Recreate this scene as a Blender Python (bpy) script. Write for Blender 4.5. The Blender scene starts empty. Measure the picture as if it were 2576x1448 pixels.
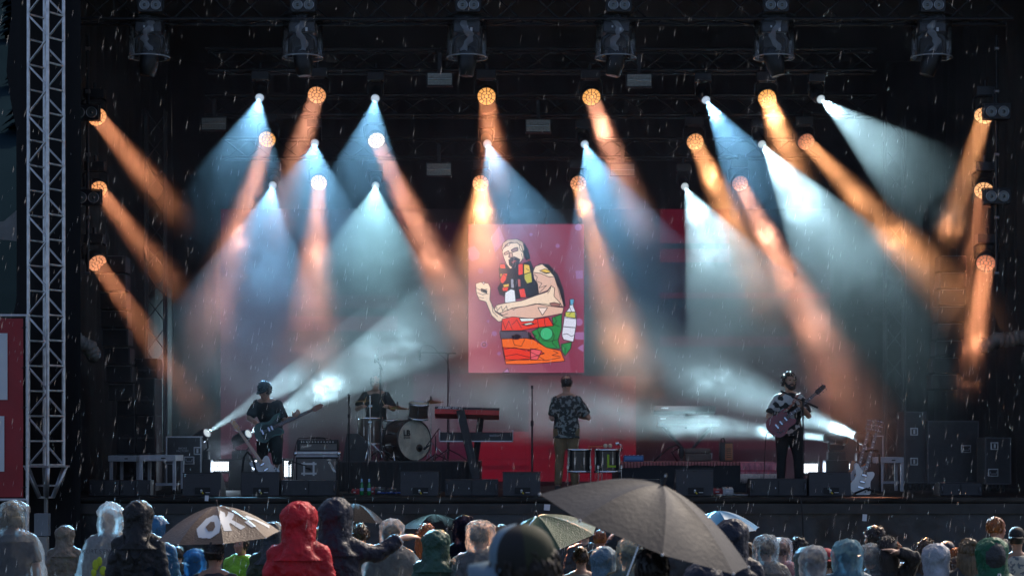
import bpy, bmesh, math, random
from mathutils import Vector, Matrix, Euler, noise as mnoise
R = math.radians
PI = math.pi
rnd = random.Random(7)
scene = bpy.context.scene
COL = scene.collection

# ------------------------------------------------------------------ camera
F = 5120.0            # focal length in the units of a 2576 px wide picture
CX, HOR = 1288.0, 1110.0
CAMZ = 2.32
cam_d = bpy.data.cameras.new('camera')
cam_d.sensor_width = 36.0
cam_d.lens = 36.0 * F / 2576.0
cam_d.shift_y = (HOR - 724.0) / 2576.0
cam_d.clip_start = 0.2
cam_d.clip_end = 3000.0
cam_d.dof.use_dof = True
cam_d.dof.focus_distance = 30.0
cam_d.dof.aperture_fstop = 5.0
cam = bpy.data.objects.new('camera', cam_d)
COL.objects.link(cam)
cam.location = (0, 0, CAMZ)
cam.rotation_euler = (R(90), 0, 0)
scene.camera = cam

# ------------------------------------------------------------------ sky and sun
SUN_EL, SUN_AZ = 45.0, 40.0       # sun stands ahead and to the right, above the stage roof
world = bpy.data.worlds.new('World'); scene.world = world
world.use_nodes = True
wn = world.node_tree.nodes; wl = world.node_tree.links
wn.clear()
sky = wn.new('ShaderNodeTexSky'); sky.sky_type = 'NISHITA'; sky.sun_disc = False
sky.sun_elevation = R(SUN_EL); sky.sun_rotation = R(SUN_AZ)
sky.air_density = 0.5; sky.dust_density = 2.6; sky.ozone_density = 1.5
bg = wn.new('ShaderNodeBackground'); bg.inputs['Strength'].default_value = 0.15
out = wn.new('ShaderNodeOutputWorld')
wl.new(sky.outputs[0], bg.inputs[0]); wl.new(bg.outputs[0], out.inputs[0])
sd = bpy.data.lights.new('sun', 'SUN'); sd.energy = 2.0; sd.angle = R(0.7); sd.color = (1, .84, .66)
sun = bpy.data.objects.new('sun', sd); COL.objects.link(sun)
_a = R(SUN_AZ); _e = R(SUN_EL)
_dir = Vector((math.sin(_a)*math.cos(_e), math.cos(_a)*math.cos(_e), math.sin(_e)))
sun.rotation_euler = _dir.to_track_quat('Z', 'Y').to_euler()
sun.location = _dir * 60

scene.view_settings.view_transform = 'Standard'
scene.view_settings.look = 'None'
scene.view_settings.gamma = 1.0
scene.view_settings.use_curve_mapping = False
scene.view_settings.exposure = 0.45
cy = scene.cycles
cy.use_denoising = True
cy.max_bounces = 6; cy.diffuse_bounces = 2; cy.glossy_bounces = 3
cy.transmission_bounces = 6; cy.volume_bounces = 0; cy.transparent_max_bounces = 16
cy.caustics_reflective = False; cy.caustics_refractive = False
cy.sample_clamp_indirect = 4.0
cy.volume_step_rate = 2.0

def W(px, py, Y):
    """the place at depth Y that the lens sees at (px, py) of a 2576 px wide picture"""
    return Vector(((px - CX) / F * Y, Y, CAMZ - (py - HOR) / F * Y))
def S(px, Y):
    return px * Y / F
DECK = 1.5
FRONT = 30.0
# ------------------------------------------------------------------ helpers
MATS = {}
def mat(key, col=(.5,.5,.5), rough=.5, metal=0.0, var=.0, vs=8.0, bump=0.0, bs=40.0, emit=None, es=0.0,
        spec=.5, trans=0.0, alpha=1.0, sheen=0.0, coat=0.0, stretch=None, col2=None, thr=None, backlit=0.0, det=3.0, bd=.02):
    if key in MATS: return MATS[key]
    m = bpy.data.materials.new(key); m.use_nodes = True
    nt = m.node_tree; N = nt.nodes.new; L = nt.links.new
    p = nt.nodes['Principled BSDF']
    I = p.inputs
    I['Base Color'].default_value = (*col, 1); I['Roughness'].default_value = rough; I['Metallic'].default_value = metal
    I['Specular IOR Level'].default_value = spec
    if trans: I['Transmission Weight'].default_value = trans
    if alpha < 1: I['Alpha'].default_value = alpha
    if sheen: I['Sheen Weight'].default_value = sheen
    if coat: I['Coat Weight'].default_value = coat; I['Coat Roughness'].default_value = .08
    if emit is not None:
        I['Emission Color'].default_value = (*emit, 1); I['Emission Strength'].default_value = es
    tc = None
    def coords():
        nonlocal tc
        if tc is None:
            tc = N('ShaderNodeTexCoord')
            if stretch:
                mp = N('ShaderNodeMapping'); mp.inputs['Scale'].default_value = stretch
                L(tc.outputs['Object'], mp.inputs[0]); tc = mp.outputs[0]
            else: tc = tc.outputs['Object']
        return tc
    if var or col2 is not None:
        nz = N('ShaderNodeTexNoise'); nz.inputs['Scale'].default_value = vs; nz.inputs['Detail'].default_value = det
        L(coords(), nz.inputs['Vector'])
        cr = N('ShaderNodeValToRGB')
        e = cr.color_ramp.elements
        if col2 is not None:
            t = thr if thr is not None else .5
            e[0].position = max(0, t-.02); e[1].position = min(1, t+.02)
            e[0].color = (*col, 1); e[1].color = (*col2, 1)
        else:
            e[0].position = .3; e[1].position = .7
            e[0].color = (*[max(0, c*(1-var)) for c in col], 1); e[1].color = (*[min(1, c*(1+var)) for c in col], 1)
        L(nz.outputs['Fac'], cr.inputs[0]); L(cr.outputs[0], I['Base Color'])
        if rough > .12:
            mr = N('ShaderNodeMapRange'); mr.inputs[3].default_value = rough*.8; mr.inputs[4].default_value = min(1, rough*1.2)
            L(nz.outputs['Fac'], mr.inputs[0]); L(mr.outputs[0], I['Roughness'])
    if bump:
        nb = N('ShaderNodeTexNoise'); nb.inputs['Scale'].default_value = bs; nb.inputs['Detail'].default_value = 4
        L(coords(), nb.inputs['Vector'])
        bp = N('ShaderNodeBump'); bp.inputs['Strength'].default_value = min(1, bump); bp.inputs['Distance'].default_value = bd
        L(nb.outputs['Fac'], bp.inputs['Height']); L(bp.outputs[0], I['Normal'])
    if backlit:
        tr = N('ShaderNodeBsdfTranslucent'); tr.inputs['Color'].default_value = (*[min(1, c*1.3) for c in col], 1)
        ms = N('ShaderNodeMixShader'); ms.inputs[0].default_value = backlit
        L(p.outputs[0], ms.inputs[1]); L(tr.outputs[0], ms.inputs[2])
        L(ms.outputs[0], nt.nodes['Material Output'].inputs['Surface'])
    MATS[key] = m
    return m

def tag(o, label=None, cat=None, group=None, kind=None):
    if label: o['label'] = label
    if cat: o['category'] = cat
    if group: o['group'] = group
    if kind: o['kind'] = kind
    return o
def thing(name, label, cat, loc=(0,0,0), rotz=0.0, group=None):
    o = bpy.data.objects.new(name, None); o.empty_display_size = .2
    COL.objects.link(o); o.location = loc; o.rotation_euler = (0, 0, rotz)
    return tag(o, label, cat, group)
def copy_tree(o, parent=None):
    c = o.copy(); COL.objects.link(c)
    if parent is not None: c.parent = parent
    for ch in list(o.children): copy_tree(ch, c)
    return c

class MB:
    def __init__(s): s.v = []; s.f = []; s.mi = []; s.sm = []
    def add(s, vs, fs, mi=0, sm=False):
        b = len(s.v); s.v += [tuple(v) for v in vs]
        for f in fs: s.f.append([b+i for i in f]); s.mi.append(mi); s.sm.append(sm)
        return s
    def box(s, c, d, rot=None, mi=0):
        c = Vector(c); h = [x/2 for x in d]
        vs = [Vector((x*h[0], y*h[1], z*h[2])) for z in (-1,1) for y in (-1,1) for x in (-1,1)]
        if rot is not None: vs = [rot @ v for v in vs]
        s.add([c+v for v in vs], [(0,2,3,1),(4,5,7,6),(0,1,5,4),(2,6,7,3),(0,4,6,2),(1,3,7,5)], mi); return s
    def bx(s, x0,x1,y0,y1,z0,z1, mi=0):
        return s.box(((x0+x1)/2,(y0+y1)/2,(z0+z1)/2), (abs(x1-x0),abs(y1-y0),abs(z1-z0)), None, mi)
    def tube(s, p, q, r, r2=None, n=10, mi=0, cap=True, sm=True):
        p = Vector(p); q = Vector(q); r2 = r if r2 is None else r2
        d = (q-p)
        if d.length < 1e-6: return s
        d.normalize(); a = d.orthogonal().normalized(); b = d.cross(a)
        vs = []
        for c, rr in ((p, r), (q, r2)):
            for i in range(n):
                t = 2*PI*i/n; vs.append(c + (a*math.cos(t)+b*math.sin(t))*rr)
        s.add(vs, [(i, (i+1)%n, n+(i+1)%n, n+i) for i in range(n)], mi, sm)
        if cap:
            s.add(vs[:n], [list(range(n))[::-1]], mi); s.add(vs[n:], [list(range(n))], mi)
        return s
    def path(s, pts, r, n=8, mi=0):
        pts = [Vector(p) for p in pts]; k = len(pts)
        rs = r if isinstance(r, (list, tuple)) else [r]*k
        vs = []; a = None
        for i, p in enumerate(pts):
            d = (pts[min(i+1,k-1)]-pts[max(i-1,0)])
            d = d.normalized() if d.length > 1e-9 else Vector((0,0,1))
            if a is None: a = d.orthogonal().normalized()
            else:
                a = a - d*a.dot(d); a = a.normalized() if a.length > 1e-6 else d.orthogonal().normalized()
            b = d.cross(a)
            for j in range(n):
                t = 2*PI*j/n; vs.append(p+(a*math.cos(t)+b*math.sin(t))*rs[i])
        fs = [(i*n+j, i*n+(j+1)%n, (i+1)*n+(j+1)%n, (i+1)*n+j) for i in range(k-1) for j in range(n)]
        fs.append(list(range(n))[::-1]); fs.append([(k-1)*n+j for j in range(n)])
        s.add(vs, fs, mi, True); return s
    def lathe(s, prof, n=24, M=None, mi=0, sm=True, closed=False):
        M = M or Matrix.Identity(4); k = len(prof); vs = []
        for r, z in prof:
            for j in range(n):
                t = 2*PI*j/n; vs.append(M @ Vector((r*math.cos(t), r*math.sin(t), z)))
        fs = [(i*n+j, i*n+(j+1)%n, (i+1)*n+(j+1)%n, (i+1)*n+j) for i in range(k-1) for j in range(n)]
        if closed: fs += [((k-1)*n+j, (k-1)*n+(j+1)%n, (j+1)%n, j) for j in range(n)]
        s.add(vs, fs, mi, sm)
        if not closed:
            if prof[0][0] > 1e-5: s.add(vs[:n], [list(range(n))[::-1]], mi)
            if prof[-1][0] > 1e-5: s.add(vs[-n:], [list(range(n))], mi)
        return s
    def prism(s, poly, t, M=None, mi=0, sm=False):
        """poly in local XY, from z=0 to z=t"""
        M = M or Matrix.Identity(4); n = len(poly)
        vs = [M @ Vector((x, y, 0)) for x, y in poly] + [M @ Vector((x, y, t)) for x, y in poly]
        s.add(vs, [list(range(n))[::-1], [n+i for i in range(n)]], mi)
        s.add(vs, [(i, (i+1)%n, n+(i+1)%n, n+i) for i in range(n)], mi, sm); return s
    def ball(s, c, r, n=14, m=9, mi=0, rot=None):
        c = Vector(c); r = r if isinstance(r, (tuple, list)) else (r,r,r)
        vs = []
        for i in range(1, m):
            ph = PI*i/m
            for j in range(n):
                t = 2*PI*j/n
                v = Vector((r[0]*math.sin(ph)*math.cos(t), r[1]*math.sin(ph)*math.sin(t), r[2]*math.cos(ph)))
                vs.append(c + (rot @ v if rot is not None else v))
        tz = Vector((0,0,r[2])); tz = rot @ tz if rot is not None else tz
        vs.append(c+tz); vs.append(c-tz); T = len(vs)-2
        fs = [(i*n+j, (i+1)*n+j, (i+1)*n+(j+1)%n, i*n+(j+1)%n) for i in range(m-2) for j in range(n)]
        fs += [(T, j, (j+1)%n) for j in range(n)] + [(T+1, (m-2)*n+(j+1)%n, (m-2)*n+j) for j in range(n)]
        s.add(vs, fs, mi, True); return s
    def loft(s, rings, mi=0, cap=True, sm=True):
        """rings: list of equal-length vertex lists"""
        n = len(rings[0]); k = len(rings)
        vs = [v for r in rings for v in r]
        s.add(vs, [(i*n+j, i*n+(j+1)%n, (i+1)*n+(j+1)%n, (i+1)*n+j) for i in range(k-1) for j in range(n)], mi, sm)
        if cap:
            s.add(rings[0], [list(range(n))[::-1]], mi, sm); s.add(rings[-1], [list(range(n))], mi, sm)
        return s
    def mesh(s, name):
        me = bpy.data.meshes.new(name); me.from_pydata(s.v, [], s.f); return me
    def build(s, name, mats, parent=None, bevel=0.0, loc=None, rot=None, kind=None):
        me = s.mesh(name)
        for m in (mats if isinstance(mats, (list, tuple)) else [mats]): me.materials.append(m)
        me.polygons.foreach_set('material_index', s.mi); me.polygons.foreach_set('use_smooth', s.sm)
        bm = bmesh.new(); bm.from_mesh(me); bmesh.ops.recalc_face_normals(bm, faces=bm.faces); bm.to_mesh(me); bm.free()
        me.update()
        return put(name, me, parent, bevel, loc, rot, kind)
def put(name, me, parent=None, bevel=0.0, loc=None, rot=None, kind=None):
    o = bpy.data.objects.new(name, me); COL.objects.link(o)
    if parent is not None: o.parent = parent
    if loc is not None: o.location = loc
    if rot is not None: o.rotation_euler = rot
    if bevel:
        b = o.modifiers.new('bevel', 'BEVEL'); b.width = bevel; b.segments = 2; b.limit_method = 'ANGLE'; b.angle_limit = R(40)
    if kind: o['kind'] = kind
    return o
def frame(z, x=None):
    """3x3 with local Z along z"""
    z = Vector(z).normalized(); x = Vector(x) if x is not None else z.orthogonal()
    x = (x - z*x.dot(z)).normalized(); y = z.cross(x)
    return Matrix((x, y, z)).transposed()
def MX(loc, rot3=None):
    M = Matrix.Translation(Vector(loc))
    return M @ rot3.to_4x4() if rot3 is not None else M
def text_mesh(name, body, size, m, parent, loc, rot, extrude=.001, align='CENTER', shear=0.0, bold=0.0):
    cu = bpy.data.curves.new(name, 'FONT'); cu.body = body; cu.size = size; cu.extrude = extrude
    cu.align_x = align; cu.align_y = 'CENTER'; cu.shear = shear; cu.offset = bold
    tmp = bpy.data.objects.new(name, cu); COL.objects.link(tmp)
    dg = bpy.context.evaluated_depsgraph_get()
    me = bpy.data.meshes.new_from_object(tmp.evaluated_get(dg)); me.name = name
    bpy.data.objects.remove(tmp); me.materials.clear(); me.materials.append(m)
    return put(name, me, parent, 0, loc, rot)

# common materials
black_metal = mat('black_powder_metal', (.018,.018,.02), .45, .3, .3, 20)
alu = mat('aluminium_tube', (.60,.61,.62), .40, .8, .25, 9, bump=.06, bs=60)
alu_dark = mat('brushed_aluminium', (.5,.51,.53), .4, .85, .15, 14)
chrome = mat('chrome', (.75,.76,.78), .12, 1.0)
black_plastic = mat('black_plastic', (.02,.02,.022), .5, 0, .3, 12, bump=.1, bs=120)
rubber = mat('black_rubber', (.015,.015,.015), .7)
black_cloth = mat('black_drape', (.012,.012,.013), .9, 0, .3, 3, bump=.25, bs=6)
case_black = mat('case_laminate', (.022,.022,.024), .4, 0, .3, 15, bump=.08, bs=200)
white_paint = mat('grey_white_frame', (.42,.43,.45), .5, 0, .15, 6)
dark_wood = mat('dark_walnut', (.055,.028,.018), .35, 0, .35, 6, stretch=(1,1,6), coat=.4)
# ------------------------------------------------------------------ ground, hill, stage structure
def G(x, y):
    P = [(-60,.62),(0,.5),(6,.4),(15,.12),(20,-.1),(28,-.45),(34,-.55),(60,-.6),(140,0),(2000,0)]
    for (a,b),(c,d) in zip(P, P[1:]):
        if y <= c:
            t = max(0,(y-a)/(c-a)); z = b+(d-b)*t; break
    else: z = 0
    return z - .03*max(-8, min(8, x))
grass = mat('trampled_wet_grass', (.03,.034,.02), .55, 0, .5, 3, bump=.6, bs=25)
m = MB()
xs = [-700,-300,-120,-60,-30]+[i*1.5-24 for i in range(33)]+[30,60,120,300,700]
ys = [-60,-30,-10]+[i*1.0 for i in range(0,46)]+[50,60,80,110,140,200,300]
for y in ys:
    for x in xs:
        m.v.append((x, y, G(x,y)+.03*mnoise.noise(Vector((x*.7,y*.7,0)))))
nx = len(xs)
for j in range(len(ys)-1):
    for i in range(nx-1):
        m.f.append((j*nx+i, j*nx+i+1, (j+1)*nx+i+1, (j+1)*nx+i)); m.mi.append(0); m.sm.append(True)
m.build('ground', grass, kind='structure')

hillm = mat('hazy_wooded_hillside', (.010,.021,.028), .95, 0, .3, .03, bump=.3, bs=.2, spec=0.0)  # blue-grey haze of the distance is put into the forest colour
m = MB()
hx = [-700+i*28 for i in range(51)]; hy = [140+i*20 for i in range(24)]
for j, y in enumerate(hy):
    for x in hx:
        t = (y-140)/460
        base = 210*t**.9*(1.0-.0004*abs(x+250)) + 14*mnoise.noise(Vector((x*.012, y*.012, 3)))*min(1,t*4)
        m.v.append((x, y, -1+max(0, base)))
for j in range(len(hy)-1):
    for i in range(len(hx)-1):
        n = len(hx); m.f.append((j*n+i, j*n+i+1, (j+1)*n+i+1, (j+1)*n+i)); m.mi.append(0); m.sm.append(True)
hill = m.build('hill', hillm, kind='structure')
# conifers on the hillside, left of the stage
needle = mat('dark_conifer_needles', (.008,.017,.022), .9, 0, .25, 1.5, spec=0.0)  # needles tinted towards the hazy hill colour
bark = mat('conifer_bark', (.05,.038,.03), .9, 0, .3, 5)
def conifer_mesh(seed, h):
    r = random.Random(seed); m = MB(); rows = 15
    for k in range(rows):
        z = h*(.12+.86*k/rows); rad = h*.2*(1-k/rows)**.85+.15; nb = 12
        for q in range(nb):
            a = 2*PI*(q+r.random()*.8)/nb; L = rad*r.uniform(.65,1.15); d = Vector((math.cos(a), math.sin(a), 0)); s = Vector((-d.y, d.x, 0))*L*.28
            p0 = Vector((0,0,z+h*.03)); p1 = d*L*.55+Vector((0,0,z-L*.12)); p2 = d*L+Vector((0,0,z-L*.42+r.uniform(-.1,.1)*L))
            m.add([p0, p1+s, p2, p1-s], [(0,1,2),(0,2,3)])
    return m
def hill_z(x, y):
    t = (y-140)/460
    return -1+max(0, 210*t**.9*(1.0-.0004*abs(x+250)) + 14*mnoise.noise(Vector((x*.012, y*.012, 3)))*min(1,t*4))
TREES = [(-48.5,205,13,'tall dark conifer low on the hillside above the grey tarpaulin'),
         (-53,222,12,'conifer standing left of the tall dark conifer on the hillside'),
         (-81,330,16,'conifer half way up the misty hillside'), (-76.5,318,13,'smaller conifer beside the one half way up the hillside'),
         (-104,420,17,'conifer near the top left corner on the hillside'), (-99,405,15,'conifer just below the one near the top left corner'),
         (-61,250,13,'conifer on the hillside between the tarpaulin and the middle slope')]
for i, (x, y, h, lab) in enumerate(TREES):
    t = thing('conifer_tree', lab, 'tree', (x, y, hill_z(x, y)-.3), 0, 'conifers on the hillside')
    conifer_mesh(i, h).build('crown', needle, t)
    MB().tube((0,0,0),(0,0,h*.95), h*.022, .03, 8).build('trunk', bark, t)

# --- stage deck
deckm = mat('black_stage_vinyl', (.006,.006,.0065), .7, 0, .4, 2.5, bump=.1, bs=30, spec=.25)
XL, XR, YB, ROOF = -7.25, 8.9, 43.0, 10.3
MB().bx(XL-.05, XR, FRONT, YB, DECK-.16, DECK).build('stage_deck', deckm, kind='structure')
lipm = mat('taped_edge_rail', (.035,.033,.030), .9, .0, .6, 5, bump=.4, bs=18, stretch=(.35,1,1), spec=.1)
lip = MB().path([(XL, FRONT-.03, DECK-.045), (0, FRONT-.03, DECK-.045), (XR, FRONT-.03, DECK-.045)], .042, 10).build('stage_edge_rail', lipm)
tag(lip, 'weathered rail running along the front edge of the stage deck', 'rail')
def cloth_sheet(name, x0, x1, y, ztop, zbot, m_, nx=160, nz=26, amp=.06, seed=0, wav=None):
    m = MB()
    for j in range(nz+1):
        for i in range(nx+1):
            u = i/nx; v = j/nz
            x = x0+(x1-x0)*u
            zb = zbot(x) if callable(zbot) else zbot
            z = ztop+(zb-ztop)*v
            f = amp*min(1, v*3+.15)
            d = f*(mnoise.noise(Vector((x*2.2+seed, z*.5, seed)))*1.2 + .6*mnoise.noise(Vector((x*6.0, z*1.7, seed+3)))+ .35*mnoise.noise(Vector((x*9+z*7, z*9-x*3, seed+9))))
            m.v.append((x+(wav(z) if wav and i==0 else 0), y-d, z))
    n = nx+1
    for j in range(nz):
        for i in range(nx):
            m.f.append((j*n+i, j*n+i+1, (j+1)*n+i+1, (j+1)*n+i)); m.mi.append(0); m.sm.append(True)
    return m.build(name, m_)
skirtm = mat('wet_black_tarpaulin', (.034,.034,.036), .45, 0, .4, 1.6, bump=.45, bs=9)
sk = cloth_sheet('stage_skirt', XL-.05, XR, FRONT-.02, DECK-.1, lambda x: G(x, 30)-.05, skirtm, 320, 34, .085, 2)
tag(sk, 'creased black tarpaulin skirt hanging below the stage front', 'stage skirt')
MB().bx(XL, XR, FRONT-.075, FRONT-.02, DECK-.24, DECK-.09).build('stage_fascia', mat('dark_fascia_cloth',(.03,.029,.028),.6,0,.4,4), kind='structure')
paper = mat('white_paper', (.75,.76,.78), .8)
for (a, b, w, h, lab) in [(2175,1301,11,17,'white paper notice pinned low on the skirt right of centre'), (1376,1275,15,15,'small white sticker on the skirt near the big grey umbrella'), (520,1252,9,14,'scrap of white tape on the stage edge above the brown umbrella')]:
    c = W(a, b, FRONT-.19)
    nb = MB().box(c, (S(w,29.8), .004, S(h,29.8)), Matrix.Rotation(R(4),3,'Y')).build('paper_notice', paper)
    tag(nb, lab, 'notice')
# --- stage house: roof, drapes
MB().bx(XL-.3, XR+.3, FRONT-.3, YB+.3, ROOF, ROOF+.25).build('stage_roof', mat('roof_membrane',(.03,.03,.03),.8), kind='structure')
def drape(name, p, q, z0, z1, label, fold=.09, n=90, mt=black_cloth, edge=None, seed=0):
    p = Vector(p); q = Vector(q); d = q-p; L = d.length; d.normalize(); nn = Vector((-d.y, d.x, 0))
    m = MB(); nz = 24
    for j in range(nz+1):
        z = z0+(z1-z0)*j/nz
        for i in range(n+1):
            u = L*i/n
            off = fold*(math.sin(u*9+seed+.5*math.sin(z*.9+u))*.6+mnoise.noise(Vector((u*3,z*.35,seed))))
            e = (edge(z) if edge and i == 0 else 0)
            m.v.append(p+d*(u+e)+nn*off+Vector((0,0,z-p.z)))
    k = n+1
    for j in range(nz):
        for i in range(n):
            m.f.append((j*k+i, j*k+i+1, (j+1)*k+i+1, (j+1)*k+i)); m.mi.append(0); m.sm.append(True)
    return tag(m.build(name, mt), label, 'curtain')
drape('black_curtain', (XL+.12,30.1,0), (XL+.12,YB,0), -.5, ROOF, 'black drape closing the left side of the stage', seed=1)
drape('black_curtain', (XR-.1,30.1,0), (XR-.1,YB,0), -.5, ROOF, 'black drape closing the right side of the stage', seed=5)
drape('black_curtain', (XL+.1,YB-.2,0), (XR-.1,YB-.2,0), DECK-.05, ROOF, 'wide black drape behind the video wall', n=160, seed=9)
wetcloth = mat('wet_black_cover', (.007,.007,.008), .6, 0, .3, 2, bump=.3, bs=7, spec=.2)
drape('black_curtain', (XL-.02,29.75,0), (XL+.95,29.75,0), 0, ROOF, 'wet black cover hanging at the far left corner behind the truss tower', fold=.05, n=40,
      mt=wetcloth, edge=lambda z: .10*math.sin(z*1.25+.6)+.05*math.sin(z*3.1), seed=3)

# --- truss
def truss(name, label, p, q, w, rt, rb, pitch, m_, group=None, up=(0,0,1), yaw=0, ladder=False):
    p = Vector(p); q = Vector(q); L = (q-p).length
    t = thing(name, label, 'truss', p, 0, group)
    z = (q-p).normalized(); x = Vector((math.cos(yaw), math.sin(yaw), 0)) if abs(z.z) > .9 else Vector(up)
    A = frame(z, x)
    h = w/2
    corners = [(h,h),(-h,h),(-h,-h),(h,-h)]
    cm = MB().tube((0,0,0),(0,0,L), rt, None, 12).mesh('chord')
    cm.materials.append(m_)
    for f in cm.polygons: f.use_smooth = len(f.vertices) == 4
    for c in corners:
        put('chord', cm, t, loc=A @ Vector((c[0], c[1], 0)), rot=A.to_euler())
    n = max(1, int(round(L/pitch))); st = L/n
    lens = {}
    def brace(a, b):
        d = b-a; k = round(d.length, 3)
        if k not in lens:
            me = MB().tube((0,0,0),(0,0,d.length), rb, None, 8, cap=False).mesh('brace'); me.materials.append(m_)
            for f in me.polygons: f.use_smooth = True
            lens[k] = me
        put('brace', lens[k], t, loc=A @ a, rot=(A @ frame(d)).to_euler())
    for k in range(4):
        c0 = corners[k]; c1 = corners[(k+1) % 4]
        lad = ladder and k in (1, 3)      # faces with straight rungs
        for i in range(n+1 if lad else n):
            z0 = st*i
            if lad: brace(Vector((*c0, min(L-.02,max(.02,z0)))), Vector((*c1, min(L-.02,max(.02,z0)))))
            elif i % 2 == 0: brace(Vector((*c0, z0+.02)), Vector((*c1, z0+st-.02)))
            else: brace(Vector((*c1, z0+.02)), Vector((*c0, z0+st-.02)))
    return t
# tall aluminium tower at the left front
TX, TY = W(116,1110,29.25).x, 29.25
zb = W(116,1172,TY).z
tower = truss('truss_tower', 'tall bare aluminium truss tower at the left edge of the stage', (TX, TY, zb), (TX, TY, 10.6), .35, .025, .016, .358, alu, yaw=R(-27), ladder=True)
# its tapered foot, jack and base
tw = .40/2
Az = Matrix.Rotation(R(-27), 3, 'Z')
m = MB(); zt = 0.0; zf = W(116,1250,TY).z - zb
for sx in (-1,1):
    for sy in (-1,1):
        a = Az @ Vector((sx*tw, sy*tw, zt)); b = Az @ Vector((sx*.07, sy*.07, zf))
        m.path([a, b], [.034,.03], 6)
for s in (-1,1):
    m.add([Az @ Vector(v) for v in [(-tw,s*(tw+.02),zt),(-tw+.09,s*(tw+.02),zt),(-.02,s*.075,zf),(-.07,s*.075,zf)]], [(0,1,2,3)])
    m.add([Az @ Vector(v) for v in [(tw,s*(tw+.02),zt),(tw-.09,s*(tw+.02),zt),(.02,s*.075,zf),(.07,s*.075,zf)]], [(0,1,2,3)])
m.build('tapered_foot', alu_dark, tower)
for q_, w_ in ((zt,.47),(zf,.17),((zt+zf)*.62,.2)): MB().box((0,0,q_), (w_,w_,.025), Az).build('joint_plate', alu_dark, tower)
gz = G(TX, TY) - zb
m = MB(); m.tube((0,0,zf), (0,0,gz+.08), .03, None, 10); m.box((0,0,gz+.05),(.5,.5,.06))
m.build('jack_screw', mat('steel_jack',(.22,.22,.22),.5,.8), tower)
bxm = mat('grey_control_box', (.20,.22,.24), .5)
cb = thing('control_box', 'grey power box fixed under the foot of the left truss tower', 'electrical box', (TX+.02, TY-.32, G(TX, TY-.3)))
hz = W(116,1290,29).z - G(TX,TY-.3)
MB().bx(-.1,.1,-.08,.08,hz-.32,hz).bx(-.03,.03,-.02,.06,0,hz-.3).build('upper_box', bxm, cb, .008)
MB().bx(-.085,.085,-.09,.06,hz-.6,hz-.33).build('lower_box', mat('pale_socket_box',(.30,.29,.26),.6), cb, .008)

# overhead black trusses
truss('truss_beam', 'long black truss over the stage front carrying the hooded lamps', (W(190,60,31).x, 31.15, 8.95), (W(2545,60,31).x, 31.15, 8.95), .42, .025, .013, .5, black_metal, 'black overhead trusses')
truss('truss_beam', 'black truss carrying the upper row of lit lamps', (W(520,170,34.3).x, 34.3, 8.72), (W(2200,170,34.3).x, 34.3, 8.72), .35, .025, .013, .5, black_metal, 'black overhead trusses')
truss('truss_beam', 'black truss carrying the middle row of lit lamps', (W(520,290,36.7).x, 36.7, 8.36), (W(2200,290,36.7).x, 36.7, 8.36), .35, .025, .013, .5, black_metal, 'black overhead trusses')
truss('truss_beam', 'black truss carrying the lowest row of lit lamps', (W(560,400,38.5).x, 38.5, 7.85), (W(2060,400,38.5).x, 38.5, 7.85), .35, .025, .013, .5, black_metal, 'black overhead trusses')
greytr = mat('dull_grey_truss', (.10,.10,.105), .5, .6)
truss('truss_tower', 'thin grey truss leg behind the left orange beams', (W(392,1000,38.6).x, 38.6, DECK), (W(392,1000,38.6).x, 38.6, 8.6), .36, .022, .011, .5, greytr, yaw=R(3))
truss('truss_tower', 'thin grey truss leg at the right behind the orange beam', (W(2250,1000,39.6).x, 39.6, DECK), (W(2250,1000,39.6).x, 39.6, 8.6), .36, .022, .011, .5, greytr, yaw=R(-3))
# lamp pipes at both sides
for px, lab in ((221,'black hanging pipe with lamps at the left side of the stage'), (2507,'black hanging pipe with lamps at the right side of the stage')):
    x = W(px,600,32.3).x; t = thing('lamp_pipe', lab, 'pipe', (x, 32.3, W(px,690,32.3).z), 0, 'hanging lamp pipes')
    zt = 8.75 - W(px,690,32.3).z
    MB().tube((0,0,0),(0,0,zt),.024).build('pipe', black_metal, t)
    for zz in (0.02,.9,1.9,2.9,zt-.2):
        MB().tube((-.035,0,zz),(.035,0,zz),.034,None,8).build('clamp', mat('steel_clamp',(.3,.3,.31),.4,.9), t)
# wrapped cable bundles slung at both sides
ductm = mat('grey_wrapped_cover', (.12,.118,.11), .55, 0, .35, 5, bump=.7, bs=14)
def bundle(pts, r, lab):
    t = MB(); k = []
    P = [Vector(p) for p in pts]; n = 40; pp = []; rr = []
    for i in range(n+1):
        u = i/n*(len(P)-1); a = min(int(u), len(P)-2); f = u-a
        f2 = f*f*(3-2*f)
        pp.append(P[a].lerp(P[a+1], f)+Vector((0,0,-.03*math.sin(f*PI)))); rr.append(r*(1+.10*math.sin(i*1.9)+.08*mnoise.noise(Vector((i*.7,0,0)))))
    o = t.path(pp, rr, 14).build('cable_bundle', ductm); return tag(o, lab, 'cable')
bundle([W(140,825,30.4), W(190,850,30.4), W(225,870,30.5), W(240,895,30.6)], .11, 'fat grey wrapped cable bundle beside the left truss tower')
bundle([W(2625,835,33), W(2560,848,33), W(2510,852,33), W(2470,868,33.2)], .12, 'fat grey wrapped cable bundle at the right edge of the stage')
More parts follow.
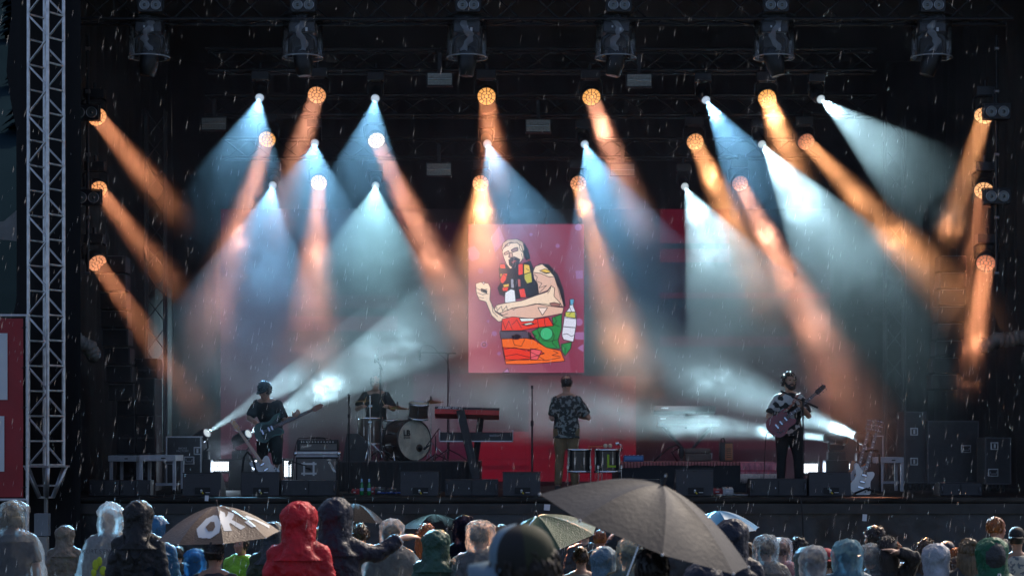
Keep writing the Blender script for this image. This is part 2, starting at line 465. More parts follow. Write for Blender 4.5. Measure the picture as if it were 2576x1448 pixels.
# --- red banner at the far left
bt = thing('red_banner', 'red banner with white lettering in a metal frame beside the truss tower', 'banner', (W(64,1250,28.4).x, 28.4, G(-7,28.4)))
zb0 = W(0,1253,28.4).z - G(-7,28.4); zb1 = W(0,797,28.4).z - G(-7,28.4)
redv = mat('red_banner_vinyl', (.30,.012,.018), .45, 0, .15, 2, bump=.25, bs=3)
m = MB(); nb = 24
for j in range(nb+1):
    for i in range(nb+1):
        x = -2.4+2.37*i/nb; z = zb0+.02+(zb1-.04-zb0)*j/nb
        m.v.append((x, -.01+.012*mnoise.noise(Vector((x*3, z*2, 0))), z))
for j in range(nb):
    for i in range(nb):
        m.f.append((j*25+i, j*25+i+1, (j+1)*25+i+1, (j+1)*25+i)); m.mi.append(0); m.sm.append(True)
m.build('vinyl_sheet', redv, bt)
fm = MB().tube((0.02,0.03,0),(0.02,0.03,zb1+.03),.025).tube((-2.42,0.03,0),(-2.42,0.03,zb1+.03),.025).tube((-2.42,0.03,zb1+.02),(.02,.03,zb1+.02),.022).tube((-2.42,0.03,zb0-.02),(.02,.03,zb0-.02),.022)
fm.build('frame', alu_dark, bt)
whitev = mat('white_banner_print', (.62,.64,.66), .5, 0, .06, 3)
def zpx(y): return W(0,y,28.4).z - G(-7,28.4)
def xpx(x): return W(x,0,28.4).x - W(64,0,28.4).x
m = MB()
m.bx(-1.9, xpx(20), -.032,-.026, zpx(1005), zpx(838)); m.bx(-1.9, xpx(12), -.032,-.026, zpx(1185), zpx(1046)); m.bx(-1.9,-1.3,-.031,-.027,zpx(1046),zpx(1005))
m.build('white_lettering', whitev, bt)
m = MB()
for k in range(5):
    z = zb0+.15+(zb1-zb0-.3)*k/4; m.tube((-.05,-.02,z),(.03,.02,z+.01),.006,None,6)
m.build('eyelet_tie', rubber, bt)
# tarpaulin tent and grey sheet left of the tower
tarp = MB()
n = 18
for j in range(n+1):
    for i in range(n+1):
        u = i/n; v = j/n
        x = -9.4+2.35*u; z = .1+(4.15-1.0*(1-u)*0-.5*u)*v
        tarp.v.append((x, 31.2+.12*mnoise.noise(Vector((x*2,z*1.3,1)))+.3*(1-v), z+.25*mnoise.noise(Vector((x*1.5,0,4)))*v))
for j in range(n):
    for i in range(n):
        tarp.f.append((j*(n+1)+i, j*(n+1)+i+1, (j+1)*(n+1)+i+1, (j+1)*(n+1)+i)); tarp.mi.append(0); tarp.sm.append(True)
tag(tarp.build('black_tarpaulin', wetcloth), 'black tarpaulin draped over scaffolding behind the red banner', 'tarpaulin')
gs = MB(); q0 = [W(-20,600,30.6), W(60,608,30.6), W(62,500,30.6), W(40,530,30.6), W(10,556,30.6), W(-20,560,30.6)]
gs.add(q0+[v+Vector((0,.05,0)) for v in q0], [(0,1,2,3,4,5),(11,10,9,8,7,6)]+[(i,(i+1)%6,6+(i+1)%6,6+i) for i in range(6)])
tag(gs.build('grey_sheet', mat('pale_grey_tarp',(.22,.22,.21),.6,0,.2,4,bump=.4,bs=6)), 'pale grey sheet stretched above the black tarpaulin left of the tower', 'sheet')

# --- video wall and hanging screen
def emis(key, col, s=1.0):
    if key in MATS: return MATS[key]
    m_ = bpy.data.materials.new(key); m_.use_nodes = True; nt = m_.node_tree; nt.nodes.clear()
    e = nt.nodes.new('ShaderNodeEmission'); e.inputs[0].default_value = (*col,1); e.inputs[1].default_value = s
    o_ = nt.nodes.new('ShaderNodeOutputMaterial'); nt.links.new(e.outputs[0], o_.inputs[0]); MATS[key] = m_; return m_
VW = 41.6
vw = thing('video_wall', 'wide dark red video wall across the back of the stage', 'video wall', (0, VW, DECK))
def vx(px): return W(px,0,VW).x
def vz(py): return W(0,py,VW).z - DECK
MB().bx(vx(555), vx(2089), .02, .16, 0.0, vz(525)).build('wall_body', emis('wall_black',(.004,.003,.004),1.0), vw)
WALL = [(555,525,725,1234,(.085,.012,.035)), (725,528,1040,1234,(.030,.006,.016)), (725,742,1000,775,(.07,.016,.035)), (725,795,1000,832,(.12,.025,.05)),
        (725,870,1000,900,(.06,.012,.03)), (1040,560,1180,1234,(.035,.008,.022)), (1040,940,1180,1234,(.10,.012,.04)), (1180,560,1470,1234,(.08,.010,.025)),
        (1180,1085,1480,1234,(.34,.006,.028)), (1180,1170,1480,1180,(.20,.004,.02)), (1330,945,1600,1234,(.23,.012,.03)), (1330,1120,1600,1234,(.28,.009,.028)), (1600,525,1660,1234,(.018,.005,.01)),
        (1660,525,1835,612,(.20,.010,.035)), (1660,626,1835,660,(.17,.010,.03)), (1660,664,2089,730,(.03,.006,.012)), (1660,735,2089,750,(.10,.010,.025)),
        (1660,775,2089,840,(.022,.005,.01)), (1660,845,1990,872,(.10,.012,.03)), (1660,880,2089,1234,(.035,.006,.014)), (1700,1000,1990,1130,(.07,.008,.02))]
m = MB(); ms = []
for k, (a,b,c,d,col) in enumerate(WALL):
    m.bx(vx(a), vx(c), .012-.0012*k, .0125-.0012*k, max(.01,vz(d)), min(vz(526),vz(b)), k); ms.append(emis('wall_red_%d' % k, col, .28 if col[0] > .15 else .36))
ms.append(emis('wall_dot', (.15,.010,.022), .32)); kd = len(ms)-1
for r_ in range(6):
    for c_ in range(6):
        cx = 1388+c_*34.5; cz = 968+r_*33
        Mx = MX((vx(cx), -.014, vz(cz)), frame((0,-1,0)))
        m.prism([(S(9.5,VW)*math.cos(2*PI*i/14), S(9.5,VW)*math.sin(2*PI*i/14)) for i in range(14)], .001, Mx, kd)
m.build('wall_image', ms, vw)
m = MB()
for i in range(1, 26):
    x = vx(555)+(vx(2089)-vx(555))*i/26; m.bx(x-.003, x+.003, -.018, -.016, .01, vz(526))
for j in range(1, 12):
    z = vz(526)*j/12; m.bx(vx(555), vx(2089), -.0185, -.0165, z-.003, z+.003)
m.build('panel_joint', emis('wall_black',(.004,.003,.004),1.0), vw)
m = MB().bx(vx(560),vx(2085),.16,.25,vz(525)-.1,vz(525)); m.build('wall_frame', black_metal, vw)

SY = 39.6
scn = thing('hanging_screen', 'bright upright video screen showing a cartoon figure with bottles', 'video screen', (0, SY, 0))
def cx8(x): return W(1151+x*.2866, 0, SY).x
def cz8(y): return W(0, 540.9+y*.2866, SY).z
MB().bx(cx8(92), cx8(1112), .01, .09, cz8(1384), cz8(78)).build('screen_body', black_plastic, scn)
ART = []
def art(col, *pts): ART.append((col, list(pts)))
def circ(col, x, y, r, n=16): ART.append((col, [(x+r*math.cos(2*PI*i/n), y+r*math.sin(2*PI*i/n)) for i in range(n)]))
INK = (.02,.012,.02); CREAM=(.95,.72,.55); SKIN=(.80,.50,.40); RED=(.85,.05,.03); ORG=(.95,.16,.03); YEL=(.85,.55,.08); GRN=(.03,.26,.07); LIL=(.34,.14,.32)
art((.25,.038,.08), (95,80),(1110,80),(1110,1382),(95,1382))
art((.28,.06,.115), (95,80),(560,80),(900,700),(1000,1382),(95,1382))
art((.32,.085,.14), (95,600),(400,900),(800,1382),(95,1382))
art(LIL, (365,95),(290,200),(330,330),(415,225)); art(LIL, (80,290),(150,270),(195,330),(190,380),(130,405),(95,380))
for a in ((203,490,25),(645,170,14),(878,270,18),(1060,108,30),(323,1038,22),(1066,938,32),(268,930,12)): circ(LIL, *a)
art(LIL, (1035,490),(1100,485),(1100,555),(1042,560)); art(LIL, (1028,1028),(1108,1025),(1108,1092),(1030,1088)); art(LIL,(1050,1165),(1105,1130),(1105,1200)); art(LIL,(345,1215),(365,1195),(385,1212),(362,1235)); art((.5,.25,.5),(395,1380),(440,1340),(455,1380))
circ(LIL, 233, 1135, 30); circ((.30,.09,.15), 233, 1135, 17)
art(INK, (360,470),(385,420),(440,440),(560,425),(640,400),(665,460),(700,560),(720,690),(640,720),(500,740),(370,700),(350,640),(372,600))
art(INK, (585,240),(620,300),(640,380),(600,400),(575,330))
art(INK, (660,470),(720,425),(800,430),(880,520),(930,650),(950,800),(900,800),(850,600))
art((.62,.45,.33), (388,300),(398,245),(440,216),(520,211),(572,236),(588,300),(570,330),(540,262),(470,238),(420,262),(402,315))
art(CREAM, (392,325),(402,290),(450,248),(520,242),(560,272),(577,330),(582,380),(540,422),(500,455),(462,472),(430,432),(408,380))
art(INK, (446,392),(500,362),(552,388),(535,440),(480,462),(452,438)); art((.45,.08,.08),(468,410),(510,390),(525,405),(480,428))
art((.55,.33,.27), (408,332),(448,312),(455,336),(414,352)); art((.35,.2,.2), (470,304),(520,284),(532,312),(482,328)); art((.6,.35,.28),(455,330),(478,330),(488,372),(455,372))
art(RED, (370,432),(415,428),(424,470),(374,470)); art(RED, (372,560),(400,512),(440,512),(425,570),(398,602),(378,592)); art(YEL,(372,516),(396,512),(378,556))
art(RED, (532,430),(575,425),(575,522),(532,530)); art(YEL, (582,430),(630,438),(642,500),(582,520)); art((.55,.5,.06), (585,522),(648,500),(656,588),(610,602),(586,562)); art(RED,(605,385),(632,390),(632,412))
art(RED, (392,636),(450,628),(440,668),(396,668)); art(RED, (536,650),(588,642),(604,722),(552,724)); art(YEL,(400,610),(455,600),(450,628),(405,636)); art((.4,.42,.5),(465,560),(492,560),(498,640),(470,640)); art((.5,.12,.12),(525,560),(552,560),(556,630),(530,630))
art((.85,.88,.95), (415,682),(470,648),(502,660),(512,762),(415,770))
art(CREAM, (160,602),(200,588),(272,600),(290,642),(282,742),(332,850),(400,892),(480,902),(360,936),(300,882),(250,762),(190,742),(164,682))
art((.75,.8,.9),(212,588),(240,585),(232,612)); art(INK,(205,640),(262,660),(258,690),(205,672))
art(SKIN, (660,502),(730,512),(852,545),(892,650),(934,805),(915,800),(845,712),(850,640),(820,622),(790,662),(712,692),(702,602),(672,562))
art(CREAM, (660,502),(682,450),(742,430),(792,470),(852,542),(800,542),(730,512)); art(YEL,(720,488),(770,472),(830,500),(778,508)); art(INK,(720,496),(778,508),(830,502),(780,518))
art(SKIN, (370,862),(420,840),(500,812),(600,800),(700,780),(820,800),(932,812),(920,862),(820,882),(682,906),(500,906),(400,892))
art(CREAM, (320,832),(340,790),(420,772),(560,752),(700,702),(790,672),(822,620),(852,642),(846,712),(902,772),(916,800),(820,800),(700,780),(600,800),(500,812),(420,840),(370,862))
art((.35,.16,.14),(806,775),(850,766),(905,780),(890,800),(830,802))
art(GRN, (650,1022),(720,985),(842,972),(830,900),(915,868),(912,1000),(882,1100),(902,1172),(782,1168),(690,1092)); art(GRN,(908,1132),(1002,1112),(992,1172),(942,1236),(915,1192))
circ((.06,.50,.22), 780, 1040, 56)
art(RED, (390,912),(482,892),(690,912),(800,896),(842,972),(702,986),(560,1012),(385,1015)); art((.8,.85,.85),(540,905),(680,905),(660,930),(560,935)); art((.7,.9,.8),(570,958),(640,942),(672,952),(600,966))
art((.10,.08,.12), (368,1020),(590,1015),(645,1040),(640,1085),(380,1086)); art(INK,(620,1030),(680,1090),(665,1175),(628,1120))
art(ORG, (386,1086),(600,1080),(668,1092),(780,1162),(905,1190),(942,1280),(770,1296),(600,1308),(424,1308),(400,1200))
art(RED, (398,1160),(640,1180),(760,1210),(620,1270),(420,1268)); art((.85,.12,.15),(640,1170),(740,1190),(700,1270),(640,1270)); art(INK,(470,1060),(520,1042),(560,1060),(535,1092),(490,1092))
art((.75,.76,.9), (985,742),(1022,742),(1016,802),(1042,862),(1042,962),(1016,1112),(930,1092),(914,1052),(942,862),(982,812)); art((.12,.38,.6),(984,738),(1024,738),(1018,782),(990,792)); art((.6,.6,.1),(946,850),(1032,850),(1036,905),(946,892)); art(INK,(925,975),(1038,985),(1036,992),(925,982))
art((.95,.75,.68),(705,812),(790,812),(745,880))
mm = MB(); amats = []; akey = {}
def amat(c):
    if c not in akey:
        akey[c] = len(amats); amats.append(emis('art_%d' % len(amats), c, .80))
    return akey[c]
def clampx(x): return max(95, min(1110, x))
for k, (col, pts) in enumerate(ART):
    d = -.0006*k
    vs = [(cx8(clampx(x)), d, cz8(y)) for x, y in pts]; mm.add(vs, [list(range(len(vs)))], amat(col))
    if k > 2 and col not in (LIL,) and col != INK:
        n = len(pts); ik = amat(INK)
        for i in range(n):
            a = Vector(vs[i]); b = Vector(vs[(i+1)%n]); dd = (b-a)
            if dd.length < 1e-6: continue
            t = Vector((-dd.z,0,dd.x)).normalized()*.0065; o_ = Vector((0,-.0003,0))
            mm.add([a+t+o_, b+t+o_, b-t+o_, a-t+o_], [(0,1,2,3)], ik)
def stroke(w, *pts):
    ik = amat(INK); P_ = [Vector((cx8(x), -.06, cz8(y))) for x, y in pts]
    for a, b in zip(P_, P_[1:]):
        dd = b-a; t_ = Vector((-dd.z,0,dd.x)).normalized()*w; mm.add([a+t_-dd*.04, b+t_+dd*.04, b-t_+dd*.04, a-t_-dd*.04], [(0,1,2,3)], ik)
for pts in [((405,345),(425,325),(450,318)),((470,318),(495,292),(525,285),(535,300)),((455,330),(448,372),(470,380),(485,372)),((470,405),(495,395),(520,400)),((560,340),(570,380),(560,410)),((398,300),(420,280),(450,270),(470,240)),((540,262),(548,300),(570,330)),
            ((340,800),(350,840),(385,800),(395,842),(430,800),(440,838),(480,815),(490,835),(520,810)),((520,815),(600,800),(680,780),(760,778),(810,790)),((670,520),(700,545),(690,580),(740,600),(715,640),(780,620),(720,680)),((850,545),(880,640),(905,740)),((820,625),(810,660),(790,690)),
            ((165,640),(200,660),(260,650)),((170,680),(220,700),(270,690)),((180,720),(230,730)),((300,780),(310,850),(350,890)),((360,860),(400,880),(440,865)),
            ((395,930),(420,1000),(450,930),(480,1000)),((480,960),(520,920),(560,990)),((560,960),(620,975),(690,950)),((700,915),(710,980)),((760,905),(770,975)),((800,905),(830,950)),
            ((400,1180),(500,1160),(600,1190),(700,1170)),((405,1240),(520,1220),(640,1250),(760,1215)),((430,1280),(600,1262),(780,1275),(900,1250)),((480,1080),(500,1140),(560,1150),(590,1090)),((620,1190),(700,1230),(760,1270)),((840,1190),(880,1210),(830,1230),(900,1240)),
            ((700,1000),(720,1060),(700,1130)),((820,1000),(850,1060),(830,1120),(870,1160)),((740,1100),(800,1110),(880,1090)),((660,1040),(690,1060),(665,1080),(700,1090)),((850,890),(870,930),(845,960),(895,980)),((920,1140),(950,1180),(940,1220)),
            ((985,812),(1000,850),(975,880)),((920,1050),(960,1040),(1000,1065),(1030,1050)),((945,905),(1035,910)),((440,480),(460,520),(440,560)),((490,470),(510,540),(490,600)),((560,560),(580,620),(620,640)),((400,520),(430,540)),((600,470),(630,490)),((370,650),(420,690),(400,720))]: stroke(.0055, *pts)
mm.build('screen_image', amats, scn)
for px in (130, 450, 780, 1080):
    MB().tube((cx8(px), .06, cz8(78)), (cx8(px), .06, cz8(78)+.55), .012, None, 6).bx(cx8(px)-.03, cx8(px)+.03, 0, .08, cz8(78)+.002, cz8(78)+.12).build('hanging_bracket', black_metal, scn)
# ------------------------------------------------------------------ stage lamps (every lit lamp has its own light)
BLUE = (.26, .62, 1.0); TEAL = (.40, .80, .95); WHITE = (.55, .87, 1.0)
AMB = (1.0, .35, .16); AMB2 = (1.0, .40, .16); PINK = (1.0, .40, .24)
def falloff(ld, out='Linear'):
    ld.use_nodes = True; nt = ld.node_tree; nt.nodes.clear()
    fo = nt.nodes.new('ShaderNodeLightFalloff'); fo.inputs['Strength'].default_value = 1.0
    em = nt.nodes.new('ShaderNodeEmission'); o = nt.nodes.new('ShaderNodeOutputLight')
    ad = nt.nodes.new('ShaderNodeMath'); ad.operation = 'MULTIPLY_ADD'; ad.inputs[1].default_value = .12
    f4 = nt.nodes.new('ShaderNodeMath'); f4.operation = 'MULTIPLY'; f4.inputs[1].default_value = 4.0; nt.links.new(fo.outputs['Quadratic'], f4.inputs[0])
    nt.links.new(fo.outputs['Linear'], ad.inputs[0]); nt.links.new(f4.outputs[0], ad.inputs[2])
    nt.links.new(ad.outputs[0], em.inputs['Strength']); nt.links.new(em.outputs[0], o.inputs[0])
def lens_mat(key, col, s):
    m = emis(key, col, s); m.cycles.emission_sampling = 'NONE'; return m
def add_light(ld, pos, d, parent, name):
    o = bpy.data.objects.new(name, ld); COL.objects.link(o)
    o.parent = parent; o.location = pos; o.rotation_euler = Vector(d).to_track_quat('-Z', 'Y').to_euler(); return o
lamp_body = mat('lamp_housing', (.02,.02,.022), .4, .2)
glass_lens = mat('lamp_glass', (.55,.6,.62), .08, 0, coat=.6)
# wash lamp: lens cells shared by all
def sector(r0, r1, a, gap, t):
    n = 5; o = []
    for i in range(n+1):
        th = -a/2+gap/r1/2+(a-gap/r1)*i/n; o.append((r1*math.cos(th), r1*math.sin(th)))
    for i in range(n+1):
        th = a/2-gap/r0/2-(a-gap/r0)*i/n; o.append((r0*math.cos(th), r0*math.sin(th)))
    return MB().prism(o, t)
cellA = MB().prism([(.034*math.cos(PI/3*i), .034*math.sin(PI/3*i)) for i in range(6)], .012)
cellB = sector(.046, .082, PI/3, .015, .012); cellC = sector(.096, .150, PI/6, .015, .012)
def cell_mesh(b, m_):
    me = b.mesh('lens_cell'); me.materials.append(m_); return me
CELLS = {}
def wash_lamp(pos, aim, mount, lens_key, lens_col, ls, col, power, spread, label, side=0, group='round many-celled wash lamps'):
    """mount: 'top' hangs from a truss, 'side' clamps on a pipe"""
    d = (Vector(aim)-Vector(pos)).normalized()
    t = thing('wash_lamp', label, 'stage light', Vector(pos), 0, group)
    A = frame(d, (1,0,0) if abs(d.x) < .9 else (0,0,1))
    hd = MB().lathe([(.0,-.26),(.09,-.26),(.13,-.2),(.165,-.10),(.168,-.004),(.152,-.004),(.152,-.02),(0,-.02)], 22, A.to_4x4()).build('head', lamp_body, t)
    if lens_key not in CELLS:
        lm = lens_mat(lens_key, lens_col, ls); CELLS[lens_key] = [cell_mesh(c, lm) for c in (cellA, cellB, cellC)]
    ca, cb, cc = CELLS[lens_key]
    e = A.to_euler(); off = d*-.016
    put('lens_cell', ca, hd, loc=off, rot=e)
    for k in range(6): put('lens_cell', cb, hd, loc=off, rot=(A @ Matrix.Rotation(PI/3*k,3,'Z')).to_euler())
    for k in range(12): put('lens_cell', cc, hd, loc=off, rot=(A @ Matrix.Rotation(PI/6*(k+.5),3,'Z')).to_euler())
    c = -d*.12
    m = MB()
    if mount == 'top':
        for s in (-1,1): m.path([c+Vector((s*.185,0,0)), c+Vector((s*.195,0,.2)), c+Vector((s*.12,0,.25))], .022, 6)
        m.tube(c+Vector((-.12,0,.25)),c+Vector((.12,0,.25)),.022,None,6); m.build('yoke', lamp_body, t); MB().box(c+Vector((0,0,.32)), (.32,.22,.15)).tube(c+Vector((0,0,.39)), c+Vector((0,0,.5)), .03).build('lamp_base', lamp_body, t, .01)
    else:
        for s in (-1,1): m.path([c+Vector((0,s*.185,0)), c+Vector((side*.18,s*.19,0)), c+Vector((side*.22,s*.1,0))], .022, 6)
        m.build('yoke', lamp_body, t); MB().box(c+Vector((side*.27,0,0)), (.13,.26,.3)).build('lamp_base', lamp_body, t, .01)
    ld = bpy.data.lights.new('wash_light', 'AREA'); ld.shape = 'DISK'; ld.size = .27; ld.spread = R(spread); ld.energy = power; ld.color = col
    falloff(ld); add_light(ld, d*.004, d, t, 'wash_light')
    return t
def beam_lamp(pos, aim, half, col, power, label, floor=False, ls=.55, blend=.05, disc=False):
    d = (Vector(aim)-Vector(pos)).normalized()
    t = thing('beam_lamp', label, 'stage light', Vector(pos), 0, 'small round beam lamps')
    A = frame(d, (1,0,0) if abs(d.x) < .9 else (0,0,1))
    hd = MB().lathe([(0,-.4),(.07,-.4),(.1,-.34),(.105,-.12),(.082,-.005),(.072,-.005),(.07,-.03),(0,-.03)], 20, A.to_4x4()).build('head', lamp_body, t)
    MB().lathe([(.0,.006),(.04,.003),(.068,-.012),(.068,-.02),(0,-.02)], 20, A.to_4x4()).build('lens', lens_mat('beam_lens_%s' % ('w' if col == WHITE else 't' if col == TEAL else 'b'), tuple(.55+.45*c for c in col), ls), hd)
    MB().lathe([(.07,.006),(.078,.006),(.078,-.02),(.07,-.02)], 22, A.to_4x4(), closed=True).build('lens_ring', mat('pale_lens_ring',(.5,.55,.6),.3,.5), hd)
    c = -d*.2; m = MB(); q = -1 if floor else 1
    for s in (-1,1): m.path([c+Vector((s*.12,0,0)), c+Vector((s*.13,0,.17*q)), c+Vector((s*.08,0,.22*q))], .018, 6)
    m.tube(c+Vector((-.08,0,.22*q)),c+Vector((.08,0,.22*q)),.018,None,6); m.build('yoke', lamp_body, t)
    if floor:
        zf = DECK - pos[2]
        MB().bx(c.x-.15,c.x+.15,c.y-.12,c.y+.12,c.z-.36,c.z-.22).bx(c.x-.2,c.x+.2,c.y-.16,c.y+.16,zf,c.z-.36).build('lamp_base', lamp_body, t, .01)
    else:
        MB().box(c+Vector((0,0,.29)), (.28,.2,.14)).tube(c+Vector((0,0,.36)), c+Vector((0,0,.5)), .03).build('lamp_base', lamp_body, t, .01)
    if disc:
        ld = bpy.data.lights.new('beam_light', 'AREA'); ld.shape = 'DISK'; ld.size = .12; ld.spread = 2*R(half); ld.energy = power; ld.color = col
        falloff(ld); add_light(ld, d*.012, d, t, 'beam_light'); return t
    ld = bpy.data.lights.new('beam_light', 'SPOT'); ld.energy = power; ld.color = col; ld.spot_size = 2*R(half); ld.spot_blend = blend; ld.shadow_soft_size = .03
    falloff(ld); add_light(ld, d*.012, d, t, 'beam_light')
    return t
SM = 31.1     # depth at which the beams leave the smoke towards the crowd
# px, py, depth, exit px, exit py, exit depth, half angle, colour, watts, label
PB = 1750.0
BEAMS = [
 (653,246,34, 598,500,SM-.6, 11, BLUE, 1.0,'leftmost small blue lamp of the upper row'),
 (944,248,34, 912,520,SM-.6, 10, BLUE, 1.0,'second small blue lamp of the upper row'),
 (1776,252,34, 1950,540,SM-.4, 9.5, BLUE, 1.3,'small lamp of the upper row right of the hanging screen'),
 (2065,250,34, 2300,440,SM-.4, 9, WHITE, 1.6,'rightmost small lamp of the upper row with a wide pale beam'),
 (792,360,36.4, 765,640,31.2, 10.5, BLUE, 1.0,'leftmost small blue lamp of the middle row'),
 (1226,362,36.4, 1318,640,31.2, 8.5, BLUE, .9,'small blue lamp of the middle row above the hanging screen'),
 (1471,363,36.4, 1590,720,31.2, 10.5, BLUE, 1.0,'small blue lamp of the middle row at the screen right corner'),
 (1917,363,36.4, 2190,760,31.2, 9.5, WHITE, 1.9,'small lamp of the middle row throwing the brightest white beam'),
 (686,466,38.2, 625,830,31.8, 9.5, BLUE, 1.0,'leftmost small blue lamp of the lowest row'),
 (945,467,38.2, 922,760,31.8, 9, TEAL, 1.2,'second small lamp of the lowest row'),
 (1723,469,38.2, 1890,820,31.8, 8.5, WHITE, 1.6,'small lamp of the lowest row right of the hanging screen')]
for (a,b,Y,c,d,Y2,h,col,p,lab) in BEAMS:
    beam_lamp(W(a,b,Y), W(c,d,Y2), h, col, PB*p, lab)
PW = 7.4
WASHES = [
 (245,295,32.5, 470,570,29.9,'top',0,'a',AMB,1.0,'uppermost wash lamp on the left pipe half hidden by a twin lamp'),
 (247,478,32.5, 470,760,29.9,'top',0,'a',AMB,1.0,'middle wash lamp on the left pipe half hidden by a twin lamp'),
 (245,662,32.5, 480,1000,30.4,'top',0,'b',AMB,1.0,'lowest wash lamp on the left pipe in full view'),
 (797,240,34, 715,500,31,'top',0,'a',PINK,.9,'leftmost orange wash lamp of the upper row'),
 (1224,243,34, 1248,440,31,'top',0,'c',AMB,.8,'orange wash lamp of the upper row above the hanging screen'),
 (1488,245,34, 1590,520,31,'top',0,'c',PINK,1.1,'orange wash lamp of the upper row right above the screen corner'),
 (1930,248,34, 1990,420,31,'top',0,'c',AMB2,1.6,'rightmost golden wash lamp of the upper row'),
 (672,351,36.4, 540,780,31.4,'top',0,'c',PINK,1.0,'leftmost golden wash lamp of the middle row'),
 (947,354,36.4, 1125,735,32.2,'top',0,'d',PINK,1.0,'pale wash lamp of the middle row left of the screen'),
 (1749,357,36.4, 1900,680,31.4,'top',0,'a',AMB2,1.3,'orange wash lamp of the middle row right of the screen'),
 (2028,357,36.4, 2370,720,31.4,'top',0,'e',AMB2,1.4,'dull rightmost wash lamp of the middle row'),
 (802,460,38.2, 782,830,32,'top',0,'f',PINK,.9,'leftmost wash lamp of the lowest row'),
 (1209,461,38.2, 1214,640,32,'top',0,'b',AMB2,1.5,'wash lamp of the lowest row at the screen top left corner'),
 (1455,462,38.2, 1570,880,32,'top',0,'b',AMB2,1.0,'wash lamp of the lowest row at the screen top right corner'),
 (1862,462,38.2, 2100,930,32,'top',0,'e',PINK,1.4,'dull rightmost wash lamp of the lowest row'),
 (2475,292,32.5, 2385,600,30.4,'top',0,'g',AMB2,1.0,'uppermost wash lamp on the right pipe half hidden by a twin lamp'),
 (2475,480,32.5, 2440,720,30.4,'top',0,'g',AMB,.9,'middle wash lamp on the right pipe half hidden by a twin lamp'),
 (2480,662,32.5, 2440,930,30.4,'top',0,'e',AMB,1.2,'lowest wash lamp on the right pipe in full view')]
LENS = {'a':((1,.42,.16),1.5),'b':((1,.40,.20),1.3),'c':((1,.46,.12),1.7),'d':((1,.78,.52),2.4),'e':((1,.36,.22),.8),'f':((1,.58,.34),2.0),'g':((1,.50,.22),1.8)}
for (a,b,Y,c,d,Y2,mnt,sd_,lk,col,p,lab) in WASHES:
    wash_lamp(W(a,b,Y), W(c,d,Y2), mnt, 'wash_lens_'+lk, LENS[lk][0], LENS[lk][1]*.45, col, PW*p, 8.5, lab, sd_)
FL = [(521,1088,33.6, 860,870,31.4,5,WHITE,1.0,'floor beam lamp at the far left beside the flight case'),
      (625,1090,34.6, 1130,790,31.4,7.5,WHITE,1.7,'floor beam lamp behind the white guitar on its stand'),
      (2157,1097,33.6, 1480,840,40.8,9,WHITE,.011,'right floor beam lamp beside the guitar pair'),
      (2075,1100,34.6, 1420,1030,37.0,7.5,WHITE,.009,'floor beam lamp just right of the guitarist')]
for (a,b,Y,c,d,Y2,h,col,p,lab) in FL:
    beam_lamp(W(a,b,Y), W(c,d,Y2), h, col, PB*p, lab, floor=True, ls=.7, disc=p < .1)
# floor strobes
strobe_white = lens_mat('strobe_bulb', (.85,.93,1.0), 3.0)
for (a,b,w,h,Y,p,lab) in [(553,1172,50,24,34.6,1,'lit strobe panel at the left below the drifting smoke'),(634,1168,26,24,35.0,.7,'lit strobe panel behind the white guitar body'),
                      (2037,1177,40,24,34.8,1,'lit strobe panel just right of the guitarist legs'),(2117,1177,44,24,34.8,1,'lit strobe panel behind the far right monitor'),(724,1178,18,40,35.0,.6,'narrow lit strobe panel behind the microphone stand at the amplifier')]:
    c = W(a,b,Y); t = thing('strobe_panel', lab, 'stage light', (c.x, Y, DECK), 0, 'floor strobe panels')
    ww, hh = S(w,Y), S(h,Y); z = c.z-DECK
    MB().bx(-ww/2-.04, ww/2+.04, .0, .14, z-hh/2-.04, z+hh/2+.04).build('housing', lamp_body, t, .008)
    MB().bx(-ww/2-.06,-ww/2-.03,.05,.1,0,z).bx(ww/2+.03,ww/2+.06,.05,.1,0,z).bx(-ww/2-.06,ww/2+.06,-.1,.2,0,.02).build('foot_bracket', lamp_body, t)
    m = MB(); nx_ = max(2,round(w/6)); nz_ = max(2,round(h/6))
    for i in range(nx_):
        for j in range(nz_):
            m.ball((-ww/2+ww*(i+.5)/nx_, -.004, z-hh/2+hh*(j+.5)/nz_), (ww/nx_*.46,.012,hh/nz_*.46), 8, 4)
    m.build('bulbs', strobe_white, t, kind='stuff')
    ld = bpy.data.lights.new('strobe_light','AREA'); ld.shape='RECTANGLE'; ld.size=ww; ld.size_y=hh; ld.energy=6*p; ld.color=(.6,.78,1.0)
    add_light(ld, (0,-.03,z), (0,-1,.12), t, 'strobe_light')
# unlit strobes between the rows
refl = mat('strobe_reflector', (.30,.30,.26), .35, .6, .2, 30)
for (a,b,Y,lab) in [(1106,199,34,'dark strobe in the upper row above the screen left corner'),(1608,202,34,'dark strobe in the upper row right of the screen'),(538,311,36.4,'dark strobe at the left of the middle row'),
                    (1354,316,36.4,'dark strobe straight above the hanging screen'),(1104,426,38.2,'dark strobe of the lowest row left of the screen'),(1566,427,38.2,'dark strobe of the lowest row right of the screen')]:
    c = W(a,b,Y); t = thing('strobe_panel', lab, 'stage light', c, 0, 'unlit strobe panels'); w, h = S(60,Y), S(29,Y)
    MB().bx(-w/2-.02,w/2+.02,.01,.14,-h/2-.02,h/2+.02).build('housing', lamp_body, t, .006)
    m = MB()
    for k in range(5):
        z = -h/2+h*(k+.5)/5; m.bx(-w/2,w/2,-.006-.006*(k%2),.004,z-h/11,z+h/11)
    m.build('reflector', refl, t)
    MB().tube((-w/2,-.02,0),(w/2,-.02,0),.012,None,8).build('flash_tube', glass_lens, t)
    MB().bx(-.03,.03,.03,.1,h/2+.02,h/2+.35).build('hanging_arm', lamp_body, t)
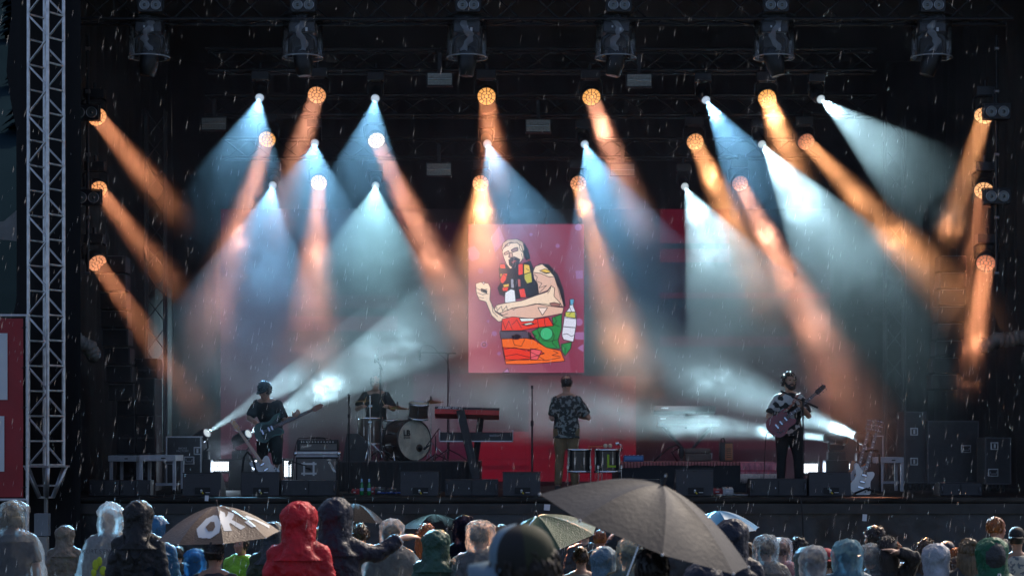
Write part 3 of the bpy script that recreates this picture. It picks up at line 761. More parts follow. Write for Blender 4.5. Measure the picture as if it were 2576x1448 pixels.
# twin-lens audience lamps
rim = mat('dull_steel_rim', (.32,.33,.34), .3, .9); bowl = mat('lamp_bowl', (.16,.165,.16), .22, .7); smglass = mat('lamp_front_glass', (.10,.11,.105), .15, 0, coat=.3)
def twin(px, py, Y, sc, lab, arm):
    c = W(px, py, Y); t = thing('twin_lamp', lab, 'stage light', c, 0, 'twin-lens audience lamps'); w = S(66*sc,Y); h = S(37*sc,Y); r = h*.38
    MB().bx(-w/2,w/2,.0,.16,-h/2,h/2).build('housing', lamp_body, t, .008)
    for s in (-1,1):
        Mx = MX((s*w*.235,-.005,0), frame((0,-1,0)))
        ln = MB().lathe([(r*.86,.012),(r*.7,-.0),(r*.35,.008),(0,.012)], 20, Mx).build('lens', smglass, t)
        MB().lathe([(r*.86,.0),(r*.86,.02),(r,.02),(r,.0)], 22, Mx, closed=True).build('lens_rim', rim, ln)
        MB().lathe([(r*.30,.012),(r*.22,.02),(0,.024)], 12, Mx).build('bulb_cap', bowl, ln)
    MB().bx(-w/2-.015,-w/2-.004,.03,.1,-h*.3,h*.55).bx(w/2+.004,w/2+.015,.03,.1,-h*.3,h*.55).bx(-w/2-.015,w/2+.015,.05,.09,h*.55,h*.62).build('bracket', lamp_body, t)
    m = MB(); m.tube((arm[0],.07,h*.3),(arm[0],.12,arm[1]),.018,None,8); m.build('mounting_arm', lamp_body, t)
for (a,b,sc,lab,arm) in [(215,283,1,'upper twin lamp on the left pipe',(.03,.3)),(220,497,1,'lower twin lamp on the left pipe',(.03,.3)),(2509,281,1,'upper twin lamp on the right pipe',(-.03,.3)),(2509,494,1,'lower twin lamp on the right pipe',(-.03,.3))]:
    twin(a,b,32.05,sc,lab,arm)
order = ['leftmost','second','third','fourth','fifth','rightmost']
for k, px in enumerate((378,763,1178,1557,1953,2347)):
    twin(px,13,30.75,.92,'%s twin lamp along the top front truss' % order[k],(0,.25))
# moving lamps under clear rain hoods on the front truss
def clear_plastic(key, tint, fac):
    m = bpy.data.materials.new(key); m.use_nodes = True; nt = m.node_tree; nt.nodes.clear(); N = nt.nodes.new; L = nt.links.new
    tr = N('ShaderNodeBsdfTransparent'); tr.inputs[0].default_value = (*tint,1)
    gl = N('ShaderNodeBsdfGlossy'); gl.inputs['Roughness'].default_value = .12
    df = N('ShaderNodeBsdfTranslucent'); df.inputs[0].default_value = (.7,.72,.75,1)
    d2 = N('ShaderNodeBsdfDiffuse'); d2.inputs[0].default_value = (.7,.72,.75,1)
    lw = N('ShaderNodeLayerWeight'); lw.inputs[0].default_value = .25
    nz = N('ShaderNodeTexNoise'); nz.inputs['Scale'].default_value = 9; nz.inputs['Detail'].default_value = 4
    tc = N('ShaderNodeTexCoord'); L(tc.outputs['Object'], nz.inputs['Vector'])
    bp = N('ShaderNodeBump'); bp.inputs['Strength'].default_value = .8; bp.inputs['Distance'].default_value = .03; L(nz.outputs[0], bp.inputs['Height']); L(bp.outputs[0], gl.inputs['Normal'])
    m1 = N('ShaderNodeMixShader'); L(lw.outputs['Fresnel'], m1.inputs[0]); L(tr.outputs[0], m1.inputs[1]); L(gl.outputs[0], m1.inputs[2])
    a = N('ShaderNodeAddShader'); L(df.outputs[0], a.inputs[0]); L(d2.outputs[0], a.inputs[1])
    m2 = N('ShaderNodeMixShader'); m2.inputs[0].default_value = fac; L(m1.outputs[0], m2.inputs[1]); L(a.outputs[0], m2.inputs[2])
    o = N('ShaderNodeOutputMaterial'); L(m2.outputs[0], o.inputs[0]); return m
hood_clear = clear_plastic('clear_hood_plastic', (.95,.96,.97), .008)
film = clear_plastic('crumpled_clear_film', (.85,.87,.88), .22)
label_white = mat('white_sticker', (.7,.7,.7), .6)
for k, px in enumerate((376,762,1175,1549,1947,2343)):
    Yh = 31.15; c = W(px, 95, Yh); r = S(50,Yh); hh = S(52,Yh)
    t = thing('hooded_lamp', '%s moving lamp under a clear rain hood on the front truss' % order[k], 'stage light', c, 0, 'moving lamps under clear rain hoods')
    MB().lathe([(r*.98,hh),(r,hh*.9),(r*1.0,0),(r*1.02,-hh)], 36).build('rain_hood', hood_clear, t).data.polygons.foreach_set('use_smooth', [True]*36*3+[False]*2)
    hood = t.children[0]; bm = bmesh.new(); bm.from_mesh(hood.data); bmesh.ops.delete(bm, geom=[f for f in bm.faces if len(f.verts) > 4], context='FACES'); bm.to_mesh(hood.data); bm.free()
    MB().lathe([(r*1.0,-hh),(r*1.05,-hh),(r*1.05,-hh+.018),(r*1.0,-hh+.018)], 36, closed=True).build('lower_rim', mat('clear_rim',(.35,.36,.37),.2,.2), t)
    MB().lathe([(0,hh+.045),(r*.8,hh+.045),(r*1.08,hh+.01),(r*1.08,hh-.01),(0,hh-.01)], 36).build('hood_cap', black_plastic, t)
    b = MB().bx(-.2,.2,-.13,.13,.06,hh-.03).build('lamp_base', lamp_body, t, .02)
    MB().bx(-.07,-.045,-.135,-.131,.13,.16).bx(.05,.085,-.135,-.131,.07,.13).bx(.0,.02,-.135,-.131,.13,.155).build('white_sticker', label_white, b)
    m = MB()
    for s in (-1,1): m.path([(0,0,.08),(s*.1,0,.06),(s*.19,0,-.02),(s*.2,0,-.3)], .035, 8)
    m.build('yoke', lamp_body, t)
    tilt = [R(8),R(-6),R(3),R(10),R(-14),R(16)][k]; A = Matrix.Rotation(tilt,3,'Y') @ Matrix.Rotation(R(180),3,'X')
    MB().lathe([(0,-.18),(.12,-.17),(.15,-.05),(.14,.12),(.11,.26),(.1,.27),(0,.25)], 22, MX((0,0,-.32), A)).build('head', lamp_body, t)
    m = MB(); rr = random.Random(k+40); n = 14
    for i in range(n+1):
        z = hh*.85-1.6*hh*i/n; w = .02+.035*abs(math.sin(i*.9+k))+.02*rr.random(); x0 = .05*math.sin(i*.55+k*1.7)
        m.v += [(x0-w, -.2+.05*rr.random(), z), (x0+w*.2, -.23+.04*rr.random(), z+.01), (x0+w, -.2+.05*rr.random(), z)]
    for i in range(n):
        for j in range(2): m.f.append((i*3+j, i*3+j+1, i*3+j+4, i*3+j+3)); m.mi.append(0); m.sm.append(True)
    m.build('crumpled_film', film, t)
    MB().tube((-.1,0,hh+.03),(-.1,0,hh+.16),.02,None,8).tube((.1,0,hh+.03),(.1,0,hh+.16),.02,None,8).build('truss_clamp', lamp_body, t)
# ------------------------------------------------------------------ gear on the stage
def PX(px, Y): return (px-CX)/F*Y
def PZ(py, Y): return CAMZ-(py-HOR)/F*Y
def at(px, Y): return (PX(px,Y), Y, DECK)
grille = mat('grey_monitor_grille', (.050,.050,.053), .62, 0, .15, 60, bump=.25, bs=400)
sock_white = mat('pale_connector', (.6,.62,.6), .4); yel = mat('yellow_tape', (.55,.42,.02), .5)
def wedge(x0, x1, ytop, Y, lab, flip=1):
    w = S(x1-x0, Y); h = PZ(ytop,Y)-DECK
    t = thing('stage_monitor', lab, 'monitor speaker', at((x0+x1)/2, Y), 0, 'floor monitor speakers')
    prof = [(-.02,0),(.52,0),(.52,.12),(.10,h),(.0,h)]
    MB().prism([(y,z) for y,z in prof], w, MX((-w/2,0,0), Matrix(((0,0,1),(1,0,0),(0,1,0))))).build('cabinet', grille, t, .012)
    k = w*.36; MB().bx(-.10,.13,-.036,-.022,.035,.13).build('socket_recess', rubber, t)
    MB().tube((-.0,-.04,.07),(-.0,-.06,.09),.016,None,8).tube((0,-.045,.05),(.0,-.04,.09),.012,None,8).build('cable_plug', sock_white, t)
    MB().tube((.01,-.05,.06),(.03,-.07,.035),.011,None,8).build('plug_boot', yel, t)
    MB().bx(.06,.125,-.042,-.037,.05,.058).build('socket_label', label_white, t)
    MB().bx(-w/2-.006,w/2+.006,-.0,.10,h,h+.012).build('top_edge', black_plastic, t)
    MB().bx(-.03,.03,-.004,-.001,h-.03,h-.02).build('badge', black_plastic, t)
def lowbox(x0, x1, ytop, Y, lab):
    w = S(x1-x0, Y); h = PZ(ytop,Y)-DECK
    t = thing('low_monitor', lab, 'monitor speaker', at((x0+x1)/2, Y), 0, 'low black monitor speakers')
    MB().prism([(0,0),(.5,0),(.5,h*.6),(.3,h),(.02,h)], w, MX((-w/2,0,0), Matrix(((0,0,1),(1,0,0),(0,1,0))))).build('cabinet', black_plastic, t, .012)
    for s in (-1,1):
        hd = MB().path([(s*(w/2-.03),-.004,h*.25),(s*(w/2-.03),-.03,h*.3),(s*(w/2-.03),-.03,h*.65),(s*(w/2-.03),-.004,h*.7)], .009, 6).build('handle', mat('worn_steel',(.16,.16,.17),.45,.7), t)
    MB().bx(-w*.06,-w*.045,-.006,-.001,h*.42,h*.5).build('badge', label_white, t)
    MB().bx(-.006,.006,-.003,-.001,.02,h-.02).build('seam', rubber, t)
for a in [(460,556,1190,30.7,'grey floor monitor below the lit left strobe panel'),(607,702,1188,30.7,'grey floor monitor in front of the white guitar on its stand'),(1008,1103,1186,30.7,'grey floor monitor in front of the drum riser'),
          (1265,1359,1188,30.7,'grey floor monitor beside the straight microphone pole'),(1701,1794,1181,30.7,'grey floor monitor in front of the rug covered riser'),(2036,2140,1188,30.7,'grey floor monitor left of the white guitar pair')]: wedge(*a)
for a in [(224,300,1207,30.75,'low black monitor under the left end of the white tables'),(302,378,1207,30.75,'low black monitor under the caster table'),(706,846,1207,30.75,'low black monitor in front of the guitar amplifier'),
          (1120,1253,1205,30.75,'low black monitor at the foot of the keyboard stand'),(1887,2030,1203,30.75,'low black monitor at the guitarist feet'),(1566,1660,1205,30.75,'low black monitor behind the big grey umbrella'),(2365,2470,1214,30.9,'low black monitor at the dark right wing')]: lowbox(*a)
# tables
def table(x0, x1, Y, ytop, th, legs, lab, caster=False, side=.55):
    w = S(x1-x0,Y); zt = PZ(ytop,Y)-DECK; t = thing('work_table', lab, 'table', at((x0+x1)/2,Y), 0, 'pale metal tables')
    h = S(th,Y)
    MB().bx(-w/2,w/2,0,side,zt-h,zt).build('table_top', white_paint, t, .008)
    for (lx, ly) in legs:
        x = -w/2+w*lx; y = .04+(side-.08)*ly; zl = .1 if caster else .01
        lg = MB().bx(x-.025,x+.025,y-.025,y+.025,zl,zt-h).build('leg', white_paint, t, .004)
        if caster:
            MB().tube((x-.015,y,.045),(x+.015,y,.045),.045,None,14).build('caster_wheel', rubber, lg)
            MB().bx(x-.022,x+.022,y-.03,y+.02,.06,.1).build('caster_fork', alu_dark, lg)
    MB().bx(-w/2+.02,w/2-.02,side*.45,side*.45+.03,.13,.17).build('stretcher', white_paint, t)
    MB().bx(w*.1,w*.22,-.004,-.001,zt-h*.62,zt-h*.42).build('maker_plate', rubber, t)
table(272,341,33.0,1145,15,[(.1,0),(.3,1),(.9,1)],'shorter pale table at the far left below the speaker stack', side=.5)
table(350,442,31.6,1144,15,[(.06,1),(.95,0),(.98,1),(.04,0)],'pale caster table in front of the left flight case', True, .75)
table(2197,2274,33.2,1149,15,[(.28,0),(.95,0),(.28,1),(.95,1)],'pale table behind the guitar pair at the right', False, .6)
# flight cases
steel_corner = mat('case_steel', (.45,.46,.48), .3, .9, .2, 20)
def flight_case(x0, x1, Y, ytop, dep, lab, latches=(), handles=(), text=None, casters=True, edge=alu_dark):
    w = S(x1-x0,Y); zb = .12 if casters else 0; h = PZ(ytop,Y)-DECK
    t = thing('flight_case', lab, 'flight case', at((x0+x1)/2,Y), 0, 'flight cases')
    MB().bx(-w/2,w/2,0,dep,zb,h).build('case_body', case_black, t)
    e = .022; o = .004
    def ed(a): MB().box(((a[0]+a[1])/2,(a[2]+a[3])/2,(a[4]+a[5])/2),(a[1]-a[0],a[3]-a[2],a[5]-a[4])).build('edge_strip', edge, t)
    for z0 in (zb-o, h-e+o): ed((-w/2+e,w/2-e,-o,e,z0,z0+e)); ed((-w/2+e,w/2-e,dep-e,dep+o,z0,z0+e))
    for x_ in (-w/2-o, w/2-e+o): ed((x_,x_+e,-o,e,zb,h)); ed((x_,x_+e,dep-e,dep+o,zb,h)); ed((x_,x_+e,e,dep-e,h-e+o,h+o))
    for (lx, lz) in latches:
        c = Vector((-w/2+w*lx,-.008,zb+(h-zb)*lz)); la = MB().box(c,(.13,.012,.13)).build('latch', steel_corner, t, .01)
        MB().box(c+Vector((0,-.009,0)),(.09,.01,.09)).build('latch_dish', case_black, la); MB().box(c+Vector((0,-.018,0)),(.03,.012,.07)).build('latch_lever', steel_corner, la)
    for (lx, lz) in handles:
        c = Vector((-w/2+w*lx,-.008,zb+(h-zb)*lz)); la = MB().box(c,(.17,.012,.13)).build('handle_dish', steel_corner, t, .01)
        MB().box(c+Vector((0,-.009,0)),(.13,.01,.095)).build('dish_recess', case_black, la); MB().path([c+Vector((-.05,-.02,.02)),c+Vector((-.045,-.026,-.02)),c+Vector((.045,-.026,-.02)),c+Vector((.05,-.02,.02))],.007,6).build('handle', steel_corner, la)
    if text:
        for k, ln in enumerate(text[0]): text_mesh('case_lettering', ln, text[1], mat('pale_stencil',(.4,.41,.41),.7), t, (-w/2+w*text[2],-.004,zb+(h-zb)*text[3]-k*text[1]*.95), (R(90),0,0), bold=.001)
    if casters:
        for sx in (-1,1):
            for yy in (.1,dep-.1):
                MB().tube((sx*(w/2-.1)-.02,yy,.055),(sx*(w/2-.1)+.02,yy,.055),.055,None,14).bx(sx*(w/2-.1)-.03,sx*(w/2-.1)+.03,yy-.03,yy+.03,.07,.12).build('caster', rubber, t)
    return t
flight_case(418,506,33.4,1097,.55,'black flight case with pale stencil lettering left of the smoke', [(.90,.70)],[(.66,.5),(.1,.5)],(['SMOKE','FACTORY'],.045,.47,.75))
flight_case(2479,2543,33.5,1100,.6,'dark flight case with two latches at the far right edge', [(.35,.82)],[(.3,.25)],None,True,greytr)
flight_case(2276,2330,34.6,1035,.7,'tall dark case with a steel bar behind the right table', [(.43,.72),(.43,.3)],[],None,True, greytr)
flight_case(2334,2462,34.4,1058,.8,'wide dark case left of the far right flight case', [],[(.75,.55)],None,True, greytr)
flight_case(2178,2222,35.6,1095,.6,'dark case behind the right floor beam lamps', [],[],None,True,alu_dark)
# sub stack and line arrays
spk = mat('black_speaker_grille', (.007,.007,.0075), .8, 0, .25, 40, bump=.3, bs=260)
def speaker_box(loc, w, d, h, lab, handles=True, group='stacked bass speakers', name='bass_speaker'):
    t = thing(name, lab, 'speaker', loc, 0, group)
    MB().bx(-w/2,w/2,0,d,.004,h-.004).build('cabinet', black_plastic, t, .01)
    MB().bx(-w/2+.02,w/2-.02,-.012,-.001,.02,h-.02).build('grille', spk, t)
    if handles:
        MB().lathe([(0,0),(.055,0),(.062,.008),(.05,.012),(0,.004)],18,MX((0,-.012,h*.42),frame((0,-1,0)))).build('round_handle', rubber, t)
        MB().bx(-.16,.16,-.03,-.012,h*.42-.02,h*.42+.01).build('handle_bar', mat('worn_black_steel',(.05,.05,.052),.4,.5), t)
    return t
w_ = S(47,33.6); hh_ = (PZ(951,33.6)-PZ(1236,33.6))/3
rows = ['bottom','middle','top']
for i in range(2):
    for j in range(3):
        speaker_box((PX(317+49*i,33.6),33.6,DECK+hh_*j), w_, .7, hh_, '%s bass speaker of the %s stack behind the left tables' % (rows[j], ['left','right'][i]))
speaker_box((PX(367,33.7),33.7,DECK+3*hh_), S(58,33.7), .5, S(50,33.7), 'smaller speaker standing on the left bass stack', True, None)
for (px, Y, lab) in ((282,32.6,'left'),(2398,35.2,'right')):
    for k in range(8):
        z = PZ(640,Y)-k*.29-.29
        t = speaker_box((PX(px,Y)-.0,Y+.015*k*k,z), S(66,Y), .45, .275, '%s cabinet from the top of the %s hanging speaker column' % (['first','second','third','fourth','fifth','sixth','seventh','lowest'][k], lab), False, 'hanging line array cabinets', 'line_array_cabinet')
        for s_ in (-1,1): MB().bx(s_*S(66,Y)/2-.006,s_*S(66,Y)/2+.006,.0,.4,.02,.25).build('side_plate', mat('rigging_steel',(.09,.09,.095),.45,.8), t)
        MB().bx(-S(30,Y),S(30,Y),-.018,-.013,.262,.268).build('edge_glint', rim, t)
# mic stands
def stand_base(m, x, y, z, r=.13): m.lathe([(0,.0),(r,.0),(r,.012),(r*.9,.022),(.02,.03),(.02,.06),(0,.06)], 22, MX((x,y,z)))
def mic(t, p, d, L=.17):
    p = Vector(p); d = Vector(d).normalized(); A = frame(d)
    b = MB().lathe([(0,-L),(.011,-L),(.016,-.04),(.02,-.03),(0,-.03)], 14, MX(p,A)).build('microphone', black_metal, t)
    MB().ball(p-d*.01, (.025,.025,.028), 12, 8, rot=A).build('microphone_grille', mat('mic_mesh',(.12,.12,.125),.35,.8,bump=.6,bs=500), b)
def wire(t, pts, r=.004, name='cable', m_=rubber):
    P = [Vector(p) for p in pts]; out = []
    for i in range(len(P)-1):
        for k in range(6):
            f = k/6; a = P[max(i-1,0)]; b = P[i]; c = P[i+1]; d = P[min(i+2,len(P)-1)]
            out.append(.5*((2*b)+(c-a)*f+(2*a-5*b+4*c-d)*f*f+(3*b-a-3*c+d)*f**3))
    out.append(P[-1]); return MB().path(out, r, 6).build(name, m_, t)
t = thing('microphone_stand', 'straight microphone stand with microphone left of the drums', 'microphone stand', at(878,31.4))
zt = PZ(992,31.4)-DECK
m = MB(); stand_base(m,0,0,0,.1); m.build('stand_base', black_metal, t); MB().tube((0,0,.03),(0,0,zt-.33),.013).tube((0,0,zt-.75),(0,0,zt-.1),.009).build('pole', black_metal, t)
MB().tube((0,0,zt-.36),(0,0,zt-.3),.022,None,10).build('clutch', black_metal, t)
mic(t, (0,0,zt), (0,.1,1)); wire(t, [(0,.01,zt-.17),(.02,.02,zt-.25),(-.02,0,zt-.5),(-.035,0,.6),(-.03,0,.05)])
t = thing('microphone_stand', 'tall straight microphone pole without microphone left of the singer', 'microphone stand', at(1338.7,31.8))
m = MB(); stand_base(m,0,0,0,.13); m.build('stand_base', black_metal, t); zt = PZ(974,31.8)-DECK
MB().tube((0,0,.03),(0,0,zt-.55),.016).tube((0,0,zt-.6),(0,0,zt),.011).build('pole', black_metal, t); MB().tube((0,0,zt-.6),(0,0,zt-.52),.026,None,10).tube((0,0,zt-.02),(0,0,zt+.03),.02,None,10).build('clutch', black_metal, t)
t = thing('microphone_stand', 'microphone stand with boom in front of the guitarist', 'microphone stand', at(2020,30.98))
Yb = 30.98; zj = PZ(1004,Yb)-DECK
m = MB(); stand_base(m,0,0,0,.12); m.build('stand_base', black_metal, t); MB().tube((0,0,.03),(0,0,zj),.012).build('pole', black_metal, t)
pm = Vector((PX(1966,Yb)-PX(2020,Yb),.02,PZ(983,Yb)-DECK)); pe = Vector((PX(2057,Yb)-PX(2020,Yb),-.02,PZ(1025,Yb)-DECK))
dd = (pe-pm).normalized(); MB().tube(pm+dd*.13, pe,.008).tube(pe-dd*.16,pe,.016,.016,8).build('boom', black_metal, t); MB().ball((0,0,zj),.028).build('swivel', black_metal, t)
mic(t, pm, -dd); wire(t, [pm+dd*.16, pm+dd*.3+Vector((0,-.01,-.03)), (-.03,-.02,zj-.1),(.018,-.02,zj-.5),(.02,-.02,.3),(.1,-.05,.02)])
# guitar amplifier
tweed = mat('grey_grille_cloth', (.17,.16,.145), .8, 0, .12, 90, bump=.5, bs=180); tolex = mat('black_tolex', (.018,.018,.018), .6, 0, .2, 50, bump=.4, bs=200)
Ya = 32.0; x0, x1 = PX(744,Ya), PX(849,Ya); wa = x1-x0
t = thing('speaker_cabinet', 'grey fronted guitar speaker cabinet with white tape cross', 'amplifier', ((x0+x1)/2,Ya,DECK))
hc = PZ(1149,Ya)-DECK
MB().bx(-wa/2,wa/2,.012,.33,0.01,hc).build('cabinet', tolex, t, .012); MB().bx(-wa/2+.025,wa/2-.025,-.0,.011,.04,hc-.025).build('grille_cloth', tweed, t)
MB().bx(-wa/2,-wa/2+.022,-.004,.012,.01,hc).bx(wa/2-.022,wa/2,-.004,.012,.01,hc).bx(-wa/2+.022,wa/2-.022,-.004,.012,hc-.022,hc).build('frame_edge', tolex, t)
text_mesh('amp_badge', 'Fender', .085, chrome, t, (wa*.36,-.006,hc-.13), (R(90),R(62),0), .003, shear=.3)
tp = mat('white_gaffer_tape', (.68,.68,.66), .7)
cxm = PX(777,Ya)-(x0+x1)/2; czm = PZ(1178,Ya)-DECK
m = MB(); q = .075
for s in (-1,1): m.box((cxm+s*q,-.004,czm),(.03,.003,.22)); m.box((cxm,-.006,czm+s*q),(.24,.003,.03))
m.build('tape_strip', tp, t)
t2 = thing('guitar_amplifier', 'guitar amplifier head with knob row standing on the silver tray', 'amplifier', ((PX(746,Ya)+PX(850,Ya))/2,Ya+.02,DECK+hc+.095))
ha = PZ(1105,Ya)-DECK-hc-.095; wb = PX(850,Ya)-PX(746,Ya)
MB().bx(-wb/2,wb/2,.012,.27,0,ha).build('cabinet', tolex, t2, .012); MB().bx(-wb/2+.05,wb/2-.02,.002,.011,.015,ha*.63).build('grille_cloth', tweed, t2)
MB().bx(-wb/2+.05,wb/2-.02,-.002,.011,ha*.67,ha*.93).build('control_panel', mat('black_panel',(.012,.012,.012),.3), t2)
for k in range(11): MB().tube((-wb/2+.11+k*.046,-.002,ha*.8),(-wb/2+.11+k*.046,-.022,ha*.8),.013,.01,10).build('knob', mat('pale_knob',(.4,.4,.38),.4,.3), t2)
text_mesh('amp_badge', 'Fender', .06, chrome, t2, (-wb/2+.15,-.002,ha*.42), (R(90),R(-12),0), .003, shear=.3)
MB().path([(-.12,.12,ha),(-.1,.12,ha+.02),(.1,.12,ha+.02),(.12,.12,ha)],.012,8).build('carry_handle', rubber, t2)
wire(t2, [(.2,.2,ha+.005),(.1,.15,ha+.03),(-.05,.1,ha+.035),(-.2,.1,ha+.02),(-.33,.1,ha-.02),(-.40,.12,-.3),(-.41,.1,-.58)],.006,'cable')
t = thing('amp_tray', 'silver road tray between amplifier head and cabinet', 'tray', ((PX(739,Ya)+PX(857,Ya))/2,Ya-.02,DECK+hc+.004)); wt = PX(857,Ya)-PX(739,Ya)
MB().bx(-wt/2+.03,wt/2-.03,0,.36,0,.03).bx(-wt/2+.03,wt/2-.03,.0,.36,.042,.086).build('tray_board', white_paint, t); MB().bx(-wt/2+.05,wt/2-.05,-.006,.0,.046,.08).build('front_rail', alu_dark, t)
for s in (-1,1): MB().ball((s*(wt/2-.03),0,.05),.036).build('ball_corner', chrome, t)
t = thing('microphone_stand', 'low microphone stand with boom reaching to the amplifier grille', 'microphone stand', at(727,31.7)); zj = PZ(1164,31.7)-DECK
m = MB(); stand_base(m,0,0,0,.1); m.build('stand_base', black_metal, t); MB().tube((0,0,.03),(0,0,zj),.013).build('pole', black_metal, t)
MB().tube((PX(698,31.7)-PX(727,31.7),.0,PZ(1150,31.7)-DECK),(PX(768,31.7)-PX(727,31.7),.2,PZ(1171,31.7)-DECK),.009).build('boom', black_metal, t); MB().ball((0,0.06,zj),.03).build('swivel', black_metal, t)
mic(t,(PX(777,31.7)-PX(727,31.7),.26,czm),(.4,.8,-.1),.14); wire(t,[(-.12,.0,zj+.06),(-.2,0,zj-.12),(-.17,0,.1),(-.05,-.05,.02)])
# guitars: body centre at origin, neck along +X, face +Z
def outline(kind):
    if kind == 'semi':   # rounded semi-hollow body with two cutaways
        P = [(-.25,0),(-.24,.09),(-.19,.16),(-.11,.185),(-.03,.165),(.03,.14),(.09,.145),(.15,.15),(.20,.125),(.205,.095),(.17,.06),(.155,.03),(.155,-.03),(.17,-.06),(.205,-.095),(.20,-.125),(.15,-.15),(.09,-.145),(.03,-.14),(-.03,-.165),(-.11,-.185),(-.19,-.16),(-.24,-.09)]
    elif kind == 'bass':
        P = [(-.24,-.02),(-.22,.08),(-.16,.15),(-.08,.16),(.0,.125),(.07,.125),(.14,.165),(.22,.18),(.26,.16),(.24,.12),(.18,.075),(.15,.03),(.15,-.04),(.18,-.08),(.20,-.12),(.17,-.155),(.10,-.15),(.03,-.13),(-.04,-.14),(-.11,-.17),(-.18,-.15),(-.23,-.09)]
    else:                # double-cut solid body
        P = [(-.23,-.01),(-.215,.08),(-.16,.145),(-.08,.155),(-.01,.125),(.05,.115),(.11,.14),(.17,.165),(.215,.155),(.215,.13),(.17,.085),(.14,.03),(.14,-.035),(.155,-.07),(.165,-.11),(.14,-.14),(.08,-.135),(.02,-.115),(-.05,-.13),(-.12,-.16),(-.18,-.145),(-.22,-.085)]
    n = len(P); out = []
    for i in range(n):
        a,b,c,d = (Vector(P[(i+k)%n]) for k in (-1,0,1,2))
        for f in (0,.33,.66): out.append(tuple(.5*((2*b)+(c-a)*f+(2*a-5*b+4*c-d)*f*f+(3*b-a-3*c+d)*f**3)))
    return out
def guitar(lab, loc, ax, nz, kind, bodym, pickm, neckm, boardm, scale=1.0, neck=.62, headm=None, tuners=6, head=.19, name='electric_guitar', inlay=True, headlen=None):
    t = thing(name, lab, 'guitar', loc)
    A = frame(nz, ax); t.rotation_euler = A.to_euler(); t.scale = (scale,)*3
    th = .045
    MB().prism(outline(kind), th, MX((0,0,-th/2)), sm=True).build('body', bodym, t, .008)
    if pickm: MB().prism([(x*.72+.03,y*.72-.02) for x,y in outline(kind)], .003, MX((0,0,th/2+.001))).build('pickguard', pickm, t)
    x0 = .13; x1 = x0+neck
    MB().prism([(x0-.04,-.028),(x1,-.021),(x1,.021),(x0-.04,.028)], .022, MX((0,0,th/2-.016))).build('neck', neckm, t, .004)
    fb = MB().prism([(x0-.05,-.028),(x1,-.021),(x1,.021),(x0-.05,.028)], .005, MX((0,0,th/2+.0065))).build('fretboard', boardm, t)
    for k in range(16):
        xf = x1-(neck+.05)*(1-2**(-(k+1)/12.0))*1.42
        if xf < x0-.04: break
        MB().bx(xf-.0012,xf+.0012,-.024,.024,th/2+.0116,th/2+.0132).build('fret', chrome, fb)
        if inlay and k in (2,4,6,8,11,14): MB().bx(xf+.006,xf+.02,-.013,.013,th/2+.0116,th/2+.0124).build('inlay', mat('pearl_inlay',(.6,.62,.6),.3), fb)
    hl = head; hp = [(x1,-.021),(x1+.03,-.04),(x1+hl,-.03),(x1+hl+.02,.0),(x1+hl-.01,.04),(x1+.035,.042),(x1,.021)]
    hd = MB().prism(hp, .016, MX((0,0,th/2-.016))).build('headstock', headm or neckm, t, .003)
    for k in range(tuners):
        s = 1 if k < tuners/2 else -1; q = k % (tuners//2); xx = x1+.04+q*(hl-.05)/max(1,tuners//2-1)
        MB().tube((xx,s*.02,th/2),(xx,s*.02,th/2+.012),.006,None,8).tube((xx,s*.03,th/2-.01),(xx,s*.058,th/2-.01),.004,None,6).ball((xx,s*.062,th/2-.01),(.01,.007,.006),8,5).build('tuner', chrome, hd)
    for xx in ((-.02,.08) if kind != 'bass' else (-.0,.05)):
        MB().bx(xx-.02,xx+.02,-.04,.04,th/2+.004,th/2+.014).build('pickup', mat('pickup_black',(.015,.015,.015),.3), t); MB().bx(xx-.012,xx+.012,-.033,.033,th/2+.014,th/2+.016).build('pickup_cover', chrome, t)
    MB().bx(-.12,-.095,-.04,.04,th/2+.002,th/2+.016).build('bridge', chrome, t)
    for (a,b) in ((-.15,-.08),(-.12,-.115),(-.075,-.12)): MB().tube((a,b,th/2),(a,b,th/2+.018),.012,.01,10).build('knob', mat('dark_knob',(.03,.025,.02),.3), t)
    m = MB()
    for k in range(6 if tuners >= 6 else 4): y = (k-2.5)*.008 if tuners >= 6 else (k-1.5)*.011; m.tube((-.11,y,th/2+.018),(x1,y*.75,th/2+.014),.0009,None,4,cap=False)
    m.build('strings', mat('string_steel',(.5,.5,.48),.3,1), t, kind='stuff')
    return t
maple = mat('maple_neck', (.50,.27,.09), .3, 0, .2, 8, stretch=(1,6,6), coat=.5); rosewood = mat('rosewood', (.06,.03,.02), .4, 0, .3, 10, stretch=(1,8,8))
white_gloss = mat('white_guitar_lacquer', (.72,.71,.66), .15, coat=.8); grey_gloss = mat('pale_grey_guitar_lacquer', (.62,.64,.66), .2, coat=.6)
red_gloss = mat('cherry_lacquer', (.16,.012,.012), .18, 0, .3, 5, coat=.8); green_gloss = mat('dark_green_lacquer', (.012,.06,.035), .2, 0, .2, 5, coat=.8); orange_gloss = mat('amber_sunburst', (.45,.14,.02), .2, 0, .3, 4, coat=.8)
def aim2(p, q): return (Vector(q)-Vector(p))
Yg = 31.75
bpos = W(668,1178,Yg); guitar('white electric guitar with maple neck leaning on its stand behind a monitor', bpos, aim2(bpos, W(586,1060,Yg+.12)), (.05,-1,.12), 'solid', grey_gloss, mat('pick_white',(.55,.55,.53),.3), maple, maple, 1.0, .60, inlay=False)
def gstand(lab, px, Y, pts_list):
    t = thing('guitar_stand', lab, 'guitar stand', at(px,Y)); o = Vector(at(px,Y))
    for pts in pts_list: MB().path([W(a,b,c)-o for a,b,c in pts], .017, 8).build('stand_leg', rubber, t)
    return t
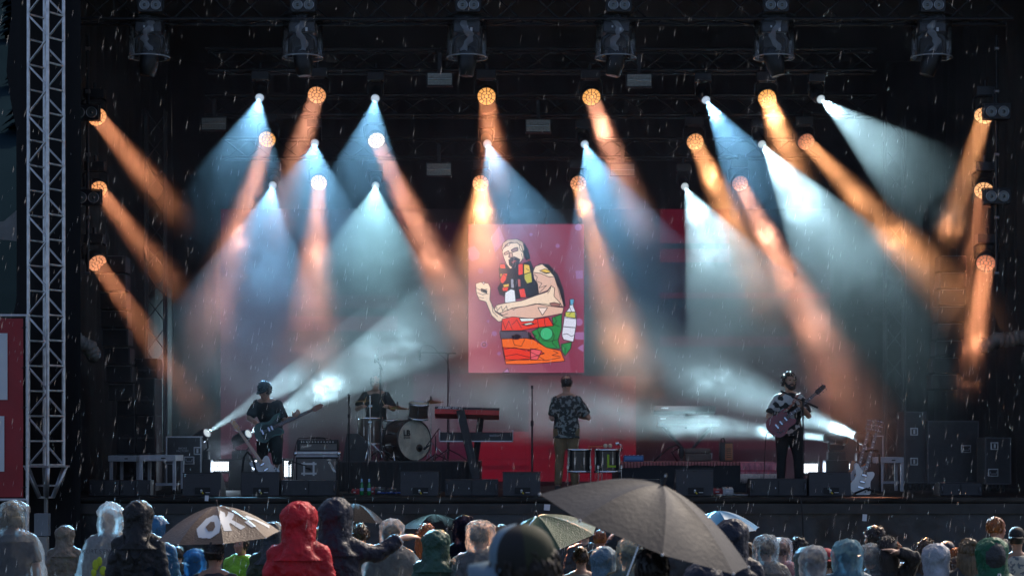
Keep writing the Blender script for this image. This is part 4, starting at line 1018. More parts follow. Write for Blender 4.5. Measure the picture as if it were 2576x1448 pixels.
gstand('black curved guitar stand holding the white guitar at the left', 645, Yg, [[(608,1242,31.6),(609,1190,31.6),(613,1150,31.65),(622,1136,31.65),(633,1146,31.65),(640,1168,31.65),(648,1200,31.6),(650,1242,31.6)],[(648,1136,31.95),(660,1145,31.95),(668,1168,31.9),(674,1200,31.85),(676,1238,31.85)]])
Yh = 31.5
bpos = W(2170,1208,Yh); guitar('white electric guitar with two pickups on the stand at the right', bpos, aim2(bpos, W(2206,1078,Yh+.12)), (-.05,-1,.1), 'solid', white_gloss, None, mat('brown_neck',(.12,.05,.03),.35), rosewood, 1.05, .60)
bpos = W(2156,1192,Yh+.22); guitar('amber guitar standing behind the white one at the right', bpos, aim2(bpos, W(2187,1068,Yh+.35)), (-.05,-1,.1), 'semi', orange_gloss, mat('pick_pale',(.5,.5,.5),.3), mat('brown_neck',(.12,.05,.03),.35), rosewood, .95, .60)
gstand('black guitar stand holding the two guitars at the right', 2180, Yh+.1, [[(2214,1238,31.75),(2214,1180,31.75),(2212,1140,31.75)],[(2150,1240,31.4),(2180,1228,31.4),(2215,1238,31.4)],[(2176,1134,31.55),(2192,1131,31.5),(2208,1134,31.6)]])
# drum riser
Yd = 33.6
t = thing('drum_riser', 'low black skirted riser carrying the drum kit', 'riser', at(1040,Yd)); hr = PZ(1160,Yd)-DECK; xa, xb = PX(835,Yd)-PX(1040,Yd), PX(1207,Yd)-PX(1040,Yd)
MB().bx(xa,xb,0.02,2.4,hr-.05,hr).build('platform', mat('riser_board',(.05,.048,.045),.5,0,.3,4), t)
sm_ = MB(); n = 90
for j in range(2):
    for i in range(n+1): sm_.v.append((xa+(xb-xa)*i/n, .0+.015*math.sin(i*1.3)+.012*mnoise.noise(Vector((i*.6,0,0))), hr-.012 if j == 0 else .0))
for i in range(n): sm_.f.append((i,i+1,n+2+i,n+1+i)); sm_.mi.append(0); sm_.sm.append(True)
sm_.build('riser_skirt', black_cloth, t); MB().bx(xa-.0,xa+.02,.03,2.4,0,hr-.05).bx(xb-.02,xb,.03,2.4,0,hr-.05).build('side_board', black_plastic, t)
RZ = DECK+hr
hoopm = mat('dark_hoop', (.03,.02,.016), .3, 0, coat=.5); skinm = mat('aged_drum_skin', (.55,.52,.40), .55, 0, .22, 7, det=5)
def drum(lab, c, ax, r, dep, shell, front=None, hoop=None, n=40, cat='drum', name='drum', lugs=8, top=None, port=False, group=None, legs=None):
    t = thing(name, lab, cat, c, 0, group); A = frame(ax, (1,0,0) if abs(Vector(ax).normalized().x) < .8 else (0,0,1)); M4 = A.to_4x4()
    MB().lathe([(r*.97,-dep/2),(r*.97,dep/2)], n, M4).build('shell', shell, t)
    for s in (-1,1):
        z = s*dep/2
        MB().lathe([(r*.985,z-.018),(r*1.035,z-.018),(r*1.035,z+.018),(r*.985,z+.018)], n, M4, closed=True).build('hoop', hoop or chrome, t)
        MB().lathe([(r*.985,z+s*.004),(0,z+s*.006)], n, M4).build('drum_head', (front if s > 0 else None) or top or skinm, t)
    for k in range(lugs):
        a = 2*PI*(k+.5)/lugs; p = Vector((r*1.0*math.cos(a), r*1.0*math.sin(a), 0))
        MB().tube(A @ (p+Vector((0,0,-dep*.16))), A @ (p+Vector((0,0,dep*.16))), .014, None, 8).tube(A @ (p*1.01+Vector((0,0,-dep*.5))), A @ (p*1.01+Vector((0,0,dep*.5))), .0045, None, 6).build('lug', chrome, t)
    return t, A
rk = S(51,33.9); kc = Vector((PX(1040,34.05), 34.05, RZ+rk*1.04)); kd = Vector((.62,-.78,.03)).normalized()
t, A = drum('large bass drum with pale aged front skin and lettering', kc-kd*.2, kd, rk, .44, dark_wood, skinm, hoopm, 48, lugs=10)
ftc = kd*.23
def kt(x, z): return ftc + A @ Vector((0,0,.004)) + (Vector((.78,.62,0)).normalized()*x + Vector((0,0,1))*z)
rz = math.atan2(.62,.78)
text_mesh('drum_lettering', 'LB', .135, mat('ink',(.012,.012,.012),.6), t, kt(-.16,.115), (R(88),0,rz), .001, bold=.004); text_mesh('drum_lettering', 'drums', .055, MATS['ink'], t, kt(-.16,.045), (R(88),0,rz), .001)
text_mesh('drum_lettering', 'remo', .02, MATS['ink'], t, kt(0,.295), (R(88),0,rz), .001)
MB().lathe([(0,.012),(.06,.012),(.066,.0),(0,.0)], 24, MX(kt(.1,-.13), A)).build('port_ring', mat('brown_port',(.10,.06,.03),.5), t); MB().lathe([(0,.002),(.042,.002),(.04,0),(0,0)],20,MX(kt(.1,-.13)+A @ Vector((0,0,.012)),A)).build('sound_port', rubber, t)
for s in (-1,1): MB().path([A @ Vector((0,0,.05))+Vector((.78,.62,0))*s*rk*.9+Vector((0,0,-rk*.35)), A @ Vector((0,0,.25))+Vector((.78,.62,0))*s*rk*1.25+Vector((0,0,-rk*1.02))],.011,8).build('spur', chrome, t)
drum('brown rack tom mounted above the bass drum', (PX(1053,34.1),34.1,PZ(1033,34.1)), (.08,-.22,1), .17, .24, dark_wood, None, None, 30, lugs=6)
MB().tube((0,0,-.12),(-.05,.12,-.32),.014).build('tom_arm', chrome, bpy.data.objects['drum.001'])
t, A = drum('brown floor tom at the left of the drum kit', (PX(930,34.1),34.1,PZ(1084,34.1)), (0,0,1), .215, .43, dark_wood, None, None, 34, lugs=8)
zf = PZ(1084,34.1)-RZ
for k in range(3):
    a = 2*PI*k/3+.5; x, y = .235*math.cos(a), .235*math.sin(a); MB().path([(x,y,.1),(x,y,-zf+.12),(x*1.15,y*1.15,-zf+.01)],.008,6).build('leg', chrome, t)
drum('snare drum half hidden behind the bass drum', (PX(985,34.7),34.7,RZ+.62), (0,-.05,1), .178, .14, alu_dark, None, None, 30, lugs=8)
t = thing('drum_stool', 'drum stool under the drummer', 'stool', (PX(944,35.2),35.2,RZ)); MB().lathe([(0,.5),(.17,.5),(.19,.47),(.18,.43),(0,.43)],24).build('seat', rubber, t); MB().tube((0,0,.1),(0,0,.43),.02).tube((0,0,.2),(.2,0,0),.012).tube((0,0,.2),(-.1,.17,0),.012).tube((0,0,.2),(-.1,-.17,0),.012).build('tripod', chrome, t)
brass = mat('cymbal_bronze', (.42,.28,.09), .25, 1.0, .2, 12)
def tripod(m, z0=0.0, r=.28, h=.32):
    for k in range(3):
        a = 2*PI*k/3+.3; m.path([(0,0,h),(r*.55*math.cos(a),r*.55*math.sin(a),h*.55),(r*math.cos(a),r*math.sin(a),z0+.01)],.011,6)
def cymbal(lab, px, py, Y, r, tilt=(0,0), h0=None):
    z = PZ(py,Y)-RZ; t = thing('cymbal', lab, 'cymbal', (PX(px,Y),Y,RZ), 0, 'cymbals on their stands')
    A = Euler((tilt[0],tilt[1],0)).to_matrix()
    MB().lathe([(0,.028),(.02,.028),(.045,.012),(.06,.004),(r,-.02),(r,-.0225),(.06,.001),(0,.001)],40,MX((0,0,z),A)).build('cymbal_disc', brass, t)
    MB().tube((0,0,.05),(0,0,z+.06),.011).tube((0,0,.0),(0,0,z*.55),.015).build('pole', chrome, t); MB().tube((0,0,z+.03),(0,0,z+.09),.02,.012,10).build('wing_nut', rubber, t)
    m = MB(); tripod(m); m.build('tripod', chrome, t); MB().tube((0,-.025,z*.55),(0,.025,z*.55),.022,None,10).build('clutch', chrome, t)
cymbal('crash cymbal right above the rack tom',1084,1009,34.9,.22,(R(6),R(-3))); cymbal('yellow edged ride cymbal behind the bass drum',1000,1023,34.9,.24,(R(5),R(4))); cymbal('hi-hat cymbal at the left above the floor tom',915,1006,34.9,.2,(R(3),R(-2)))
t = thing('cymbal_stand', 'bare chrome cymbal stand in front of the floor tom', 'cymbal stand', (PX(931,33.85),33.85,RZ)); z = PZ(996,33.85)-RZ
MB().tube((0,0,.03),(0,0,z),.010).tube((0,0,.03),(0,0,z*.6),.015).build('pole', chrome, t); m = MB(); tripod(m); m.build('tripod', chrome, t); MB().tube((-.03,0,z*.6),(.03,0,z*.6),.022).tube((-.03,0,z*.85),(.04,0,z*.85),.02).ball((0,0,z),.018).build('clutch', chrome, t)
def boomstand(px, Y, ptop, b0, b1, micp, lab, base=None):
    zb = RZ if base is None else base; t = thing('microphone_stand', lab, 'microphone stand', (PX(px,Y),Y,zb)); z = PZ(ptop,Y)-zb
    MB().tube((0,0,.03),(0,0,z),.011).tube((0,0,.03),(0,0,z*.5),.016).build('pole', black_metal, t); m = MB(); tripod(m, r=.34, h=.2); m.build('tripod', black_metal, t)
    p0 = Vector((PX(b0[0],Y)-PX(px,Y),.02,PZ(b0[1],Y)-zb)); p1 = Vector((PX(b1[0],Y)-PX(px,Y),.02,PZ(b1[1],Y)-zb)); MB().tube(p0,p1,.008).tube(p1+(p0-p1).normalized()*.3,p1,.015,None,8).build('boom', black_metal, t); MB().ball((0,.02,z),.025).build('swivel', black_metal, t)
    mic(t, p0+Vector((0,0,-.12)), (0,0,-1), .15); wire(t,[p0,p0+Vector((.06,0,.12)),p0.lerp(p1,.35)+Vector((0,0,.1)),p0.lerp(p1,.5),(.02,.02,z-.3),(.02,.02,.1)],.004)
boomstand(1127,34.4,890,(1056,886),(1147,888),None,'tall boom microphone stand right of the drums'); boomstand(957,34.0,925,(944,893),(962,930),None,'tall microphone stand rising over the floor tom')
t = thing('microphone_stand', 'short stand with microphone at the bass drum skin', 'microphone stand', (PX(1096,33.85),33.85,RZ)); m = MB(); tripod(m,r=.22,h=.12); m.build('tripod', black_metal, t)
MB().tube((0,0,.05),(0,0,.42),.011).tube((.06,.0,.55),(-.16,.03,.25),.008).build('pole', black_metal, t); mic(t,(-.19,.04,.21),(-.75,.2,-.5),.14)
t = thing('drum_monitor', 'black wedge speaker at the left end of the drum riser', 'monitor speaker', (PX(893,33.75),33.75,RZ)); wd = S(64,33.75); hd_ = PZ(1090,33.75)-RZ
MB().prism([(-wd/2,0),(wd/2,0),(wd/2,hd_*.7),(wd*.1,hd_),(-wd*.32,hd_)], .45, MX((0,.45,0), Matrix(((1,0,0),(0,0,-1),(0,1,0))))).build('cabinet', black_plastic, t, .02); MB().bx(-wd*.2,wd*.05,-.006,-.001,hd_*.4,hd_*.5).build('handle', rubber, t)
# keyboards
def keyboard(lab, x0, x1, ytop, ybot, Y, bodym, dep, text=None, edge=None, tiltx=R(12), roll=0, frame_=False, tc=None, th=None):
    w = S(x1-x0,Y); h = th or S(ybot-ytop,Y); c = W((x0+x1)/2,(ytop+ybot)/2,Y); t = thing('keyboard', lab, 'keyboard', c, 0, 'stage keyboards'); t.rotation_euler = (tiltx, roll, 0)
    MB().prism([(0,-h/2),(dep,-h/2),(dep,h*.1),(dep*.45,h/2),(0,h/2)], w, MX((-w/2,0,0), Matrix(((0,0,1),(1,0,0),(0,1,0))))).build('body', bodym, t, .008)
    k = MB(); n = 36
    for i in range(n): k.bx(-w/2+.04+(w-.08)*i/n,-.002-w/2+.04+(w-.08)*(i+1)/n,dep*.5,dep*.97,h*.1+.03,h*.1+.045)
    k.build('white_keys', mat('ivory_key',(.7,.7,.66),.3), t, kind='stuff')
    if edge: MB().bx(-w/2-.002,w/2+.002,-.006,-.001,h*.18,h/2+.001).build('back_strip', edge, t)
    m = MB()
    for i in range(7): m.tube((-w*.2+i*.035,-.004,-h*.1),(-w*.2+i*.035,-.012,-h*.1),.007,None,8)
    m.build('sockets', rubber, t, kind='stuff')
    if text:
        for (s, size, fx, fz, shear) in text: text_mesh('keyboard_lettering', s, size, tc or label_white, t, (-w/2+w*fx,-.009,h*fz), (R(90),0,0), .0006, 'LEFT', shear, .0008)
    if frame_:
        for s in (-1,1): MB().path([(s*w/2,-.03,-h*.6),(s*w/2,-.03,h*.7),(s*w/2,dep*.6,h*.7),(s*w/2,dep,-h*.5)],.009,6).build('wire_guard', white_paint, t)
        MB().bx(-w/2,w/2,-.035,-.02,-h*.62,-h*.5).build('support_rail', alu_dark, t)
    return t
kred = mat('red_keyboard_shell', (.50,.025,.02), .35, 0, .1, 5)
keyboard('upper keyboard with red shell facing away', 1094,1256,1026,1040,33.0, kred, .30, [('AKAI',.055,.04,.33,.25),('MPC KEY 61',.05,.16,.33,.2)], mat('black_strip',(.012,.012,.012),.35), R(-14), R(1.5), th=.12)
keyboard('lower black keyboard with lettering on its back', 1106,1290,1086,1108,33.15, black_plastic, .28, [('waldorf',.06,.68,.12,.0)], None, R(-4), 0, True, mat('grey_letter',(.35,.35,.36),.5))
t = thing('keyboard_stand', 'slanted black column stand under the two keyboards', 'keyboard stand', at(1190,33.2)); o = Vector(at(1190,33.2))
p0 = W(1158,1030,33.0)-o; p1 = W(1206,1238,33.0)-o; dv = (p1-p0).normalized(); A = frame(dv,(1,0,0))
cl = MB().box((p0+p1)/2-Vector((0,.06,0)), (S(21,33),.05,(p1-p0).length), A).build('column', black_plastic, t, .01)
text_mesh('stand_lettering', 'KEYBOARD STAND', .045, mat('dim_letter',(.10,.10,.10),.5), t, (p0+p1)/2+Vector((0,-.088,-.0)), (R(90),R(90-13),0), .0005)
MB().box((p0+p1)/2+Vector((.1,.35,0)), (S(18,33),.05,(p1-p0).length), frame(Vector((-dv.x*.6,.25,dv.z)))).build('rear_column', black_plastic, t, .01)
for (pxx,pyy) in ((1160,1048),(1176,1108)):
    q_ = W(pxx,pyy,33.0)-o; MB().box(q_+Vector((0,.12,0)),(.07,.4,.03)).build('support_arm', black_plastic, t)
MB().tube((p1.x-.25,-.2,.015),(p1.x+.2,-.2,.015),.02).tube((p1.x,-.3,.015),(p1.x,.7,.015),.02).build('foot', black_plastic, t)
# second keyboard place at the right, dim in the smoke
keyboard('upper pale keyboard dim in the smoke behind the rug riser', 1655,1812,1046,1064,38.0, mat('dull_red_shell',(.07,.012,.012),.5), .32, [('nord',.05,.04,.15,.0)], None, R(-12))
keyboard('lower keyboard dim in the smoke behind the rug riser', 1645,1800,1020,1034,38.2, mat('dark_red_shell',(.04,.01,.01),.5), .30, [('roland',.05,.12,.1,.0)], None, R(-12))
t = thing('keyboard_stand', 'dim keyboard stand in the smoke behind the rug riser', 'keyboard stand', (PX(1730,38.3),38.3,DECK)); zk = PZ(1064,38.2)-DECK
MB().path([(-.5,.0,zk-.02),(0,0,zk*.5),(.5,0,.02)],.03,8).build('stand_leg', black_metal, t); MB().path([(.5,.06,zk-.02),(0,.06,zk*.5),(-.5,.06,.02)],.03,8).build('stand_leg', black_metal, t); MB().path([(-.02,.1,zk-.1),(-.02,.1,zk+.32)],.03,8).build('upright', black_metal, t)
# rug riser at the right
Yr = 33.3; t = thing('rug_riser', 'low dark riser at the right under a red rug', 'riser', at(1755,Yr)); hr2 = PZ(1163,Yr)-DECK; xa, xb = PX(1556,Yr)-PX(1755,Yr), PX(1952,Yr)-PX(1755,Yr)
MB().bx(xa,xb,.0,2.2,0,hr2).build('platform', mat('dark_riser_cloth',(.012,.016,.02),.85,0,.3,4), t, .004)
rugm = bpy.data.materials.new('red_woven_rug'); rugm.use_nodes = True; nt = rugm.node_tree; p_ = nt.nodes['Principled BSDF']; p_.inputs['Roughness'].default_value = .9
wv = nt.nodes.new('ShaderNodeTexWave'); wv.bands_direction='X'; wv.inputs['Scale'].default_value = 6; wv.inputs['Distortion'].default_value = 2.5; wv.inputs['Detail'].default_value = 3
cr = nt.nodes.new('ShaderNodeValToRGB'); e = cr.color_ramp.elements; e[0].color = (.10,.010,.012,1); e[1].color = (.34,.05,.06,1); e.new(.85).color = (.42,.20,.18,1)
tc = nt.nodes.new('ShaderNodeTexCoord'); nt.links.new(tc.outputs['Object'], wv.inputs[0]); nt.links.new(wv.outputs[0], cr.inputs[0]); nt.links.new(cr.outputs[0], p_.inputs[0])
t = thing('red_rug', 'red woven rug over the right riser with a pink fringed end', 'rug', (PX(1755,Yr),Yr,DECK+hr2)); 
m = MB(); n = 60; xe = PX(1862,Yr)-PX(1755,Yr)
for i in range(n+1):
    x = xa-.02+(xe-xa+.02)*i/n; dz = S(5,Yr)+S(4,Yr)*(.5+.5*mnoise.noise(Vector((i*.25,0,2))))+ (S(6,Yr) if i < 12 else 0)
    m.v += [(x,2.0,.012),(x,-.01,.014),(x,-.022,-.01),(x,-.024+.006*math.sin(i),-dz)]
for i in range(n):
    for j in range(3): m.f.append((i*4+j,i*4+j+1,i*4+j+5,i*4+j+4)); m.mi.append(0); m.sm.append(True)
m.build('rug_sheet', rugm, t)
pinkm = mat('pink_striped_weave', (.50,.16,.20), .9, 0, .35, 30, stretch=(1,1,.25)); xq = PX(1953,Yr)-PX(1755,Yr)
m = MB(); n = 40; zf_ = [0,-.02,-S(14,Yr),-S(21,Yr),-S(24,Yr),-S(31,Yr)]
for i in range(n+1):
    x = xe+(xq-xe)*i/n
    for j, z in enumerate(zf_): m.v.append((x, (-.02 if j else .5)-.02*math.sin(i*1.1)*(j/5)-.03*(j > 0), .016+z))
for i in range(n):
    for j in range(5): m.f.append((i*6+j,i*6+j+1,i*6+j+7,i*6+j+6)); m.mi.append(1 if j == 3 else 0); m.sm.append(True)
m.build('fringed_end', [pinkm, mat('deep_pink_band',(.42,.03,.07),.9)], t)
m = MB(); r_ = random.Random(3)
for i in range(110):
    x = xe+(xq-xe)*i/110; L = S(24,Yr)*r_.uniform(.75,1.05); m.path([(x,-.06,.016+zf_[-1]+.005),(x+r_.uniform(-.012,.012),-.068,.016+zf_[-1]-L*.5),(x+r_.uniform(-.015,.015),-.062,.016+zf_[-1]-L)],[.006,.0055,.003],5)
m.build('fringe', mat('cream_fringe',(.55,.47,.42),.9,0,.2,20), t, kind='stuff')
R2 = DECK+hr2+.018
t = thing('radiator_speaker', 'upright black box with copper front on the rug riser', 'speaker', (PX(1828,33.7),33.7,R2)); w_ = S(32,33.7); h_ = S(48,33.7)
MB().bx(-w_/2,w_/2,0,.25,0,h_).build('cabinet', black_plastic, t, .012); MB().bx(-w_*.12,w_*.46,-.008,-.001,h_*.06,h_*.94).build('front_plate', mat('copper_plate',(.30,.12,.06),.35,.7,.3,8), t)
for k in range(5): MB().bx(-w_*.02,w_*.36,-.014,-.009,h_*(.2+.11*k),h_*(.24+.11*k)).build('slot', rubber, t)
MB().path([(-w_*.4,.1,h_),(-w_*.4,.05,h_+.06),(-w_*.2,.05,h_+.07),(-w_*.1,.08,h_)],.012,8).build('carry_handle', rubber, t)
t = thing('brown_case', 'closed brown suitcase lying on the rug riser', 'case', (PX(1757,34.0),34.0,R2)); MB().bx(-S(33,34),S(33,34),0,.5,0,S(34,34)*.55).build('lower_shell', mat('brown_leather',(.12,.09,.07),.6,0,.25,6,bump=.3,bs=40), t, .02); MB().bx(-S(33,34),S(31,34),.01,.49,S(34,34)*.57,S(34,34)*.95).build('lid', MATS['brown_leather'], t, .02)
MB().bx(S(33,34),S(33,34)+.02,.1,.4,.04,S(34,34)*.6).build('silver_panel', alu_dark, t)
t = thing('blue_lit_synthesizer', 'small blue lit synthesizer on the rug riser beside the toms', 'synthesizer', (PX(1594,33.6),33.6,R2)); MB().prism([(0,0),(.3,0),(.3,.06),(0,.1)], S(50,33.6), MX((-S(25,33.6),0,0), Matrix(((0,0,1),(1,0,0),(0,1,0))))).build('body', mat('blue_lit_panel',(.03,.12,.30),.4), t, .006); MB().bx(-S(22,33.6),S(22,33.6),-.006,-.001,.03,.08).build('front_panel', mat('pale_blue_lit_panel',(.08,.25,.5),.4), t)  # blue light falling on the synthesizer is put into its panel colours
m = MB()
for k in range(6): m.tube((-.2+.07*k,.1,.09),(-.2+.07*k,.1,.11),.01,None,8)
m.build('knobs', label_white, t, kind='stuff')
t = thing('folding_stool', 'black folded stool frame on the rug riser', 'stool', (PX(1690,34.0),34.0,R2)); MB().path([(-.3,0,.0),(-.05,0,.22),(.08,0,.27),(.16,0,.2)],.014,8).build('stool_leg', rubber, t); MB().path([(.1,.05,.0),(.0,.05,.15),(.16,.05,.24)],.014,8).build('stool_leg', rubber, t); MB().ball((.16,.02,.14),(.05,.05,.1)).build('padded_cover', rubber, t)
# percussion toms at the front centre
tomm = mat('black_tom_wrap', (.012,.013,.015), .2, 0, coat=.6); headw = mat('tom_skin', (.5,.5,.47), .5)
for (x0,x1,Yt,lab) in ((1427,1489,31.7,'left black tom in front of the singer'),(1495,1563,31.65,'right black tom marked with a green L')):
    r = S((x1-x0)/2,Yt)*.97; zt = PZ(1131,Yt); zb = PZ(1186,Yt); c = Vector((PX((x0+x1)/2,Yt),Yt+.2,(zt+zb)/2))
    t, A = drum(lab, c, (0,0,1), r, zt-zb, tomm, headw, None, 34, 'drum', 'floor_tom', 8, None, False, 'black floor toms')
    for k in range(3):
        a = 2*PI*k/3-.55+(.35 if x0 > 1450 else 0); x, y = (r+.02)*math.cos(a), (r+.02)*math.sin(a)
        lg = MB().tube((x,y,.02-.1),(x,y,DECK-c.z+.01),.008,None,8).build('leg', chrome, t); MB().box((x,y,-.1),(.035,.035,.06)).build('leg_bracket', chrome, lg, .006)
    if x0 > 1450:
        gm = mat('green_tape', (.32,.50,.01), .5); xl = PX(1530,Yt)-c.x; yl = -math.sqrt(max(0,r*r-xl*xl))-.004
        MB().box((xl,yl,.0),(.03,.004,.20)).box((xl+.06,yl-.001,-.085),(.12,.004,.03)).build('tape_letter', gm, t)
        mm_ = MB().tube((-.1,-.12,(zt-zb)/2+.02),(.2,.05,(zt-zb)/2+.03),.008,None,8); ml = thing('mallet_pair', 'two cream headed mallets lying on the right tom', 'mallets', c+Vector((-.05,-.02,(zt-zb)/2+.02)))
        for k in range(2):
            MB().tube((-.25+.02*k,.0+.05*k,.03),(.02+.075*k,-.03,.04),.006,None,8).build('mallet_stick', maple, ml); MB().ball((.02+.075*k,-.03,.045),(.035,.035,.036)).build('mallet_head', mat('cream_felt',(.6,.52,.38),.9,bump=.4,bs=60), ml)
        MB().path([(r+.01,-.05,(zt-zb)/2-.02),(r+.03,-.08,(zt-zb)/2+.06),(r-.03,-.1,(zt-zb)/2+.1)],.008,6).ball((r-.05,-.1,(zt-zb)/2+.1),(.035,.02,.03)).build('clip_microphone', chrome, t)
# small things along the front
greenglass = mat('green_bottle_glass', (.02,.22,.06), .08, 0, coat=.5); lbl = mat('bottle_label', (.25,.45,.62), .4)
for (px, lab) in ((910,'left green bottle standing on the deck before the drum riser'),(928.5,'right green bottle standing on the deck before the drum riser')):
    t = thing('bottle', lab, 'bottle', at(px,31.3), 0, 'green bottles'); MB().lathe([(0,0),(.03,0),(.031,.01),(.031,.12),(.024,.16),(.0135,.19),(.0135,.245),(0,.245)],20).build('glass', greenglass, t); MB().lathe([(.0316,.16*.4),(.0316,.11)],20).build('label', lbl, t); MB().lathe([(.0145,.20),(.0142,.247),(0,.25)],16).build('neck_foil', lbl, t)
blue_c = mat('blue_cable', (.02,.08,.35), .45)
for k,(px,w,h,c_,lab) in enumerate([(955,24,18,case_black,'black pedal box right of the green bottles'),(985,22,16,case_black,'second black pedal box before the grey monitor'),(893,18,14,mat('red_box',(.30,.02,.03),.5),'small red box left of the green bottles'),(938,16,18,MATS['red_box'],'small red box behind the right green bottle'),(2120,26,14,rubber,'small dark box right of the far monitor'),(1832,26,18,alu_dark,'silver bright cable reel before the rug riser'),(1806,30,14,MATS['red_box'],'red box before the rug riser')]):
    t = thing('pedal_box', lab, 'pedal', at(px,31.6+.05*k), 0, 'small boxes on the deck'); w_ = S(w,31.6); h_ = S(h,31.6); MB().prism([(0,0),(.2,0),(.2,h_),(0,h_*.7)], w_, MX((-w_/2,0,0), Matrix(((0,0,1),(1,0,0),(0,1,0))))).build('box', c_, t, .006); MB().bx(-w_*.2,w_*.1,-.004,-.001,h_*.3,h_*.5).build('sticker', label_white, t); MB().tube((0,.1,h_*.8),(0,.1,h_*.8+.03),.02,None,10).build('footswitch', chrome, t)
r_ = random.Random(11)
def floor_cable(lab, x0, x1, Y, m_, z=.012, r=.008, amp=.08):
    n = 26; pts = []
    for i in range(n+1):
        u = i/n; pts.append((PX(x0+(x1-x0)*u,Y), Y+amp*mnoise.noise(Vector((u*9,x0,0))), DECK+z+.01*abs(mnoise.noise(Vector((u*14,x0,5))))))
    tag(MB().path(pts, r, 6).build('floor_cable', m_), lab, 'cable')
for a in [('blue cable heap lying between pedal box and grey monitor',950,1008,31.4,blue_c,.03,.011,.3),('black cable running along the deck edge left of centre',850,1010,30.45,rubber),('black cable along the deck edge behind the big umbrella',1355,1700,30.5,rubber),('pale cable before the rug riser',1800,1890,30.9,mat('pale_cable',(.4,.42,.45),.5),.012,.009,.2),('black cable at the foot of the guitar pair',2140,2220,30.6,rubber),('dark cable at the far left of the deck',230,460,30.45,rubber)]: floor_cable(*a)
t = thing('front_cable', 'black cable hanging down the stage skirt right of the guitarist', 'cable', W(2012,1252,29.8)); wire(t,[(0,.1,.02),(.02,-.06,-.1),(.04,-.07,-.5),(.06,-.06,-1.2),(.05,-.05,-1.9)],.014)
# ------------------------------------------------------------------ people
crease_tex = bpy.data.textures.new('cloth_creases', 'CLOUDS'); crease_tex.noise_scale = .085; crease_tex.noise_depth = 3
crease_fine = bpy.data.textures.new('film_creases', 'CLOUDS'); crease_fine.noise_scale = .06; crease_fine.noise_depth = 4
skin_a = mat('skin_light', (.46,.27,.19), .5, 0, .12, 9, spec=.4); skin_b = mat('skin_warm', (.36,.20,.13), .5, 0, .12, 9, spec=.4); skin_r = mat('skin_ruddy', (.45,.20,.14), .5, 0, .15, 9)
eye_m = mat('eye_dark', (.02,.015,.012), .15); lip_m = mat('lips', (.32,.12,.10), .45)
jeans = mat('dark_jeans', (.03,.04,.07), .8, 0, .3, 12); trousers_dk = mat('dark_trousers', (.018,.018,.02), .8, 0, .3, 10); shoe_m = mat('dark_shoes', (.02,.018,.016), .5)
def remesh(o, vox, smooth=3, disp=0.0, tex=None, decim=None):
    r = o.modifiers.new('join', 'REMESH'); r.mode = 'VOXEL'; r.voxel_size = vox; r.use_smooth_shade = True
    s = o.modifiers.new('soften', 'SMOOTH'); s.factor = .5; s.iterations = smooth
    if disp:
        d = o.modifiers.new('creases', 'DISPLACE'); d.texture = tex or crease_tex; d.strength = disp; d.mid_level = .5; d.texture_coords = 'LOCAL'
    return o
def ering(c, ax, ay, a, b, n=16):
    return [c+ax*(a*math.cos(2*PI*i/n))+ay*(b*math.sin(2*PI*i/n)) for i in range(n)]
def add_head(m, c, Rm, k=1.0, jaw=1.0):
    prof = [(-.118,.026,.055,.026),(-.106,.044*jaw,.045,.045),(-.085,.056*jaw,.03,.062),(-.055,.065,.015,.080),(-.02,.071,.004,.091),(.02,.076,-.004,.098),(.055,.077,-.008,.099),(.085,.068,-.01,.089),(.105,.05,-.01,.066),(.117,.022,-.01,.03)]
    m.loft([[c+Rm @ (k*Vector((w*math.cos(2*PI*i/20), cy_+d*math.sin(2*PI*i/20), z))) for i in range(20)] for z,w,cy_,d in prof])
    m.path([c+Rm @ (k*Vector(p)) for p in ((0,.082,.022),(0,.100,-.012),(0,.108,-.03),(0,.09,-.042))], [k*.010,k*.012,k*.016,k*.010], 8)
    m.path([c+Rm @ (k*Vector(p)) for p in ((-.055,.062,.026),(-.03,.085,.032),(0,.088,.028),(.03,.085,.032),(.055,.062,.026))], k*.012, 8)
    for s in (-1,1):
        m.ball(c+Rm @ (k*Vector((s*.078,-.01,-.008))), (k*.010,k*.021,k*.032), 10, 7, rot=Rm); m.ball(c+Rm @ (k*Vector((s*.042,.06,-.03))), (k*.026,k*.026,k*.022), 10, 7, rot=Rm)
    m.ball(c+Rm @ (k*Vector((0,.086,-.066))), (k*.026,k*.014,k*.014), 10, 7, rot=Rm); m.ball(c+Rm @ (k*Vector((0,.072,-.102))), (k*.022,k*.018,k*.018), 10, 7, rot=Rm)
